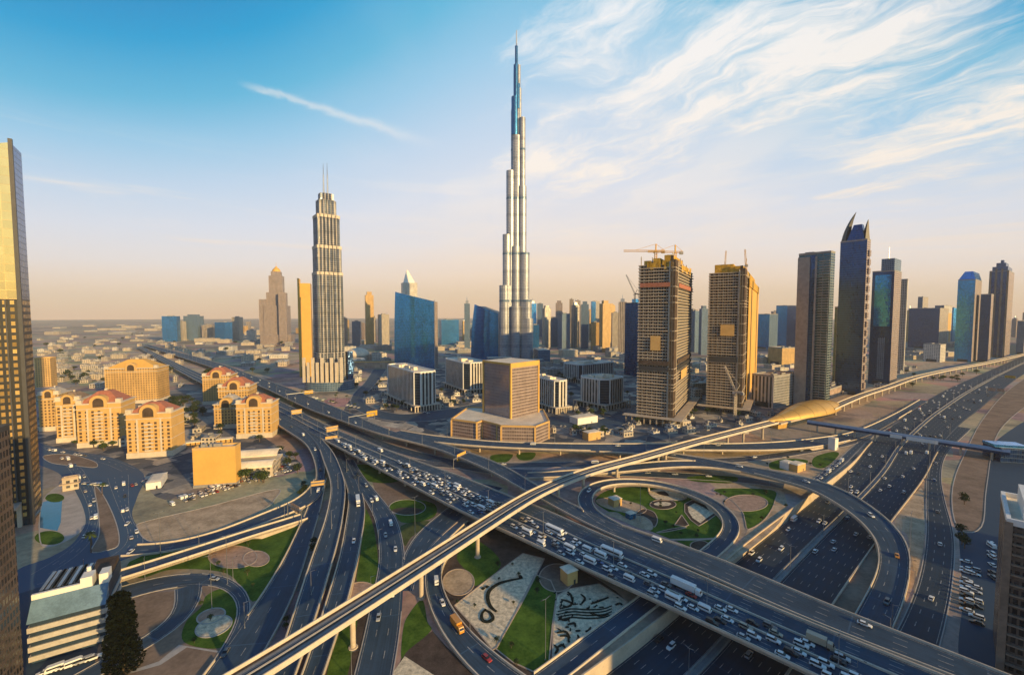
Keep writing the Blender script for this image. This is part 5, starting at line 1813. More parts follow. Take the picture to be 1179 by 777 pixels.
# tower stands back on the podium
B = Box(588, 501, 556.5, 620, 45, 419)
root = empty('office_tower', B.mid(), 'boxy brown glass tower with a golden frame on a low podium', 'office tower')
LM['the boxy brown tower'] = B.mid()
zb = 18.0
add('wall', [MT['f_brown'], M['roof_pale'], MT['f_brown_mirror']], root, lambda q: q.prism(B.poly(), zb, B.h, [0, 0, 2, 2], 1, v0=0))
def edges(q):
    t = 1.0
    for u, v in ((0, 0), (B.wr, 0), (0, B.wl)):
        q.prism(B.poly(u - t, v - t, u + t, v + t), zb, B.h + 0.8, 0, 0)
    q.prism(B.poly(0.9, -0.9, B.wr - .9, -0.004), B.h - 4.5, B.h + 0.7, 0, 0, bottom=True)
    q.prism(B.poly(-0.9, 0.9, -0.004, B.wl - .9), B.h - 1.5, B.h + 0.7, 0, 0, bottom=True)
add('gold_frame', M['gold_wall'], root, edges)
add('roof_slab', M['roof_pale'], root, lambda q: q.prism(B.poly(0.2, 0.2, B.wr - .2, B.wl - .2), B.h + 0.005, B.h + 0.6, 0, 0))
pp = [P(x, y, 0) for x, y in ((520, 502), (549, 506.5), (555, 504), (572, 509), (577, 511), (616, 512), (632, 505))]
pp2 = [(p.x, p.y) for p in pp]
backs = [(pp2[-1][0] - 2, pp2[-1][1] + 55), (pp2[0][0] + 12, pp2[0][1] + 60)]
poly = ccw(pp2 + backs)
add('podium', [MT['f_brown'], M['roof_pale']], root, lambda q: q.prism(poly, 0, zb, 0, 1))
mb = MB()
for k in range(len(poly)):
    a, b = poly[k], poly[(k + 1) % len(poly)]
    mb.beam((a[0], a[1], zb + 0.4), (b[0], b[1], zb + 0.4), 1.6, 1.6)
    mb.beam((a[0], a[1], 0), (a[0], a[1], zb - .4), 1.7, 1.7)
mb.build('podium_frame', M['cream'], root)


# ---- unfinished towers
def tower_crane(root, x, y, z, hh, jib, ang, kind='flat', m=None, counter=0.28):
    m = m or M['crane']
    def lattice(q, a, b, w, n):
        a, b = Vector(a), Vector(b)
        d = (b - a).normalized()
        s = d.cross(Vector((0, 0, 1)))
        if s.length < 0.1: s = Vector((1, 0, 0))
        s.normalize(); t = s.cross(d)
        cs = [s * (w / 2) + t * (w / 2), s * (-w / 2) + t * (w / 2), s * (-w / 2) - t * (w / 2), s * (w / 2) - t * (w / 2)]
        th = w * 0.16
        for c in cs: q.beam(a + c, b + c, th)
        for k in range(n):
            p, r = a.lerp(b, k / n), a.lerp(b, (k + 1) / n)
            for i in range(4): q.beam(p + cs[i], r + cs[(i + 1) % 4], th * 0.7)
    mast = MB(); lattice(mast, (x, y, z), (x, y, z + hh), 2.6, max(5, int(hh / 3))); mast.build('mast', m, root)
    c, s = math.cos(ang), math.sin(ang)
    j = MB()
    if kind == 'flat':
        lattice(j, (x, y, z + hh), (x + c * jib, y + s * jib, z + hh + 1), 2.0, 16)
        lattice(j, (x, y, z + hh), (x - c * jib * counter, y - s * jib * counter, z + hh), 2.0, 5)
        j.build('jib', m, root)
        q = MB()
        top = (x, y, z + hh + 9)
        q.beam((x, y, z + hh), top, 1.4)
        q.beam(top, (x + c * jib * .6, y + s * jib * .6, z + hh + 2), 0.35)
        q.beam(top, (x - c * jib * counter * .9, y - s * jib * counter * .9, z + hh + 1), 0.35)
        q.build('apex', m, root)
    else:
        lattice(j, (x, y, z + hh), (x + c * jib * .42, y + s * jib * .42, z + hh + jib * .9), 1.7, 14)
        j.build('jib', m, root)
        q = MB()
        top = (x - c * 5, y - s * 5, z + hh + 9)
        q.beam((x, y, z + hh), top, 0.9)
        q.beam(top, (x + c * jib * .42, y + s * jib * .42, z + hh + jib * .9), 0.3)
        q.beam((x, y, z + hh), (x - c * 9, y - s * 9, z + hh), 2.2)
        q.build('apex', m, root)
    q = MB(); q.box((x - c * (jib * counter * .8 if kind == 'flat' else 8), y - s * (jib * counter * .8 if kind == 'flat' else 8), z + hh - 3), (4, 3, 3.2), ang); q.build('counterweight', M['concrete_grey'], root)
    q = MB(); q.box((x + c * 2, y + s * 2, z + hh - 2.6), (2.4, 2.2, 2.4), ang); q.build('cab', M['white'], root)


def skeleton(pe, yb, pl, pr, ang, ytop, label, ycrown, gold_side=False, splits=(0.56, 0.66)):
    B = Box(pe, yb, pl, pr, ang, ytop)
    root = empty('unfinished_tower', B.mid(), label, 'unfinished tower', 'unfinished towers with cranes')
    fl = 3.7
    nfl = int(B.h / fl)
    # one floor plate a storey: two wings with a recess between them on the front
    sl = MB(); co = MB(); gl = MB()
    rr = random.Random(5 + pe)
    L = B.wl
    parts = [(0, 0, B.wr, L)]
    for k in range(1, nfl + 1):
        z = k * fl
        j = rr.uniform(-0.25, 0.25)
        e_ = rr.choice((0, 0, 0, 0.5, 1.1)); sl.prism(B.poly(-1.1 + j - e_, -1.1 + j - e_, B.wr + .5, L + .5), z - 0.85, z, 0, 0, bottom=True)
    sl.build('floor_slabs', M['concrete'], root)
    add('corner_notch_shade', M['soil'], root, lambda q: q.prism(B.poly(-1.5, -1.5, B.wr * .10 + 1, L * .08 + 1), 8, nfl * fl + 5, 0, 0))  # dark box colour stands in for shade in a corner notch
    add('shaft_edge', M['concrete_pale'], root, lambda q: (q.prism(B.poly(-1.9, L * .08 + 1.01, 0.5, L * .08 + 2.2), 4, nfl * fl + 3, 0, 0), q.prism(B.poly(B.wr * .10 + 1.01, -1.9, B.wr * .10 + 2.2, 0.5), 4, nfl * fl + 3, 0, 0)))
    nu, nv = max(4, int(B.wr / 5.5)), max(4, int(L / 5.5))
    for i in range(nu + 1):
        u = 0.4 + (B.wr - .8) * i / nu
        co.prism(B.poly(u - .4, 0, u + .4, .8), 0, nfl * fl - .86, 0, 0)
    for i in range(1, nv + 1):
        v = 0.4 + (L - .8) * i / nv
        co.prism(B.poly(0, v - .4, .8, v + .4), 0, nfl * fl - .86, 0, 0)
    co.build('column_grid', M['concrete_grey'], root)
    add('infill_wall', [MT['f_infill'], M['concrete_grey']], root, lambda q: q.prism(B.poly(1.4, 1.4, B.wr - 1, L - 1), 0, nfl * fl - 1, 0, 1))
    # dark strip with recess shade put into its colour, and the hoist mast
    add('recess', M['soil'], root, lambda q: q.prism(B.poly(-1.3, L * .02, -0.95, L * .10), 3, B.h + 6, 0, 0, bottom=True))
    hz = MB()
    for k in range(int(B.h / 6)):
        z = k * 6
        for v in (L * .03, L * .09):
            hz.beam(B.pt(-2.4, v) + (z,), B.pt(-2.4, v) + (z + 6,), .5)
        hz.beam(B.pt(-2.4, L * .03) + (z,), B.pt(-2.4, L * .09) + (z + 6,), .35)
    hz.build('hoist_mast', M['dark_metal'], root)
    return B, root, nfl * fl


B, root, zt = skeleton(773, 489, 735, 796, 60, 300, 'first unfinished concrete tower, bigger, with two hammerhead cranes', 288)
LM['the first unfinished tower'] = B.mid()
L = B.wl
def crown(q):
    rr = random.Random(3)
    for u0, v0, u1, v1, h in ((4, 3, B.wr * .55, L * .30, 11), (5, L * .42, B.wr * .6, L * .62, 8), (8, L * .72, B.wr * .8, L * .9, 6), (B.wr * .62, 4, B.wr - 3, L * .22, 7)):
        q.prism(B.poly(u0, v0, u1, v1), zt + .01, zt + h, 0, 0)
    for _ in range(12):
        v = rr.uniform(0, L * .8)
        q.prism(B.poly(-1.5, v, -1.2, v + L * .09), zt - rr.uniform(1, 6), zt + rr.uniform(0, 5), 0, 0, bottom=True)
    for _ in range(6):
        u = rr.uniform(B.wr * .15, B.wr * .8)
        q.prism(B.poly(u, -1.5, u + B.wr * .10, -1.2), zt - rr.uniform(1, 6), zt + rr.uniform(0, 5), 0, 0, bottom=True)
def bare_frame(q):
    rr = random.Random(8)
    for _ in range(46):
        u, v = rr.uniform(0, B.wr), rr.uniform(0, L)
        q.prism(B.poly(u - .5, v - .5, u + .5, v + .5), zt + .01, zt + rr.uniform(4, 13), 0, 0)
    for k in range(5):
        u, v = rr.uniform(0, B.wr * .6), rr.uniform(0, L * .6)
        q.prism(B.poly(u, v, u + B.wr * .35, v + L * .3), zt + 3.7 + k * .02, zt + 4.3 + k * .02, 0, 0, bottom=True)
add('bare_frame', M['concrete'], root, bare_frame)
add('yellow_formwork', M['yellow'], root, crown)
for face, a, b, y0, y1 in (('l', .34, .62, 387, 404), ('r', .30, .62, 431, 442)):
    z0, z1 = ztop(B.C.y, y1), ztop(B.C.y, y0)
    if face == 'l': add('banner', M['cream'], root, lambda q: q.prism(B.poly(-3.1, L * a, -2.9, L * b), z0, z1, 0, 0, bottom=True))
    else: add('banner', M['cream'], root, lambda q: q.prism(B.poly(B.wr * a, -3.1, B.wr * b, -2.9), z0, z1, 0, 0, bottom=True))
for y, m in ((425, M['dark_metal']), (418, M['soil']), (327, M['roof_red'])):
    z = ztop(B.C.y, y)
    add('safety_screen', m, root, lambda q: (q.prism(B.poly(-2.9, L * .1, -2.6, L * .95), z - 3, z + 2, 0, 0, bottom=True), q.prism(B.poly(B.wr * .12, -2.9, B.wr * .9, -2.6), z - 3, z + 2, 0, 0, bottom=True)))
def site(q):
    rr = random.Random(9)
    for u0, v0, u1, v1, h in ((-16, -14, B.wr + 6, -3, 9), (-14, -3, -3, L + 14, 9)):
        q.prism(B.poly(u0, v0, u1, v1), h - .6, h, 0, 0, bottom=True)
        for a in range(8):
            for bb in range(2):
                u, v = u0 + (u1 - u0) * (a + .5) / 8, v0 + (v1 - v0) * (bb + .5) / 2
                if u1 - u0 < v1 - v0: u, v = u0 + (u1 - u0) * (bb + .5) / 2, v0 + (v1 - v0) * (a + .5) / 8
                q.prism(B.poly(u - .5, v - .5, u + .5, v + .5), 0, h - .61, 0, 0)
add('podium_deck', M['concrete'], root, site)
ct = B.pt(B.wr * .3, L * .75)
k1 = empty('tower_crane', (ct[0], ct[1], zt), 'left hammerhead crane on the first unfinished tower', 'crane', 'cranes on the unfinished towers')
tower_crane(k1, ct[0], ct[1], zt, 22, 40, R(172), 'flat')
ct = B.pt(B.wr * .35, L * .2)
k2 = empty('tower_crane', (ct[0], ct[1], zt), 'right hammerhead crane on the first unfinished tower, jib over the roof', 'crane', 'cranes on the unfinished towers')
tower_crane(k2, ct[0], ct[1], zt, 20, 34, R(176), 'flat')

B, root, zt = skeleton(852, 476, 815.5, 871, 58, 311, 'second unfinished tower with sunlight painted orange on one side and luffing cranes', 302)
LM['the second unfinished tower'] = B.mid()
L = B.wl
add('sunlit_tone_panel', M['gold_wall'], root, lambda q: q.prism(B.poly(B.wr * .18, -3.0, B.wr + 0.8, -2.5), 6, ztop(B.C.y, 318), 0, 0, bottom=True))  # sunlit look of this face put into the panel's orange colour
add('crown_formwork', M['yellow'], root, lambda q: (q.prism(B.poly(1, 1, B.wr * .8, L * .4), zt + .01, zt + 8, 0, 0), q.prism(B.poly(3, L * .3, B.wr * .6, L * .85), zt + .01, zt + 11, 0, 0), q.prism(B.poly(B.wr * .15, -4.2, B.wr * .95, -3.02), zt - 16, zt - 4, 0, 0, bottom=True)))
z0, z1 = ztop(B.C.y, 387), ztop(B.C.y, 374)
add('banner', M['cream'], root, lambda q: q.prism(B.poly(-3.1, L * .22, -2.9, L * .62), z0, z1, 0, 0, bottom=True))
z = ztop(B.C.y, 414)
add('safety_screen', M['dark_metal'], root, lambda q: q.prism(B.poly(-2.9, L * .12, -2.6, L * .95), z - 4, z + 3, 0, 0, bottom=True))
add('podium_deck', M['concrete'], root, lambda q: (q.prism(B.poly(-14, -12, B.wr + 8, -2.7), 7.4, 8, 0, 0, bottom=True), q.prism(B.poly(-14, -2.69, -2.5, L + 10), 7.4, 8, 0, 0, bottom=True)))
ct = B.pt(B.wr * .3, L * .8)
k1 = empty('tower_crane', (ct[0], ct[1], zt), 'left luffing crane on the second unfinished tower', 'crane', 'cranes on the unfinished towers')
tower_crane(k1, ct[0], ct[1], zt, 16, 30, R(60), 'luff')
ct = B.pt(B.wr * .3, L * .12)
k2 = empty('tower_crane', (ct[0], ct[1], zt), 'right luffing crane on the second unfinished tower', 'crane', 'cranes on the unfinished towers')
tower_crane(k2, ct[0], ct[1], zt, 18, 28, R(70), 'luff')
c = P(846, 482, 0)
k3 = empty('tower_crane', (c.x, c.y, 0), 'pale crane standing on the ground before the second unfinished tower', 'crane', 'cranes on the unfinished towers')
tower_crane(k3, c.x, c.y, 0, 34, 34, R(128), 'luff', M['concrete_pale'])

# dark tower hiding left of the first unfinished one
B = Box(733, 433, 719.5, 742, 40, 349)
root = empty('office_tower', B.mid(), 'dark blue tower half hidden left of the first unfinished tower', 'skyscraper')
add('wall', [MT['f_navy'], M['roof_grey']], root, lambda q: q.prism(B.poly(), 0, B.h, 0, 1))
parapet_roof(B, root, B.h, M['dark_metal'])
ct = B.pt(B.wr * .5, B.wl * .5)
k3 = empty('tower_crane', (ct[0], ct[1], B.h), 'thin luffing crane on the half hidden dark blue tower', 'crane', 'cranes on the unfinished towers')
tower_crane(k3, ct[0], ct[1], B.h, 20, 46, R(150), 'luff', M['dark_metal'])


# ---- towers along the highway on the right; pink sides hold sunlit tone as colour
def plain_tower(pe, yb, pl, pr, ang, ytop, label, left, right, name='office_tower', cat='skyscraper', roof=None, plantn=4, fins=0, finm=None, group=None, lm=None, wl=None):
    B = Box(pe, yb, pl, pr, ang, ytop, wl=wl)
    root = empty(name, B.mid(), label, cat, group)
    if lm: LM[lm] = B.mid()
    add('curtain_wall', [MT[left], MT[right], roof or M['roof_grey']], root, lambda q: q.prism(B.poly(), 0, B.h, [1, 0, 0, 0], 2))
    parapet_roof(B, root, B.h, M['concrete_grey'], 0.9, 1.8)
    if plantn: plant(B, root, B.h, plantn, rnd, M['concrete_grey'])
    for k in range(fins):
        v = B.wl * (k + .5) / fins
        add('facade_fin', finm or M['steel'], root, lambda q: q.prism(B.poly(-0.9, v - .5, -0.003, v + .5), 0, B.h + 2, 0, 0))
    add('lobby', M['pane'], root, lambda q: q.prism(B.poly(-0.6, B.wl * .2, -0.004, B.wl * .8), 0, 7, 0, 0))
    return B, root


# concrete-flanked tower nearest the station
B, root = plain_tower(950, 471, 917.5, 959, 35, 290, 'green glass tower with concrete flank and blue recess, nearest the station', 'f_green_bands', 'f_green_bands', lm='the green glass tower')
L = B.wl
add('concrete_flank', M['concrete_grey'], root, lambda q: q.prism(B.poly(-1.6, L * .62, -0.004, L + .5), 0, B.h - 4, 0, 0))
add('concrete_flank', M['concrete_grey'], root, lambda q: q.prism(B.poly(-1.4, L * .40, -0.004, L * .46), 0, B.h - 4, 0, 0))
add('blue_recess', MT['f_navy'], root, lambda q: q.prism(B.poly(-0.5, L * .461, -0.004, L * .619), 0, B.h - 2, 0, 0))
add('balcony_bands', M['concrete_grey'], root, lambda q: [q.prism(B.poly(-1.3, L * .03, -0.004, L * .33), z, z + 1.2, 0, 0, bottom=True) for z in [8 + 3.6 * k for k in range(int((B.h - 14) / 3.6))]] and None)
# lower block beside it
B, root = plain_tower(978, 447, 961, 985, 36, 354, 'short dark balcony block wedged between two tall right towers', 'f_green_bands', 'f_navy')
# pointed tower with curved horns
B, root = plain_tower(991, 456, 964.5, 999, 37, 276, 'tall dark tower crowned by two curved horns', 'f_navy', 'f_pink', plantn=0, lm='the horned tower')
L = B.wl
def horns(q):
    def horn(p0, height, lean, w):
        prev = None
        n = 8
        for k in range(n + 1):
            t = k / n
            ww = w * (1 - t) ** 0.8 + .4
            x, y = B.pt(p0[0], p0[1] + lean * t * t)
            r = [(x + a * ww / 2, y + b * ww / 2, B.h + height * t) for a, b in ((-1, -1), (1, -1), (1, 1), (-1, 1))]
            if prev:
                for i in range(4):
                    j = (i + 1) % 4
                    q.face([prev[i], prev[j], r[j], r[i]])
            prev = r
        q.face(prev)
    hz = ztop(B.C.y, 241) - B.h
    horn((B.wr * .5, L * .86), hz, -L * .34, 9)
    horn((B.wr * .5, L * .12), hz * .70, -L * .06, 7)
add('horn', M['dark_metal'], root, horns)
add('crown_tier', MT['f_navy'], root, lambda q: q.prism(B.poly(2, L * .12, B.wr - 2, L * .8), B.h, B.h + 26, 0, 0, poly1=B.poly(4, L * .25, B.wr - 4, L * .55)))
add('bay_window_stack', MT['f_pink'], root, lambda q: [q.prism(B.poly(B.wr * .3, -2.2, B.wr * .8, -0.004), z, z + 9, 0, 0, bottom=True) for z in [12 + 14 * k for k in range(int((B.h - 20) / 14))]] and None)
# tower with a boxed crown and antenna
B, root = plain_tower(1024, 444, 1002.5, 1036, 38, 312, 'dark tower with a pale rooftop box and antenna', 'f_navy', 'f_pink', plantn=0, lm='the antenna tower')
L = B.wl
add('rooftop_box', MT['f_city_b'], root, lambda q: q.prism(B.poly(2, 1, B.wr - 2, L * .62), B.h, ztop(B.C.y, 297), 0, 0))
add('antenna', M['steel'], root, lambda q: q.cyl(B.pt(B.wr * .5, L * .45) + (ztop(B.C.y, 297),), .8, .25, ztop(B.C.y, 282) - ztop(B.C.y, 297), 6))
add('light_panel', MT['f_city_b'], root, lambda q: q.prism(B.poly(-0.8, L * .3, -0.004, L * .62), 12, B.h * .42, 0, 0))
add('blue_panel', MT['f_blue'], root, lambda q: q.prism(B.poly(-0.7, L * .12, -0.004, L * .86), B.h * .52, B.h * .97, 0, 0, bottom=True))
B, root = plain_tower(1040, 430, 1035, 1044, 38, 322, 'slender pale tower edge just behind the antenna tower', 'f_city_a', 'f_low_white', plantn=0)
B, root = plain_tower(1118, 417, 1101, 1128.5, 37, 322, 'blue grey tower with chamfered top, left of the far right pair', 'f_blue', 'f_side_conc', plantn=0, lm='the chamfered tower')
add('chamfered_crown', MT['f_blue'], root, lambda q: q.prism(B.poly(), B.h, ztop(B.C.y, 312), 0, 0, poly1=B.poly(4, 6, B.wr - 4, B.wl - 12)))
add('white_mark', M['white'], root, lambda q: q.prism(B.poly(B.wr * .4, -0.5, B.wr * .6, -0.004), B.h * .4, B.h * .46, 0, 0, bottom=True))
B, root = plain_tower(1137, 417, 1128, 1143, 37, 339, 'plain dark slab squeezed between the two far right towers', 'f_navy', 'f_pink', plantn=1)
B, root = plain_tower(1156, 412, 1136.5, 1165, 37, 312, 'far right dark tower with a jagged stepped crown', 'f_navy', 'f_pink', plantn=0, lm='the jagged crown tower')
L = B.wl
for i, (a, b, y) in enumerate(((.1, .9, 306), (.25, .75, 301), (.42, .58, 297))):
    add('crown_tier', MT['f_navy'], root, lambda q: q.prism(B.poly(B.wr * a, L * a, B.wr * b, L * b), B.h - 1 + i * .01, ztop(B.C.y, y), 0, 0))
for v in (.05, .35, .65, .93):
    add('facade_fin', M['sand_dark'], root, lambda q: q.prism(B.poly(-1.2, L * v - 2, -0.004, L * v + 2), 0, B.h + (8 if .2 < v < .8 else 3), 0, 0))
plain_tower(1178, 408, 1172, 1200, 37, 370, 'low dark block at the right edge of the skyline', 'f_city_b', 'f_pink')
plain_tower(1080, 402, 1046.5, 1092, 34, 355, 'broad black glass block between the antenna and chamfered towers', 'f_navy', 'f_city_a', lm='the broad black glass block')
plain_tower(1060, 396, 1056, 1068, 36, 342, 'stubby dark tower rising behind the broad black glass block', 'f_city_b', 'f_city_a')
B, root = plain_tower(1085, 394, 1076, 1096, 30, 352, 'curved dark sail building with a pale oval frame', 'f_navy', 'f_low_white')
add('oval_frame', M['cream'], root, lambda q: q.prism(B.poly(B.wr * .2, -1.5, B.wr * .9, -.01), 0, B.h * .8, 0, 0, poly1=B.poly(B.wr * .5, -1.5, B.wr * .9, -.01)))
B, root = plain_tower(1082, 417, 1065, 1091, 30, 397, 'small white framed office block by the rail viaduct', 'f_low_white', 'f_low_white', roof=M['roof_pale'], cat='office block')
plain_tower(905, 400, 893.5, 919, 30, 352, 'square blue glass block behind the green glass tower', 'f_blue', 'f_navy')
plain_tower(885, 402, 870, 896, 30, 362, 'low wide blue glass block right of the orange sided tower', 'f_blue', 'f_city_b')
plain_tower(900, 420, 869, 919, 20, 401, 'long golden low block behind the second unfinished tower', 'f_apart', 'f_apart', roof=M['roof_pale'], cat='building', wl=40)
plain_tower(890, 470, 868, 920, 32, 434, 'grey mid rise with ribbed front beside the second unfinished tower', 'f_office', 'f_low_grey', cat='office block')
B, root = plain_tower(945, 462, 938, 984, 38, 452, 'low reddish podium at the foot of the green glass tower', 'f_mall', 'f_mall', roof=M['roof_grey'], cat='building', wl=20)

# dark tower at the right edge, seen from above
B = Box(1141, 800, 1120, 1200, -46, None, wl=34, wr=40)
B.C = Vector((174.0, 149.0)); B.h = 57
root = empty('office_tower', B.mid(), 'dark brown ledged tower cut off by the lower right edge', 'skyscraper')
add('wall', [MT['f_bronze'], M['roof_pale']], root, lambda q: q.prism(B.poly(), 0, B.h, 0, 1))
for k in range(int(B.h / 3.6)):
    z = 3 + 3.6 * k
    add('ledge', M['sand_dark'], root, lambda q: q.prism(B.poly(1.5, -1.2, 6.5, -0.003), z, z + .5, 0, 0, bottom=True))
add('corner_pier', M['sand_dark'], root, lambda q: q.prism(B.poly(-.6, -.8, 1.4, 1.2), 0, B.h + .5, 0, 0))
add('penthouse', M['white'], root, lambda q: q.prism(B.poly(4, 6, B.wr * .8, B.wl - 5), B.h + .003, B.h + 7, 0, 0))
parapet_roof(B, root, B.h, M['white'], 1.0, 1.6)


# unseen towers added at right to shade the flyover's near end and frontage road
for cxy, hh, wr_, wl_, lb in (((292.0, -39.0), 86, 52, 46, 'unseen brown ribbed tower added outside the right of the view to shade the flyover'),
                              ((450.0, 48.0), 62, 60, 40, 'unseen brown slab block added outside the right of the view to shade the frontage road')):
    B = Box(1141, 800, 1120, 1200, 37, None, wl=wl_, wr=wr_)
    B.C = Vector(cxy) - (B.dR * wr_ + B.dL * wl_) / 2; B.h = hh
    root = empty('office_tower', B.mid(), lb, 'skyscraper')
    add('wall', [MT['f_pink'], M['roof_pale']], root, lambda q: q.prism(B.poly(), 0, B.h, 0, 1))
    parapet_roof(B, root, B.h, M['concrete_grey'])
    plant(B, root, B.h, 3, random.Random(4), M['concrete_grey'])

# ---- far skyline and low blocks
def simple(name, px, D, wpx, ytop, m, label, cat='tower', ang=0.3, crown=None, ratio=0.8, group=None):
    c = at_d(px, D); u = D / F0
    h = ztop(c[1], ytop)
    root = empty(name, (c[0], c[1], 0), label, cat, group)
    rt = rnd.uniform(-0.2, 0.5) if ang is None else ang
    w = wpx * u / (abs(math.cos(rt)) + ratio * abs(math.sin(rt)))
    hb = h * (0.94 if crown else 1)
    add('wall', [MT[m], M['roof_grey']], root, lambda q: q.prism(rect(c[0], c[1], w, w * ratio, rt), 0, hb, 0, 1))
    if crown == 'spire':
        add('spire', M['steel'], root, lambda q: (q.prism(rect(c[0], c[1], w * .5, w * .4, rt), hb, h, 0, 0), q.cyl((c[0], c[1], h), 1.5, .3, h * .08, 6)))
    elif crown == 'step':
        add('crown_tier', MT[m], root, lambda q: q.prism(rect(c[0], c[1], w * .6, w * ratio * .6, rt), hb, h, 0, 0))
    elif crown == 'slope':
        add('crown_tier', MT[m], root, lambda q: q.prism(rect(c[0], c[1], w, w * ratio, rt), hb + .01, h, 0, 0, poly1=rect(c[0] - w * .2, c[1], w * .4, w * ratio * .9, rt)))
    else:
        add('roof_plant', M['concrete_grey'], root, lambda q: q.prism(rect(c[0], c[1], w * .4, w * ratio * .4, rt), hb, hb + 4, 0, 0))
    return root


SKY = [
    (616, 1650, 9, 374, 'f_blue', 'blue glass tower just right of the tallest spire', None),
    (629, 1700, 10, 352, 'f_city_a', 'beige tower second to the right of the tallest spire', 'step'),
    (638, 1750, 8, 366, 'f_city_b', 'grey tower right of the tallest spire, lower than the beige one', None),
    (649, 1600, 14, 361, 'f_city_b', 'wide grey blue striped tower in the skyline gap', None),
    (662, 1700, 9, 348, 'f_city_c', 'slim brown tower right of the wide striped one', 'spire'),
    (673, 1650, 9, 347, 'f_city_b', 'slim grey tower in the middle of the skyline gap', 'step'),
    (685, 1600, 9, 371, 'f_apart', 'short golden tower in the skyline gap', None),
    (696, 1500, 12, 346, 'f_apart', 'tall golden beige twin with stepped top in the skyline gap', 'step'),
    (708, 1600, 8, 360, 'f_city_a', 'pale tower left of the dark half hidden tower', None),
    (716, 1500, 9, 344, 'f_city_c', 'brown spired tower beside the dark half hidden tower', 'spire'),
    (800, 1500, 9, 358, 'f_city_b', 'grey tower seen between the unfinished towers, left one', None),
    (809, 1400, 8, 352, 'f_city_b', 'grey tower seen between the unfinished towers, right one', 'step'),
    (198, 2100, 17, 364, 'f_blue', 'dark blue glass block, leftmost of the far left cluster', None),
    (210, 2150, 7, 370, 'f_city_a', 'narrow beige block beside the leftmost blue one', None),
    (224, 2200, 16, 362, 'f_city_b', 'paired grey blue tower in the far left cluster', 'step'),
    (241, 2200, 13, 374, 'f_city_c', 'low brown block in the far left cluster', None),
    (258, 2100, 15, 371, 'f_blue', 'square blue block in the far left cluster', None),
    (274, 2200, 9, 365, 'f_city_a', 'rightmost pale tower of the far left cluster', None),
    (290, 2000, 10, 380, 'f_low_white', 'low white block left of the gold capped tower', None),
    (426, 1750, 11, 336, 'f_apart', 'slim golden tower between the twin mast and blue towers', 'step'),
    (442, 1700, 14, 362, 'f_city_a', 'beige block right of the slim golden tower', None),
    (397, 1700, 6, 366, 'f_city_c', 'brown block peeping out right of the twin mast tower', None),
    (411, 1800, 10, 370, 'f_city_b', 'low grey tower between the twin mast and slim golden towers', None),
    (517, 1900, 24, 368, 'f_blue', 'broad low blue block right of the blue sloping tower', None),
    (538, 1500, 7, 346, 'f_city_b', 'thin grey tower left of the smaller blue curved one', 'spire'),
]
for px, D, w, yt, m, lb, cr in SKY:
    simple('skyline_tower', px, D, w, yt, m, lb, 'tower', None, cr, 0.8, 'distant skyline towers')

rs = random.Random(77)
for zone, x0, x1, y0, y1, k, near_, far_ in (('right of the tallest spire', 612, 736, 344, 384, 40, 1900, 2700), ('left of the tallest spire', 505, 575, 362, 384, 9, 2100, 2800),
                                ('between the unfinished towers', 796, 818, 356, 384, 6, 1800, 2600), ('right of the orange sided tower', 872, 920, 358, 386, 9, 1900, 2600),
                                ('beyond the antenna tower', 1040, 1105, 350, 384, 10, 1900, 2600), ('around the gold capped tower', 215, 355, 368, 388, 10, 2400, 3200),
                                ('behind the twin mast tower', 398, 452, 362, 386, 7, 2000, 2800), ('at the right edge', 1165, 1200, 355, 384, 4, 1900, 2500)):
    for q_ in range(k):
        m_ = rs.choice(('f_city_a', 'f_city_b', 'f_city_b', 'f_city_c', 'f_blue', 'f_low_white', 'f_apart', 'f_pink'))
        px_ = x0 + (x1 - x0) * (q_ + rs.uniform(.1, .9)) / k
        r_ = simple('skyline_tower', px_, rs.uniform(near_, far_), rs.uniform(4.5, 9.5), y0 + (y1 - y0) * rs.random() ** 1.25, m_, None, 'tower', None, rs.choice((None, None, 'step', 'spire', 'slope')), rs.uniform(.6, 1), 'small hazy skyline towers')
        later(r_, {'f_city_a': 'beige', 'f_city_b': 'grey blue', 'f_city_c': 'brown', 'f_blue': 'blue', 'f_low_white': 'white', 'f_apart': 'golden', 'f_pink': 'pinkish'}[m_] + f' small hazy tower {zone}', px_, 'from left')

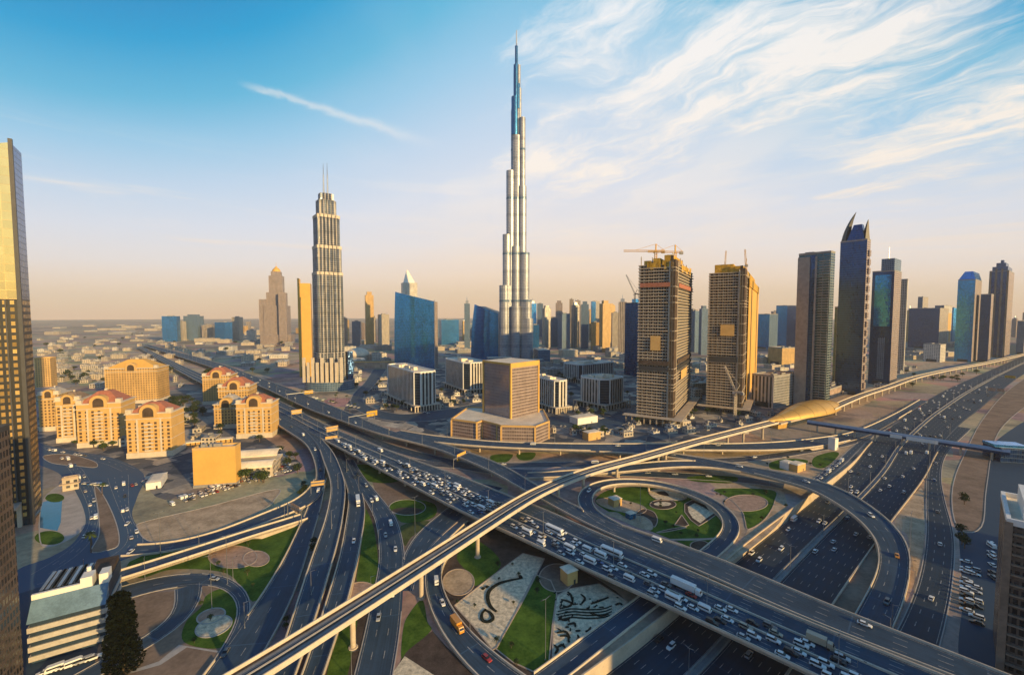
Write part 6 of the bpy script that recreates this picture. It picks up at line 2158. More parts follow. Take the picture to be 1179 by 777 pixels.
# low buildings in the districts
LOWM = ['f_low', 'f_low_white', 'f_low_grey', 'f_low', 'f_city_a']
LOWN = {'f_low': 'sand coloured', 'f_low_white': 'white', 'f_low_grey': 'grey', 'f_city_a': 'beige'}
TAKEN = []
def lowrise(n, x0, x1, y0, y1, hmin, hmax, smin, smax, zone, seed):
    rr = random.Random(seed)
    k = 0
    tries = 0
    while k < n and tries < n * 30:
        tries += 1
        px, py = rr.uniform(x0, x1), rr.uniform(y0, y1)
        p = P(px, py, 0)
        s = rr.uniform(smin, smax)
        if any((p.x - q[0]) ** 2 + (p.y - q[1]) ** 2 < (s + q[2]) ** 2 * .55 for q in TAKEN): continue
        if any(rb.covers(p, s * .7 + 3) is not None for rb in RIBBONS): continue
        TAKEN.append((p.x, p.y, s))
        m = rr.choice(LOWM)
        w, d = s, s * rr.uniform(.5, .9)
        rt = rr.choice((0.35, 0.35 + math.pi / 2)) + rr.uniform(-.1, .1)
        h = rr.uniform(hmin, hmax)
        root = empty('low_building', (p.x, p.y, 0), None, 'building', f'low buildings {zone}')
        rm = rr.choice((M['roof_pale'], M['roof_pale'], M['roof_grey'], M['roof_grey'], M['sand']))
        add('wall', [MT[m], rm], root, lambda q: q.prism(rect(p.x, p.y, w, d, rt), 0, h, 0, 1))
        def top(q):
            for ox, oy, ww, dd, hh in ((.15, .1, .25, .3, 2.5), (-.25, -.15, .3, .2, 1.8)):
                cx_, cy_ = p.x + (ox * w) * math.cos(rt) - (oy * d) * math.sin(rt), p.y + (ox * w) * math.sin(rt) + (oy * d) * math.cos(rt)
                q.prism(rect(cx_, cy_, ww * w, dd * d, rt), h + .004, h + hh, 0, 0)
        add('roof_plant', M['concrete_grey'], root, top)
        later(root, f"{LOWN[m]} low building {zone}", px, 'from left')
        k += 1


lowrise(110, 46, 215, 388, 446, 5, 13, 11, 32, 'in the old quarter at left', 21)
lowrise(34, 60, 330, 374, 393, 6, 20, 60, 150, 'on the far left plain', 22)
lowrise(30, 205, 335, 394, 422, 6, 16, 18, 55, 'beyond the flyovers at left', 23)
lowrise(12, 398, 452, 393, 418, 8, 20, 30, 90, 'beside the twin mast tower', 24)
lowrise(8, 505, 540, 392, 412, 6, 16, 30, 70, 'left of the tallest spire', 25)
lowrise(24, 618, 733, 400, 432, 6, 22, 25, 60, 'right of the tallest spire', 26)
lowrise(10, 795, 818, 402, 462, 6, 18, 20, 40, 'between the unfinished towers', 27)
lowrise(12, 872, 918, 405, 456, 6, 18, 22, 45, 'behind the green glass tower', 28)
lowrise(9, 1040, 1105, 396, 414, 6, 14, 25, 60, 'beyond the far rail viaduct', 29)
lowrise(12, 60, 260, 455, 512, 4, 9, 8, 18, 'among the apartment blocks', 30)
lowrise(16, 400, 445, 425, 470, 3, 8, 8, 18, 'left of the dark glass offices', 31)
lowrise(14, 505, 560, 455, 478, 3, 6, 6, 14, 'before the hidden ribbed office', 32)
lowrise(22, 625, 735, 468, 502, 3, 6, 5, 13, 'between the offices and the straight flyover', 33)
lowrise(18, 735, 890, 476, 500, 3, 7, 5, 14, 'around the unfinished towers', 34)
lowrise(14, 960, 1060, 420, 455, 3, 8, 8, 20, 'behind the far rail viaduct', 35)
# low mall front behind the octagonal offices
B = Box(408, 424, 400, 453, 5, 417)
root = empty('mall', B.mid(), 'long low pink walled mall left of the blue sloping tower', 'mall')
add('wall', [MT['f_mall'], M['roof_pale']], root, lambda q: q.prism(B.poly(), 0, B.h, 0, 1))
parapet_roof(B, root, B.h, M['cream'])
def dome(q, c, r, h, n=14, rings=5):
    for k in range(rings):
        a, b = math.pi / 2 * k / rings, math.pi / 2 * (k + 1) / rings
        q.cyl((c[0], c[1], c[2] + h * math.sin(a)), r * math.cos(a), max(.05, r * math.cos(b)), h * (math.sin(b) - math.sin(a)), n, cap=False)
c = at_d(412, 1250)
root = empty('domed_hall', (c[0], c[1], 0), 'pale domed hall right of the twin mast tower', 'hall')
add('wall', MT['f_low'], root, lambda q: q.cyl((c[0], c[1], 0), 34, 34, 14, 20))
add('dome', M['roof_pale'], root, lambda q: dome(q, (c[0], c[1], 14), 34, 20))

# ---- rail station with a golden shell, and the footbridge
root_c = P(922, 489, 0)
root = empty('rail_station', (root_c.x, root_c.y, 0), 'golden shell roofed rail station beside the highway', 'station')
LM['the gold shell station'] = tuple(root_c)
a = P(884, 484, 9); b = P(960, 466, 9)
d = Vector((b.x - a.x, b.y - a.y, 0)); Ls = d.length; d.normalize(); nn = Vector((d.y, -d.x, 0))
prof = []
ns, na = 18, 14
def shell_pt(s, t):
    k = math.sin(math.pi * (.03 + .84 * s ** 1.35))
    w = 19.0 * k ** .85
    hgt = 2.0 + 11.5 * k
    an = math.pi * t
    p = a + d * (Ls * s)
    y = -math.cos(an) * w
    z = 7 + max(0, math.sin(an)) * hgt
    return (p.x + nn.x * y, p.y + nn.y * y, z)
def shell(q):
    for i in range(ns):
        for j in range(na):
            q.face([shell_pt(i / ns, j / na), shell_pt(i / ns, (j + 1) / na), shell_pt((i + 1) / ns, (j + 1) / na), shell_pt((i + 1) / ns, j / na)])
add('shell_roof', M['station_gold'], root, shell, True)
def ribs(q):
    for s in (.15, .3, .45, .6, .75, .9):
        for j in range(na):
            p0, p1 = Vector(shell_pt(s, j / na)), Vector(shell_pt(s, (j + 1) / na))
            q.beam(p0 + Vector((0, 0, .15)), p1 + Vector((0, 0, .15)), .18)
add('roof_rib', M['sand_dark'], root, ribs)
mp = a + d * (Ls * .5)
add('platform', M['concrete'], root, lambda q: q.prism(rect(mp.x, mp.y, Ls * .92, 22, math.atan2(d.y, d.x)), 5.2, 7.0, 0, 0, bottom=True))
add('concourse', [M['pane'], M['concrete_grey']], root, lambda q: q.prism(rect(mp.x, mp.y, Ls * .7, 17, math.atan2(d.y, d.x)), 0, 5.19, 0, 1))
e = P(897, 492, 0)
add('entrance_pod', M['station_gold'], root, lambda q: (q.box((e.x, e.y, 0), (16, 9, 5), .4), q.prism(rect(e.x, e.y, 16, 9, .4), 5.005, 8, 0, 0, poly1=rect(e.x, e.y, 11, 4, .4))))

A = P(930, 486, 9); Bp = P(1163, 521, 9)
dd = (Bp - A); LB = dd.length; dd.normalize(); nb = Vector((dd.y, -dd.x, 0))
root = empty('footbridge', (A.x, A.y, 0), 'long covered footbridge with silver roof spanning the highway', 'footbridge')
def tube_fb(q):
    prof = [(-3, 7.2), (3, 7.2), (3.4, 9.5), (2.4, 11.2), (0, 11.9), (-2.4, 11.2), (-3.4, 9.5)]
    a_ = [Vector((A.x + nb.x * o, A.y + nb.y * o, z)) for o, z in prof]
    b_ = [Vector((Bp.x + nb.x * o, Bp.y + nb.y * o, z)) for o, z in prof]
    for k in range(7):
        j = (k + 1) % 7
        q.face([a_[k], a_[j], b_[j], b_[k]], 0 if k in (2, 3, 4, 5) else 1)
    q.face(list(reversed(a_)), 1); q.face(b_, 1)
add('covered_walkway', [M['steel'], MT['f_navy']], root, tube_fb)
for s in (.06, .17, .28, .39, .53, .66, .80, .93):
    p = A + dd * (LB * s)
    if SZR.covers(p, 0) is not None and abs(s - .53) > .2 and abs(s - .28) > .05: continue
    add('pier', M['concrete'], root, lambda q: q.cyl((p.x, p.y, -1), .9, .9, 8.3, 12))
for s0, s1 in ((.47, .53), (.55, .70)):
    p0, p1 = A + dd * (LB * s0), A + dd * (LB * s1)
    add('advert_panel', M['white'], root, lambda q: q.beam((p0.x + nb.x * 3.9, p0.y + nb.y * 3.9, 8.9), (p1.x + nb.x * 3.9, p1.y + nb.y * 3.9, 8.9), .3, 3.4))
e = P(1163, 530, 0)
root = empty('station_hall', (e.x, e.y, 0), 'dark stair hall with blue top at the right end of the footbridge', 'station')
add('wall', [MT['f_navy'], M['roof_grey']], root, lambda q: q.box((e.x, e.y + 3, 0), (22, 20, 12.5), -.25, 0, 1))
add('blue_canopy', MT['f_blue'], root, lambda q: q.box((e.x - 2, e.y + 3, 12.52), (24, 14, 2.2), -.25))
# ================================================================== VEHICLES
PAINTS = {'white': (0.72, 0.72, 0.70), 'silver': (0.42, 0.43, 0.44), 'grey': (0.14, 0.145, 0.15), 'black': (0.018, 0.018, 0.02),
          'blue': (0.03, 0.10, 0.26), 'red': (0.33, 0.03, 0.025), 'beige': (0.42, 0.35, 0.25), 'orange': (0.62, 0.26, 0.03)}
for k_, c_ in PAINTS.items(): M['p_' + k_] = mat('car_paint_' + k_, c_, 0.28, 0.15 if k_ in ('silver', 'grey') else 0.0, 0.05, 0.8, 0.5)


def loft(mb, secs, mi=0, caps=True):
    """join outlines with the same number of points"""
    for a, b in zip(secs, secs[1:]):
        n = len(a)
        for i in range(n):
            j = (i + 1) % n
            mb.face([a[i], a[j], b[j], b[i]], mi)
    if caps:
        mb.face(list(reversed(secs[0])), mi); mb.face(secs[-1], mi)


def car_meshes(kind):
    """x forward; returns {part: (MB, materials-key)}"""
    out = {}
    if kind in ('sedan', 'suv'):
        L, W, H = (4.7, 1.84, 1.46) if kind == 'sedan' else (4.9, 1.96, 1.86)
        suv = kind != 'sedan'
        zb = 0.28 if not suv else 0.36
        belt = H * 0.62 if not suv else H * 0.60
        hood = belt - (0.10 if not suv else 0.04)
        b = MB()
        xs = [(-L / 2, .80, belt - .12), (-L / 2 + .12, .94, belt), (-L * .22, 1.0, belt), (L * .16, 1.0, belt), (L * .32, .98, hood), (L / 2 - .18, .90, hood - .10), (L / 2, .74, hood - .28)]
        secs = []
        for x, k, zt in xs:
            w = W / 2 * k
            secs.append([(x, -w * .94, zb), (x, -w, zb + .25), (x, -w * .97, zt - .06), (x, -w * .86, zt), (x, w * .86, zt), (x, w * .97, zt - .06), (x, w, zb + .25), (x, w * .94, zb)])
        loft(b, secs)
        # roof panel
        rx = ((-L * .30 if not suv else -L * .44), L * .06)
        t = MB()
        loft(t, [[(x, -W * .36, H - .05), (x, W * .36, H - .05), (x, W * .33, H), (x, -W * .33, H)] for x in rx])
        out['body'] = (b, 'paint'); out['roof'] = (t, 'paint')
        g = MB()
        x0, x1, x2, x3 = (-L * .42 if not suv else -L * .485), rx[0] - .02, rx[1] + .02, L * .22
        loft(g, [[(x, -W * .44 * k, z), (x, W * .44 * k, z), (x, W * .36 * k, z2), (x, -W * .36 * k, z2)] for x, k, z, z2 in
                 ((x0, .94, belt - .03, belt + .02), (x1, 1.0, belt - .03, H - .055), (x2, 1.0, belt - .03, H - .055), (x3, .92, belt - .05, belt + .01))])
        out['window'] = (g, 'car_glass')
        lt = MB(); rt = MB()
        for s in (-1, 1):
            lt.box((L / 2 - .14, s * W * .33, hood - .38), (.16, .34, .16)); rt.box((-L / 2 + .05, s * W * .34, belt - .30), (.14, .34, .16))
        out['headlights'] = (lt, 'lamp_lens'); out['tail_lights'] = (rt, 'tail_lens')
        wr, wx, wy = (.33 if not suv else .38), L * .31, W / 2 - .12
    else:
        L, W, H = {'minibus': (6.6, 2.05, 2.65), 'bus': (12.0, 2.5, 3.2), 'box truck': (8.6, 2.4, 3.5), 'van': (5.2, 1.95, 2.3), 'lorry': (13.5, 2.5, 3.7)}[kind]
        b = MB()
        if kind in ('box truck', 'lorry'):
            bl = L * (.72 if kind == 'box truck' else .80)
            b.box((-L / 2 + bl / 2, 0, .95), (bl, W, H - .95))
            out['cargo_box'] = (b, 'paint')
            c = MB()
            cl = L - bl - .25
            x0 = L / 2 - cl
            secs = [[(x, -W * .47 * k, .5), (x, W * .47 * k, .5), (x, W * .45 * k, z), (x, -W * .45 * k, z)] for x, k, z in ((x0, 1, 2.7), (L / 2 - .7, 1, 2.6), (L / 2 - .12, .98, 1.5), (L / 2, .94, 1.3))]
            loft(c, secs); out['cab'] = (c, 'paint')
            g = MB()
            g.face([(L / 2 - .66, -W * .40, 2.5), (L / 2 - .12, -W * .42, 1.58), (L / 2 - .12, W * .42, 1.58), (L / 2 - .66, W * .40, 2.5)][::-1])
            for p in g.v: pass
            out['window'] = (g, 'car_glass')
            ch = MB(); ch.box((0, 0, .45), (L * .96, W * .5, .45)); out['chassis'] = (ch, 'dark_metal')
        else:
            secs = []
            for x, k, zt in ((-L / 2, .93, H - .12), (-L / 2 + .15, 1, H), (L / 2 - .9, 1, H), (L / 2 - .35, .99, H * .82), (L / 2 - .08, .96, H * .5), (L / 2, .9, H * .42)):
                w = W / 2 * k
                secs.append([(x, -w, .35), (x, -w, zt - .2), (x, -w * .9, zt), (x, w * .9, zt), (x, w, zt - .2), (x, w, .35)])
            loft(b, secs)
            out['body'] = (b, 'paint')
            g = MB()
            for s in (-1, 1):
                g.box((-.25, s * (W / 2 - .005), H * .52), (L * .84, .03, H * .26))
            g.face([(L / 2 - .86, -W * .44, H - .06), (L / 2 - .33, -W * .46, H * .80), (L / 2 - .06, -W * .45, H * .53), (L / 2 - .06, W * .45, H * .53), (L / 2 - .33, W * .46, H * .80), (L / 2 - .86, W * .44, H - .06)][::-1])
            out['window'] = (g, 'car_glass')
        wr, wx, wy = (.36 if L < 7 else .48), L * .30, W / 2 - .14
    # one wheel mesh, used four times
    w = MB()
    n = 12
    for s in (-1, 1):
        pass
    ring = lambda y, r: [(r * math.cos(2 * math.pi * k / n), y, wr + r * math.sin(2 * math.pi * k / n)) for k in range(n)]
    loft(w, [ring(-.12, wr), ring(.12, wr)])
    out['wheel'] = (w, 'tyre')
    return out, (L, W, H, wx, wy)


PROTO = {}


def proto(kind, paint, detailed):
    key = (kind, paint, detailed)
    if key in PROTO: return PROTO[key]
    parts, (L, W, H, wx, wy) = car_meshes(kind)
    nm = 'off_road_car' if kind == 'suv' else kind.replace(' ', '_')
    if detailed:
        root = empty(nm, (0, 0, -500))
        ch = []
        for pn, (mb, mk) in parts.items():
            m = M['p_' + paint] if mk == 'paint' else M[mk]
            if pn == 'wheel':
                base = None
                for sx in (-1, 1):
                    for sy in (-1, 1):
                        if base is None:
                            o = mb.build('wheel', m, None); base = o; o.parent = root
                        else:
                            o = base.copy(); COL.objects.link(o); o.parent = root
                        o.location = (sx * wx, sy * wy, 0)
                        ch.append(o)
            else:
                o = mb.build(pn, m, None)
                o.parent = root
                ch.append(o)
        CHILD[root.name] = ch
        for c in ch: CHILD[c.name] = []
        root['spare'] = 1
    else:
        big = MB(); mats = []
        for pn, (mb, mk) in parts.items():
            m = M['p_' + paint] if mk == 'paint' else M[mk]
            if m not in mats: mats.append(m)
            mi = mats.index(m)
            reps = [(sx * wx, sy * wy) for sx in (-1, 1) for sy in (-1, 1)] if pn == 'wheel' else [(0, 0)]
            for ox, oy in reps:
                for f in mb.f: big.face([(mb.v[i][0] + ox, mb.v[i][1] + oy, mb.v[i][2]) for i in f], mi)
        root = big.build(nm, mats, None)
        root.location = (0, 0, -500)
        root['spare'] = 1
        CHILD[root.name] = []
    PROTO[key] = root
    return root


CATS = {'sedan': 'car', 'suv': 'car', 'minibus': 'minibus', 'bus': 'bus', 'box truck': 'truck', 'van': 'van', 'lorry': 'truck'}
NCAR = 0


def put_car(kind, paint, p, ang, base, key, frm, group):
    global NCAR
    px, py, dist = project(p)
    if not (-15 < px < W0 + 15 and 300 < py < H0 + 20): return None
    size = 4.8 * F0 / dist
    o = copy_tree(proto(kind, paint, size > 8.5))
    if 'spare' in o: del o['spare']
    o.location = (p.x, p.y, p.z + 0.02)
    o.rotation_euler = (0, 0, ang)
    o['category'] = CATS[kind]
    o['group'] = group
    later(o, f"{paint} {kind} {base}", key, frm)
    NCAR += 1
    return o


def pick(rr, cars_only=False):
    k = rr.random()
    kind = 'sedan' if k < .50 else 'suv' if k < .84 else 'van' if k < .92 else 'minibus' if not cars_only and k < .98 else 'sedan'
    q = rr.random()
    paint = 'white' if q < .60 else 'silver' if q < .76 else 'black' if q < .84 else 'grey' if q < .91 else 'blue' if q < .93 else 'red' if q < .96 else 'beige'
    if kind in ('van', 'minibus'): paint = 'white'
    return kind, paint


def lane_cars(rb, frac, d0, d1, gap, spread, rev, base, frm, seed, group, dz=0.0, kinds=None, maxn=99):
    rr = random.Random(seed)
    d = d0 + rr.uniform(0, gap)
    n = 0
    while d < d1 and n < maxn:
        kind, paint = pick(rr)
        if kinds and n in kinds: kind, paint = kinds[n]
        p, t, hw = rb.at(d, frac=frac + rr.uniform(-.006, .006))
        ang = math.atan2(t.y, t.x) + (math.pi if rev else 0) + rr.uniform(-.02, .02)
        p.z += dz
        if put_car(kind, paint, p, ang, base, d, frm, group): n += 1
        d += gap + rr.uniform(0, spread) + (6 if kind in ('bus', 'lorry', 'box truck') else 0)


def d_at_px(rb, px):
    best = min(range(rb.n), key=lambda i: abs(project(rb.c[i])[0] - px) if project(rb.c[i])[2] > 5 else 1e9)
    return rb.cum[best]


G1 = 'vehicles on the wide flyover'
dl, dv, dr = d_at_px(R1, 395), d_at_px(R1, 590), d_at_px(R1, 1000)
dm = d_at_px(R1, 455)
# the near side of the jam flows to the lower right; lanes are fractions across the deck (0 = far edge)
far_side = 'before the viaduct'
near_side = 'past the viaduct'
# three lanes between near edge and the first barrier
for i, fr in enumerate((0.70 + .02, 0.81, 0.92)):
    ln = ('inner', 'middle', 'outer')[i]
    lane_cars(R1, fr, dl + 20 * i, dv - 6, (7.2, 8, 13)[i], (3, 6, 12)[i], False, f"in the jam's near {ln} lane {far_side}", 'from viaduct', 40 + i, G1, 0.04)
    lane_cars(R1, fr, dv + 8, dr, (6.6, 7.4, 11)[i], (3, 5, 9)[i], False, f"in the jam's near {ln} lane {near_side}", 'from viaduct', 50 + i, G1, 0.04,
              kinds={0: {4: ('minibus', 'white')}, 1: {7: ('van', 'white')}, 2: {}}[i])
for i, fr in enumerate((0.39, 0.475, 0.56)):
    ln = ('far', 'middle', 'near')[i]
    lane_cars(R1, fr, dm + 10 * i, dv - 6, (9, 7.5, 7.2)[i], (8, 4, 3)[i], False, f"in the jam's centre {ln} lane {far_side}", 'from viaduct', 60 + i, G1, 0.04)
    lane_cars(R1, fr, dv + 8, dr - 5, (28, 9.5, 7.2)[i], (22, 9, 5)[i], False, f"in the jam's centre {ln} lane {near_side}", 'from viaduct', 70 + i, G1, 0.04,
              kinds={0: {1: ('bus', 'white'), 3: ('box truck', 'beige')}, 1: {1: ('bus', 'white'), 6: ('lorry', 'white')}, 2: {}}[i])
# the free lanes beyond
lane_cars(R1, 0.21, d_at_px(R1, 330), dv - 10, 60, 60, False, 'on the open lanes of the jammed flyover', 'from viaduct', 80, G1, 0.04, maxn=4)
G2 = 'vehicles on the upper flyover'
lane_cars(R2, 0.30, d_at_px(R2, 250), d_at_px(R2, 600), 30, 40, False, 'on the far lane of the upper flyover', 'from viaduct', 81, G2, 0.06, maxn=9)
lane_cars(R2, 0.68, d_at_px(R2, 300), d_at_px(R2, 600), 34, 40, False, 'on the near lane of the upper flyover', 'from viaduct', 82, G2, 0.06, maxn=8)
lane_cars(R2, 0.25, d_at_px(R2, 705), d_at_px(R2, 1000), 55, 50, False, 'on the upper flyover past the loop ramp', 'from viaduct', 83, G2, 0.06, maxn=3)
lane_cars(R3, 0.3, d_at_px(R3, 560), d_at_px(R3, 980), 60, 60, True, 'on the straight flyover below the offices', 'from left', 84, 'vehicles on the ramps', 0.05, maxn=5)
# ramps
lane_cars(R12, 0.34, 30, R12.len - 20, 13, 7, False, 'on the curved ramp right of the rail viaduct', 'from viaduct', 85, 'vehicles on the ramps', 0.04, kinds={4: ('box truck', 'orange')}, maxn=9)
lane_cars(D4, 0.35, 20, D4.len - 30, 26, 26, False, 'on the straight road left of the lawn wedge', 'from far end', 86, 'vehicles on the ramps', 0, kinds={3: ('van', 'white')}, maxn=7)
lane_cars(D4, 0.68, 40, D4.len - 30, 40, 36, False, 'on the right lane of the straight road', 'from far end', 87, 'vehicles on the ramps', 0, maxn=4)
lane_cars(D3, 0.4, d_at_px(D3, 395), D3.len, 45, 40, False, 'on the middle ramp', 'from far end', 88, 'vehicles on the ramps', 0.03, kinds={1: ('lorry', 'white')}, maxn=3)
lane_cars(D1, 0.5, 60, D1.len - 30, 40, 30, False, 'on the leftmost curving ramp', 'from far end', 89, 'vehicles on the ramps', 0.02, maxn=6)
lane_cars(R13a, 0.4, 30, 120, 55, 20, False, 'on the small loop road at left', 'from far end', 90, 'vehicles on the ramps', 0, maxn=2)
lane_cars(R5, 0.4, 60, R5.len - 30, 26, 30, False, 'on the sweeping ramp over the highway', 'from left', 91, 'vehicles on the ramps', 0.07, kinds={4: ('sedan', 'orange')}, maxn=9)
lane_cars(R7, 0.5, R7.len * .82, R7.len - 2, 30, 30, False, 'joining the flyover from the loop ramp', 'from left', 92, 'vehicles on the ramps', 0.06, maxn=2)
lane_cars(R17, 0.4, R17.len * .7, R17.len - 3, 12, 14, False, 'on the lower road under the sweeping ramp', 'from left', 93, 'vehicles on the ramps', 0, maxn=5)
lane_cars(R16, 0.4, 60, R16.len - 30, 50, 60, False, 'on the service road under the straight flyover', 'from left', 94, 'vehicles on the ramps', 0, maxn=6)
lane_cars(C3, 0.5, 3, C3.len - 3, 8, 6, True, 'on the slip lane beside the sunken highway', 'from near end', 95, 'vehicles on the slip lane', 0, maxn=9)
# the sunken highway
G3 = 'vehicles on the sunken highway'
dB = d_at_px(SZR, 1050)
for i, fr in enumerate((0.05, 0.11, 0.17, 0.24, 0.30, 0.37)):
    lane_cars(SZR, fr, 60, dB, 60, 90, True, f"in the sunken highway's left side, {ORD[i]} lane", 'from near end', 100 + i, G3, 0.0, maxn=4)
for i, fr in enumerate((0.53, 0.60, 0.665, 0.735, 0.805, 0.875)):
    lane_cars(SZR, fr, 60, dB, 60, 80, False, f"in the sunken highway's right side, {ORD[i]} lane", 'from near end', 110 + i, G3, 0.0, maxn=4)
for i, fr in enumerate((0.05, 0.11, 0.17, 0.24, 0.30, 0.37)):
    lane_cars(SZR, fr, dB, SZR.len - 600, 38, 90, True, f"beyond the footbridge, left side lane {ORD[i]}", 'from footbridge', 120 + i, G3, 0.0, maxn=7)
for i, fr in enumerate((0.53, 0.60, 0.665, 0.735, 0.805, 0.875)):
    lane_cars(SZR, fr, dB, SZR.len - 600, 44, 100, False, f"beyond the footbridge, right side lane {ORD[i]}", 'from footbridge', 130 + i, G3, 0.0, maxn=6)
lane_cars(R8, 0.5, 60, R8.len - 50, 40, 40, False, 'on the slip road right of the highway', 'from near end', 140, 'vehicles on the ramps', 0, maxn=6)


for q_, rb_, nm_ in ((170, ST1, 'outer'), (171, ST2, 'inner')):
    lane_cars(rb_, 0.3, 10, rb_.len - 10, 22, 26, False, f"driving on the {nm_} lanes of the wide left street", 'from far end', q_, 'vehicles on the left street', 0, maxn=8)
    lane_cars(rb_, 0.7, 20, rb_.len - 10, 26, 30, True, f"coming up the {nm_} lanes of the wide left street", 'from far end', q_ + 5, 'vehicles on the left street', 0, maxn=8)


# parked rows
def park_row(a, b, n, ang, base, seed, group='parked cars', skip=.25, frm='from left'):
    rr = random.Random(seed)
    A, B_ = P(a[0], a[1], 0.03), P(b[0], b[1], 0.03)
    t = (B_ - A)
    th = math.atan2(t.y, t.x)
    for i in range(n):
        if rr.random() < skip: continue
        p = A.lerp(B_, (i + .5) / n)
        kind, paint = pick(rr, True)
        put_car(kind, paint, p, th + ang + (math.pi if rr.random() < .4 else 0) + rr.uniform(-.04, .04), base, i, frm, group)


park_row((196, 582), (335, 541), 34, math.pi / 2, 'parked in the front row before the ochre block', 150)
park_row((206, 575), (332, 538), 32, math.pi / 2, 'parked in the second row before the ochre block', 151)
park_row((236, 565), (338, 533), 22, math.pi / 2, 'parked in the back row beside the ochre block', 152, skip=.4)
park_row((1113, 706), (1112, 645), 13, math.pi / 2, 'parked in the left row by the ledged tower', 153, frm='from near end')
park_row((1125, 728), (1121, 650), 14, math.pi / 2, 'parked in the middle row by the ledged tower', 154, frm='from near end', skip=.4)
park_row((1143, 668), (1141, 620), 11, 0.5, 'parked along the foot of the ledged tower', 155, frm='from near end')
park_row((60, 519), (132, 531), 14, 0, 'parked along the street by the apartments', 156, skip=.4)
park_row((48, 776), (116, 756), 12, 0.2, 'standing in front of the striped car park', 157, skip=.45)
park_row((150, 560), (186, 548), 9, 1.2, 'parked in the small lot left of the ochre block', 158, skip=.3)
park_row((440, 459), (500, 478), 16, math.pi / 2, 'parked before the dark glass office block', 159, skip=.3)
park_row((640, 490), (720, 500), 18, math.pi / 2, 'parked between the offices and the straight flyover', 160, skip=.3)
park_row((345, 455), (415, 470), 18, math.pi / 2, 'parked at the foot of the twin mast tower', 161, skip=.35)
park_row((88, 556), (124, 560), 5, 0.3, 'driving on the wide left street', 162, skip=.3)
park_row((150, 600), (100, 650), 6, 0, 'driving past the traffic island at left', 163, skip=.4)
for k_ in list(PROTO.values()):      # the patterns themselves are not part of the scene
    for c_ in list(CHILD.get(k_.name, [])): bpy.data.objects.remove(c_)
    bpy.data.objects.remove(k_)


# ================================================================== STREET FURNITURE
def lamp_proto(h=12.0, arms=2, name='street_lamp'):
    root = empty(name, (0, 0, -500))
    q = MB(); q.cyl((0, 0, 0), .16, .08, h, 8); q.cyl((0, 0, 0), .28, .26, .5, 8); a = q.build('pole', M['steel'], None); a.parent = root
    ch = [a]
    for s in ((-1, 1) if arms == 2 else (1,)):
        q = MB(); q.beam((0, 0, h - .15), (s * 1.8, 0, h + .25), .09); q.build
        o = q.build('arm', M['steel'], None); o.parent = root; ch.append(o)
        q = MB(); q.box((s * 2.1, 0, h + .18), (.8, .3, .14)); o = q.build('lamp_head', M['dark_metal'], None); o.parent = root; ch.append(o)
    CHILD[root.name] = ch
    for c in ch: CHILD[c.name] = []
    return root


LP2, LP1 = lamp_proto(12, 2), lamp_proto(11, 1)
MAST = lamp_proto(24, 2, 'mast_light')


def lamps(rb, frac, d0, d1, step, pr, base, frm, group, dz=0.0):
    d = d0
    while d < d1:
        p, t, hw = rb.at(d, frac=frac)
        d += step
        px, py, f = project(p)
        if not (0 < px < W0 and py < H0 + 60): continue
        o = copy_tree(pr)
        o.location = (p.x, p.y, p.z + dz); o.rotation_euler = (0, 0, math.atan2(t.y, t.x) + math.pi / 2)
        o['category'] = 'street lamp'; o['group'] = group
        later(o, base, d, frm)


lamps(SZR, 0.45, 60, SZR.len * .62, 55, LP2, 'double armed lamp on the median of the sunken highway', 'from near end', 'median lamps', 0.1)
lamps(R1, 0.65, d_at_px(R1, 300), R1.len, 44, LP2, 'double armed lamp on the barrier of the jammed flyover', 'from far end', 'flyover lamps', 0.7)
lamps(R2, 0.98, d_at_px(R2, 200), d_at_px(R2, 640), 48, LP1, 'single lamp along the upper flyover parapet', 'from far end', 'flyover lamps', 0.0)
lamps(R5, 0.02, 40, R5.len, 46, LP1, 'single lamp on the outer side of the sweeping ramp', 'from left', 'ramp lamps', 0.0)
lamps(R12, 0.02, 20, R12.len, 42, LP1, 'single lamp on the curved ramp right of the viaduct', 'from far end', 'ramp lamps', 0.0)
lamps(R13a, 0.0, 10, R13a.len, 40, LP1, 'single lamp along the small loop road at left', 'from far end', 'ramp lamps', 0.0)
lamps(D4, 1.02, 30, D4.len, 45, LP1, 'single lamp along the straight road', 'from far end', 'ramp lamps', 0.0)
lamps(D2, 0.5, 20, D2.len, 60, LP1, 'single lamp on the parapet ramp', 'from far end', 'ramp lamps', 0.0)
lamps(R8, 0.02, 40, R8.len, 50, LP1, 'single lamp along the slip road right of the highway', 'from near end', 'ramp lamps', 0.0)
lamps(R10b, 0.98, 10, R10b.len, 45, LP1, 'single lamp on the gold parapet ramp', 'from right', 'ramp lamps', 0.0)
lamps(R3, 0.02, 60, R3.len, 55, LP1, 'single lamp along the straight flyover', 'from left', 'flyover lamps', 0.0)
for i, (px, py) in enumerate(((262, 672), (244, 700), (185, 640), (478, 618), (737, 600), (628, 760), (1047, 640))):
    c = P(px, py, 0)
    o = copy_tree(MAST); o.location = c; o.rotation_euler = (0, 0, 0.7)
    o['category'] = 'street lamp'; o['group'] = 'tall mast lights'
    later(o, 'very tall thin mast light standing in the gardens', px, 'from left')
for r_ in (LP2, LP1, MAST):
    for c_ in CHILD[r_.name]: bpy.data.objects.remove(c_)
    bpy.data.objects.remove(r_)


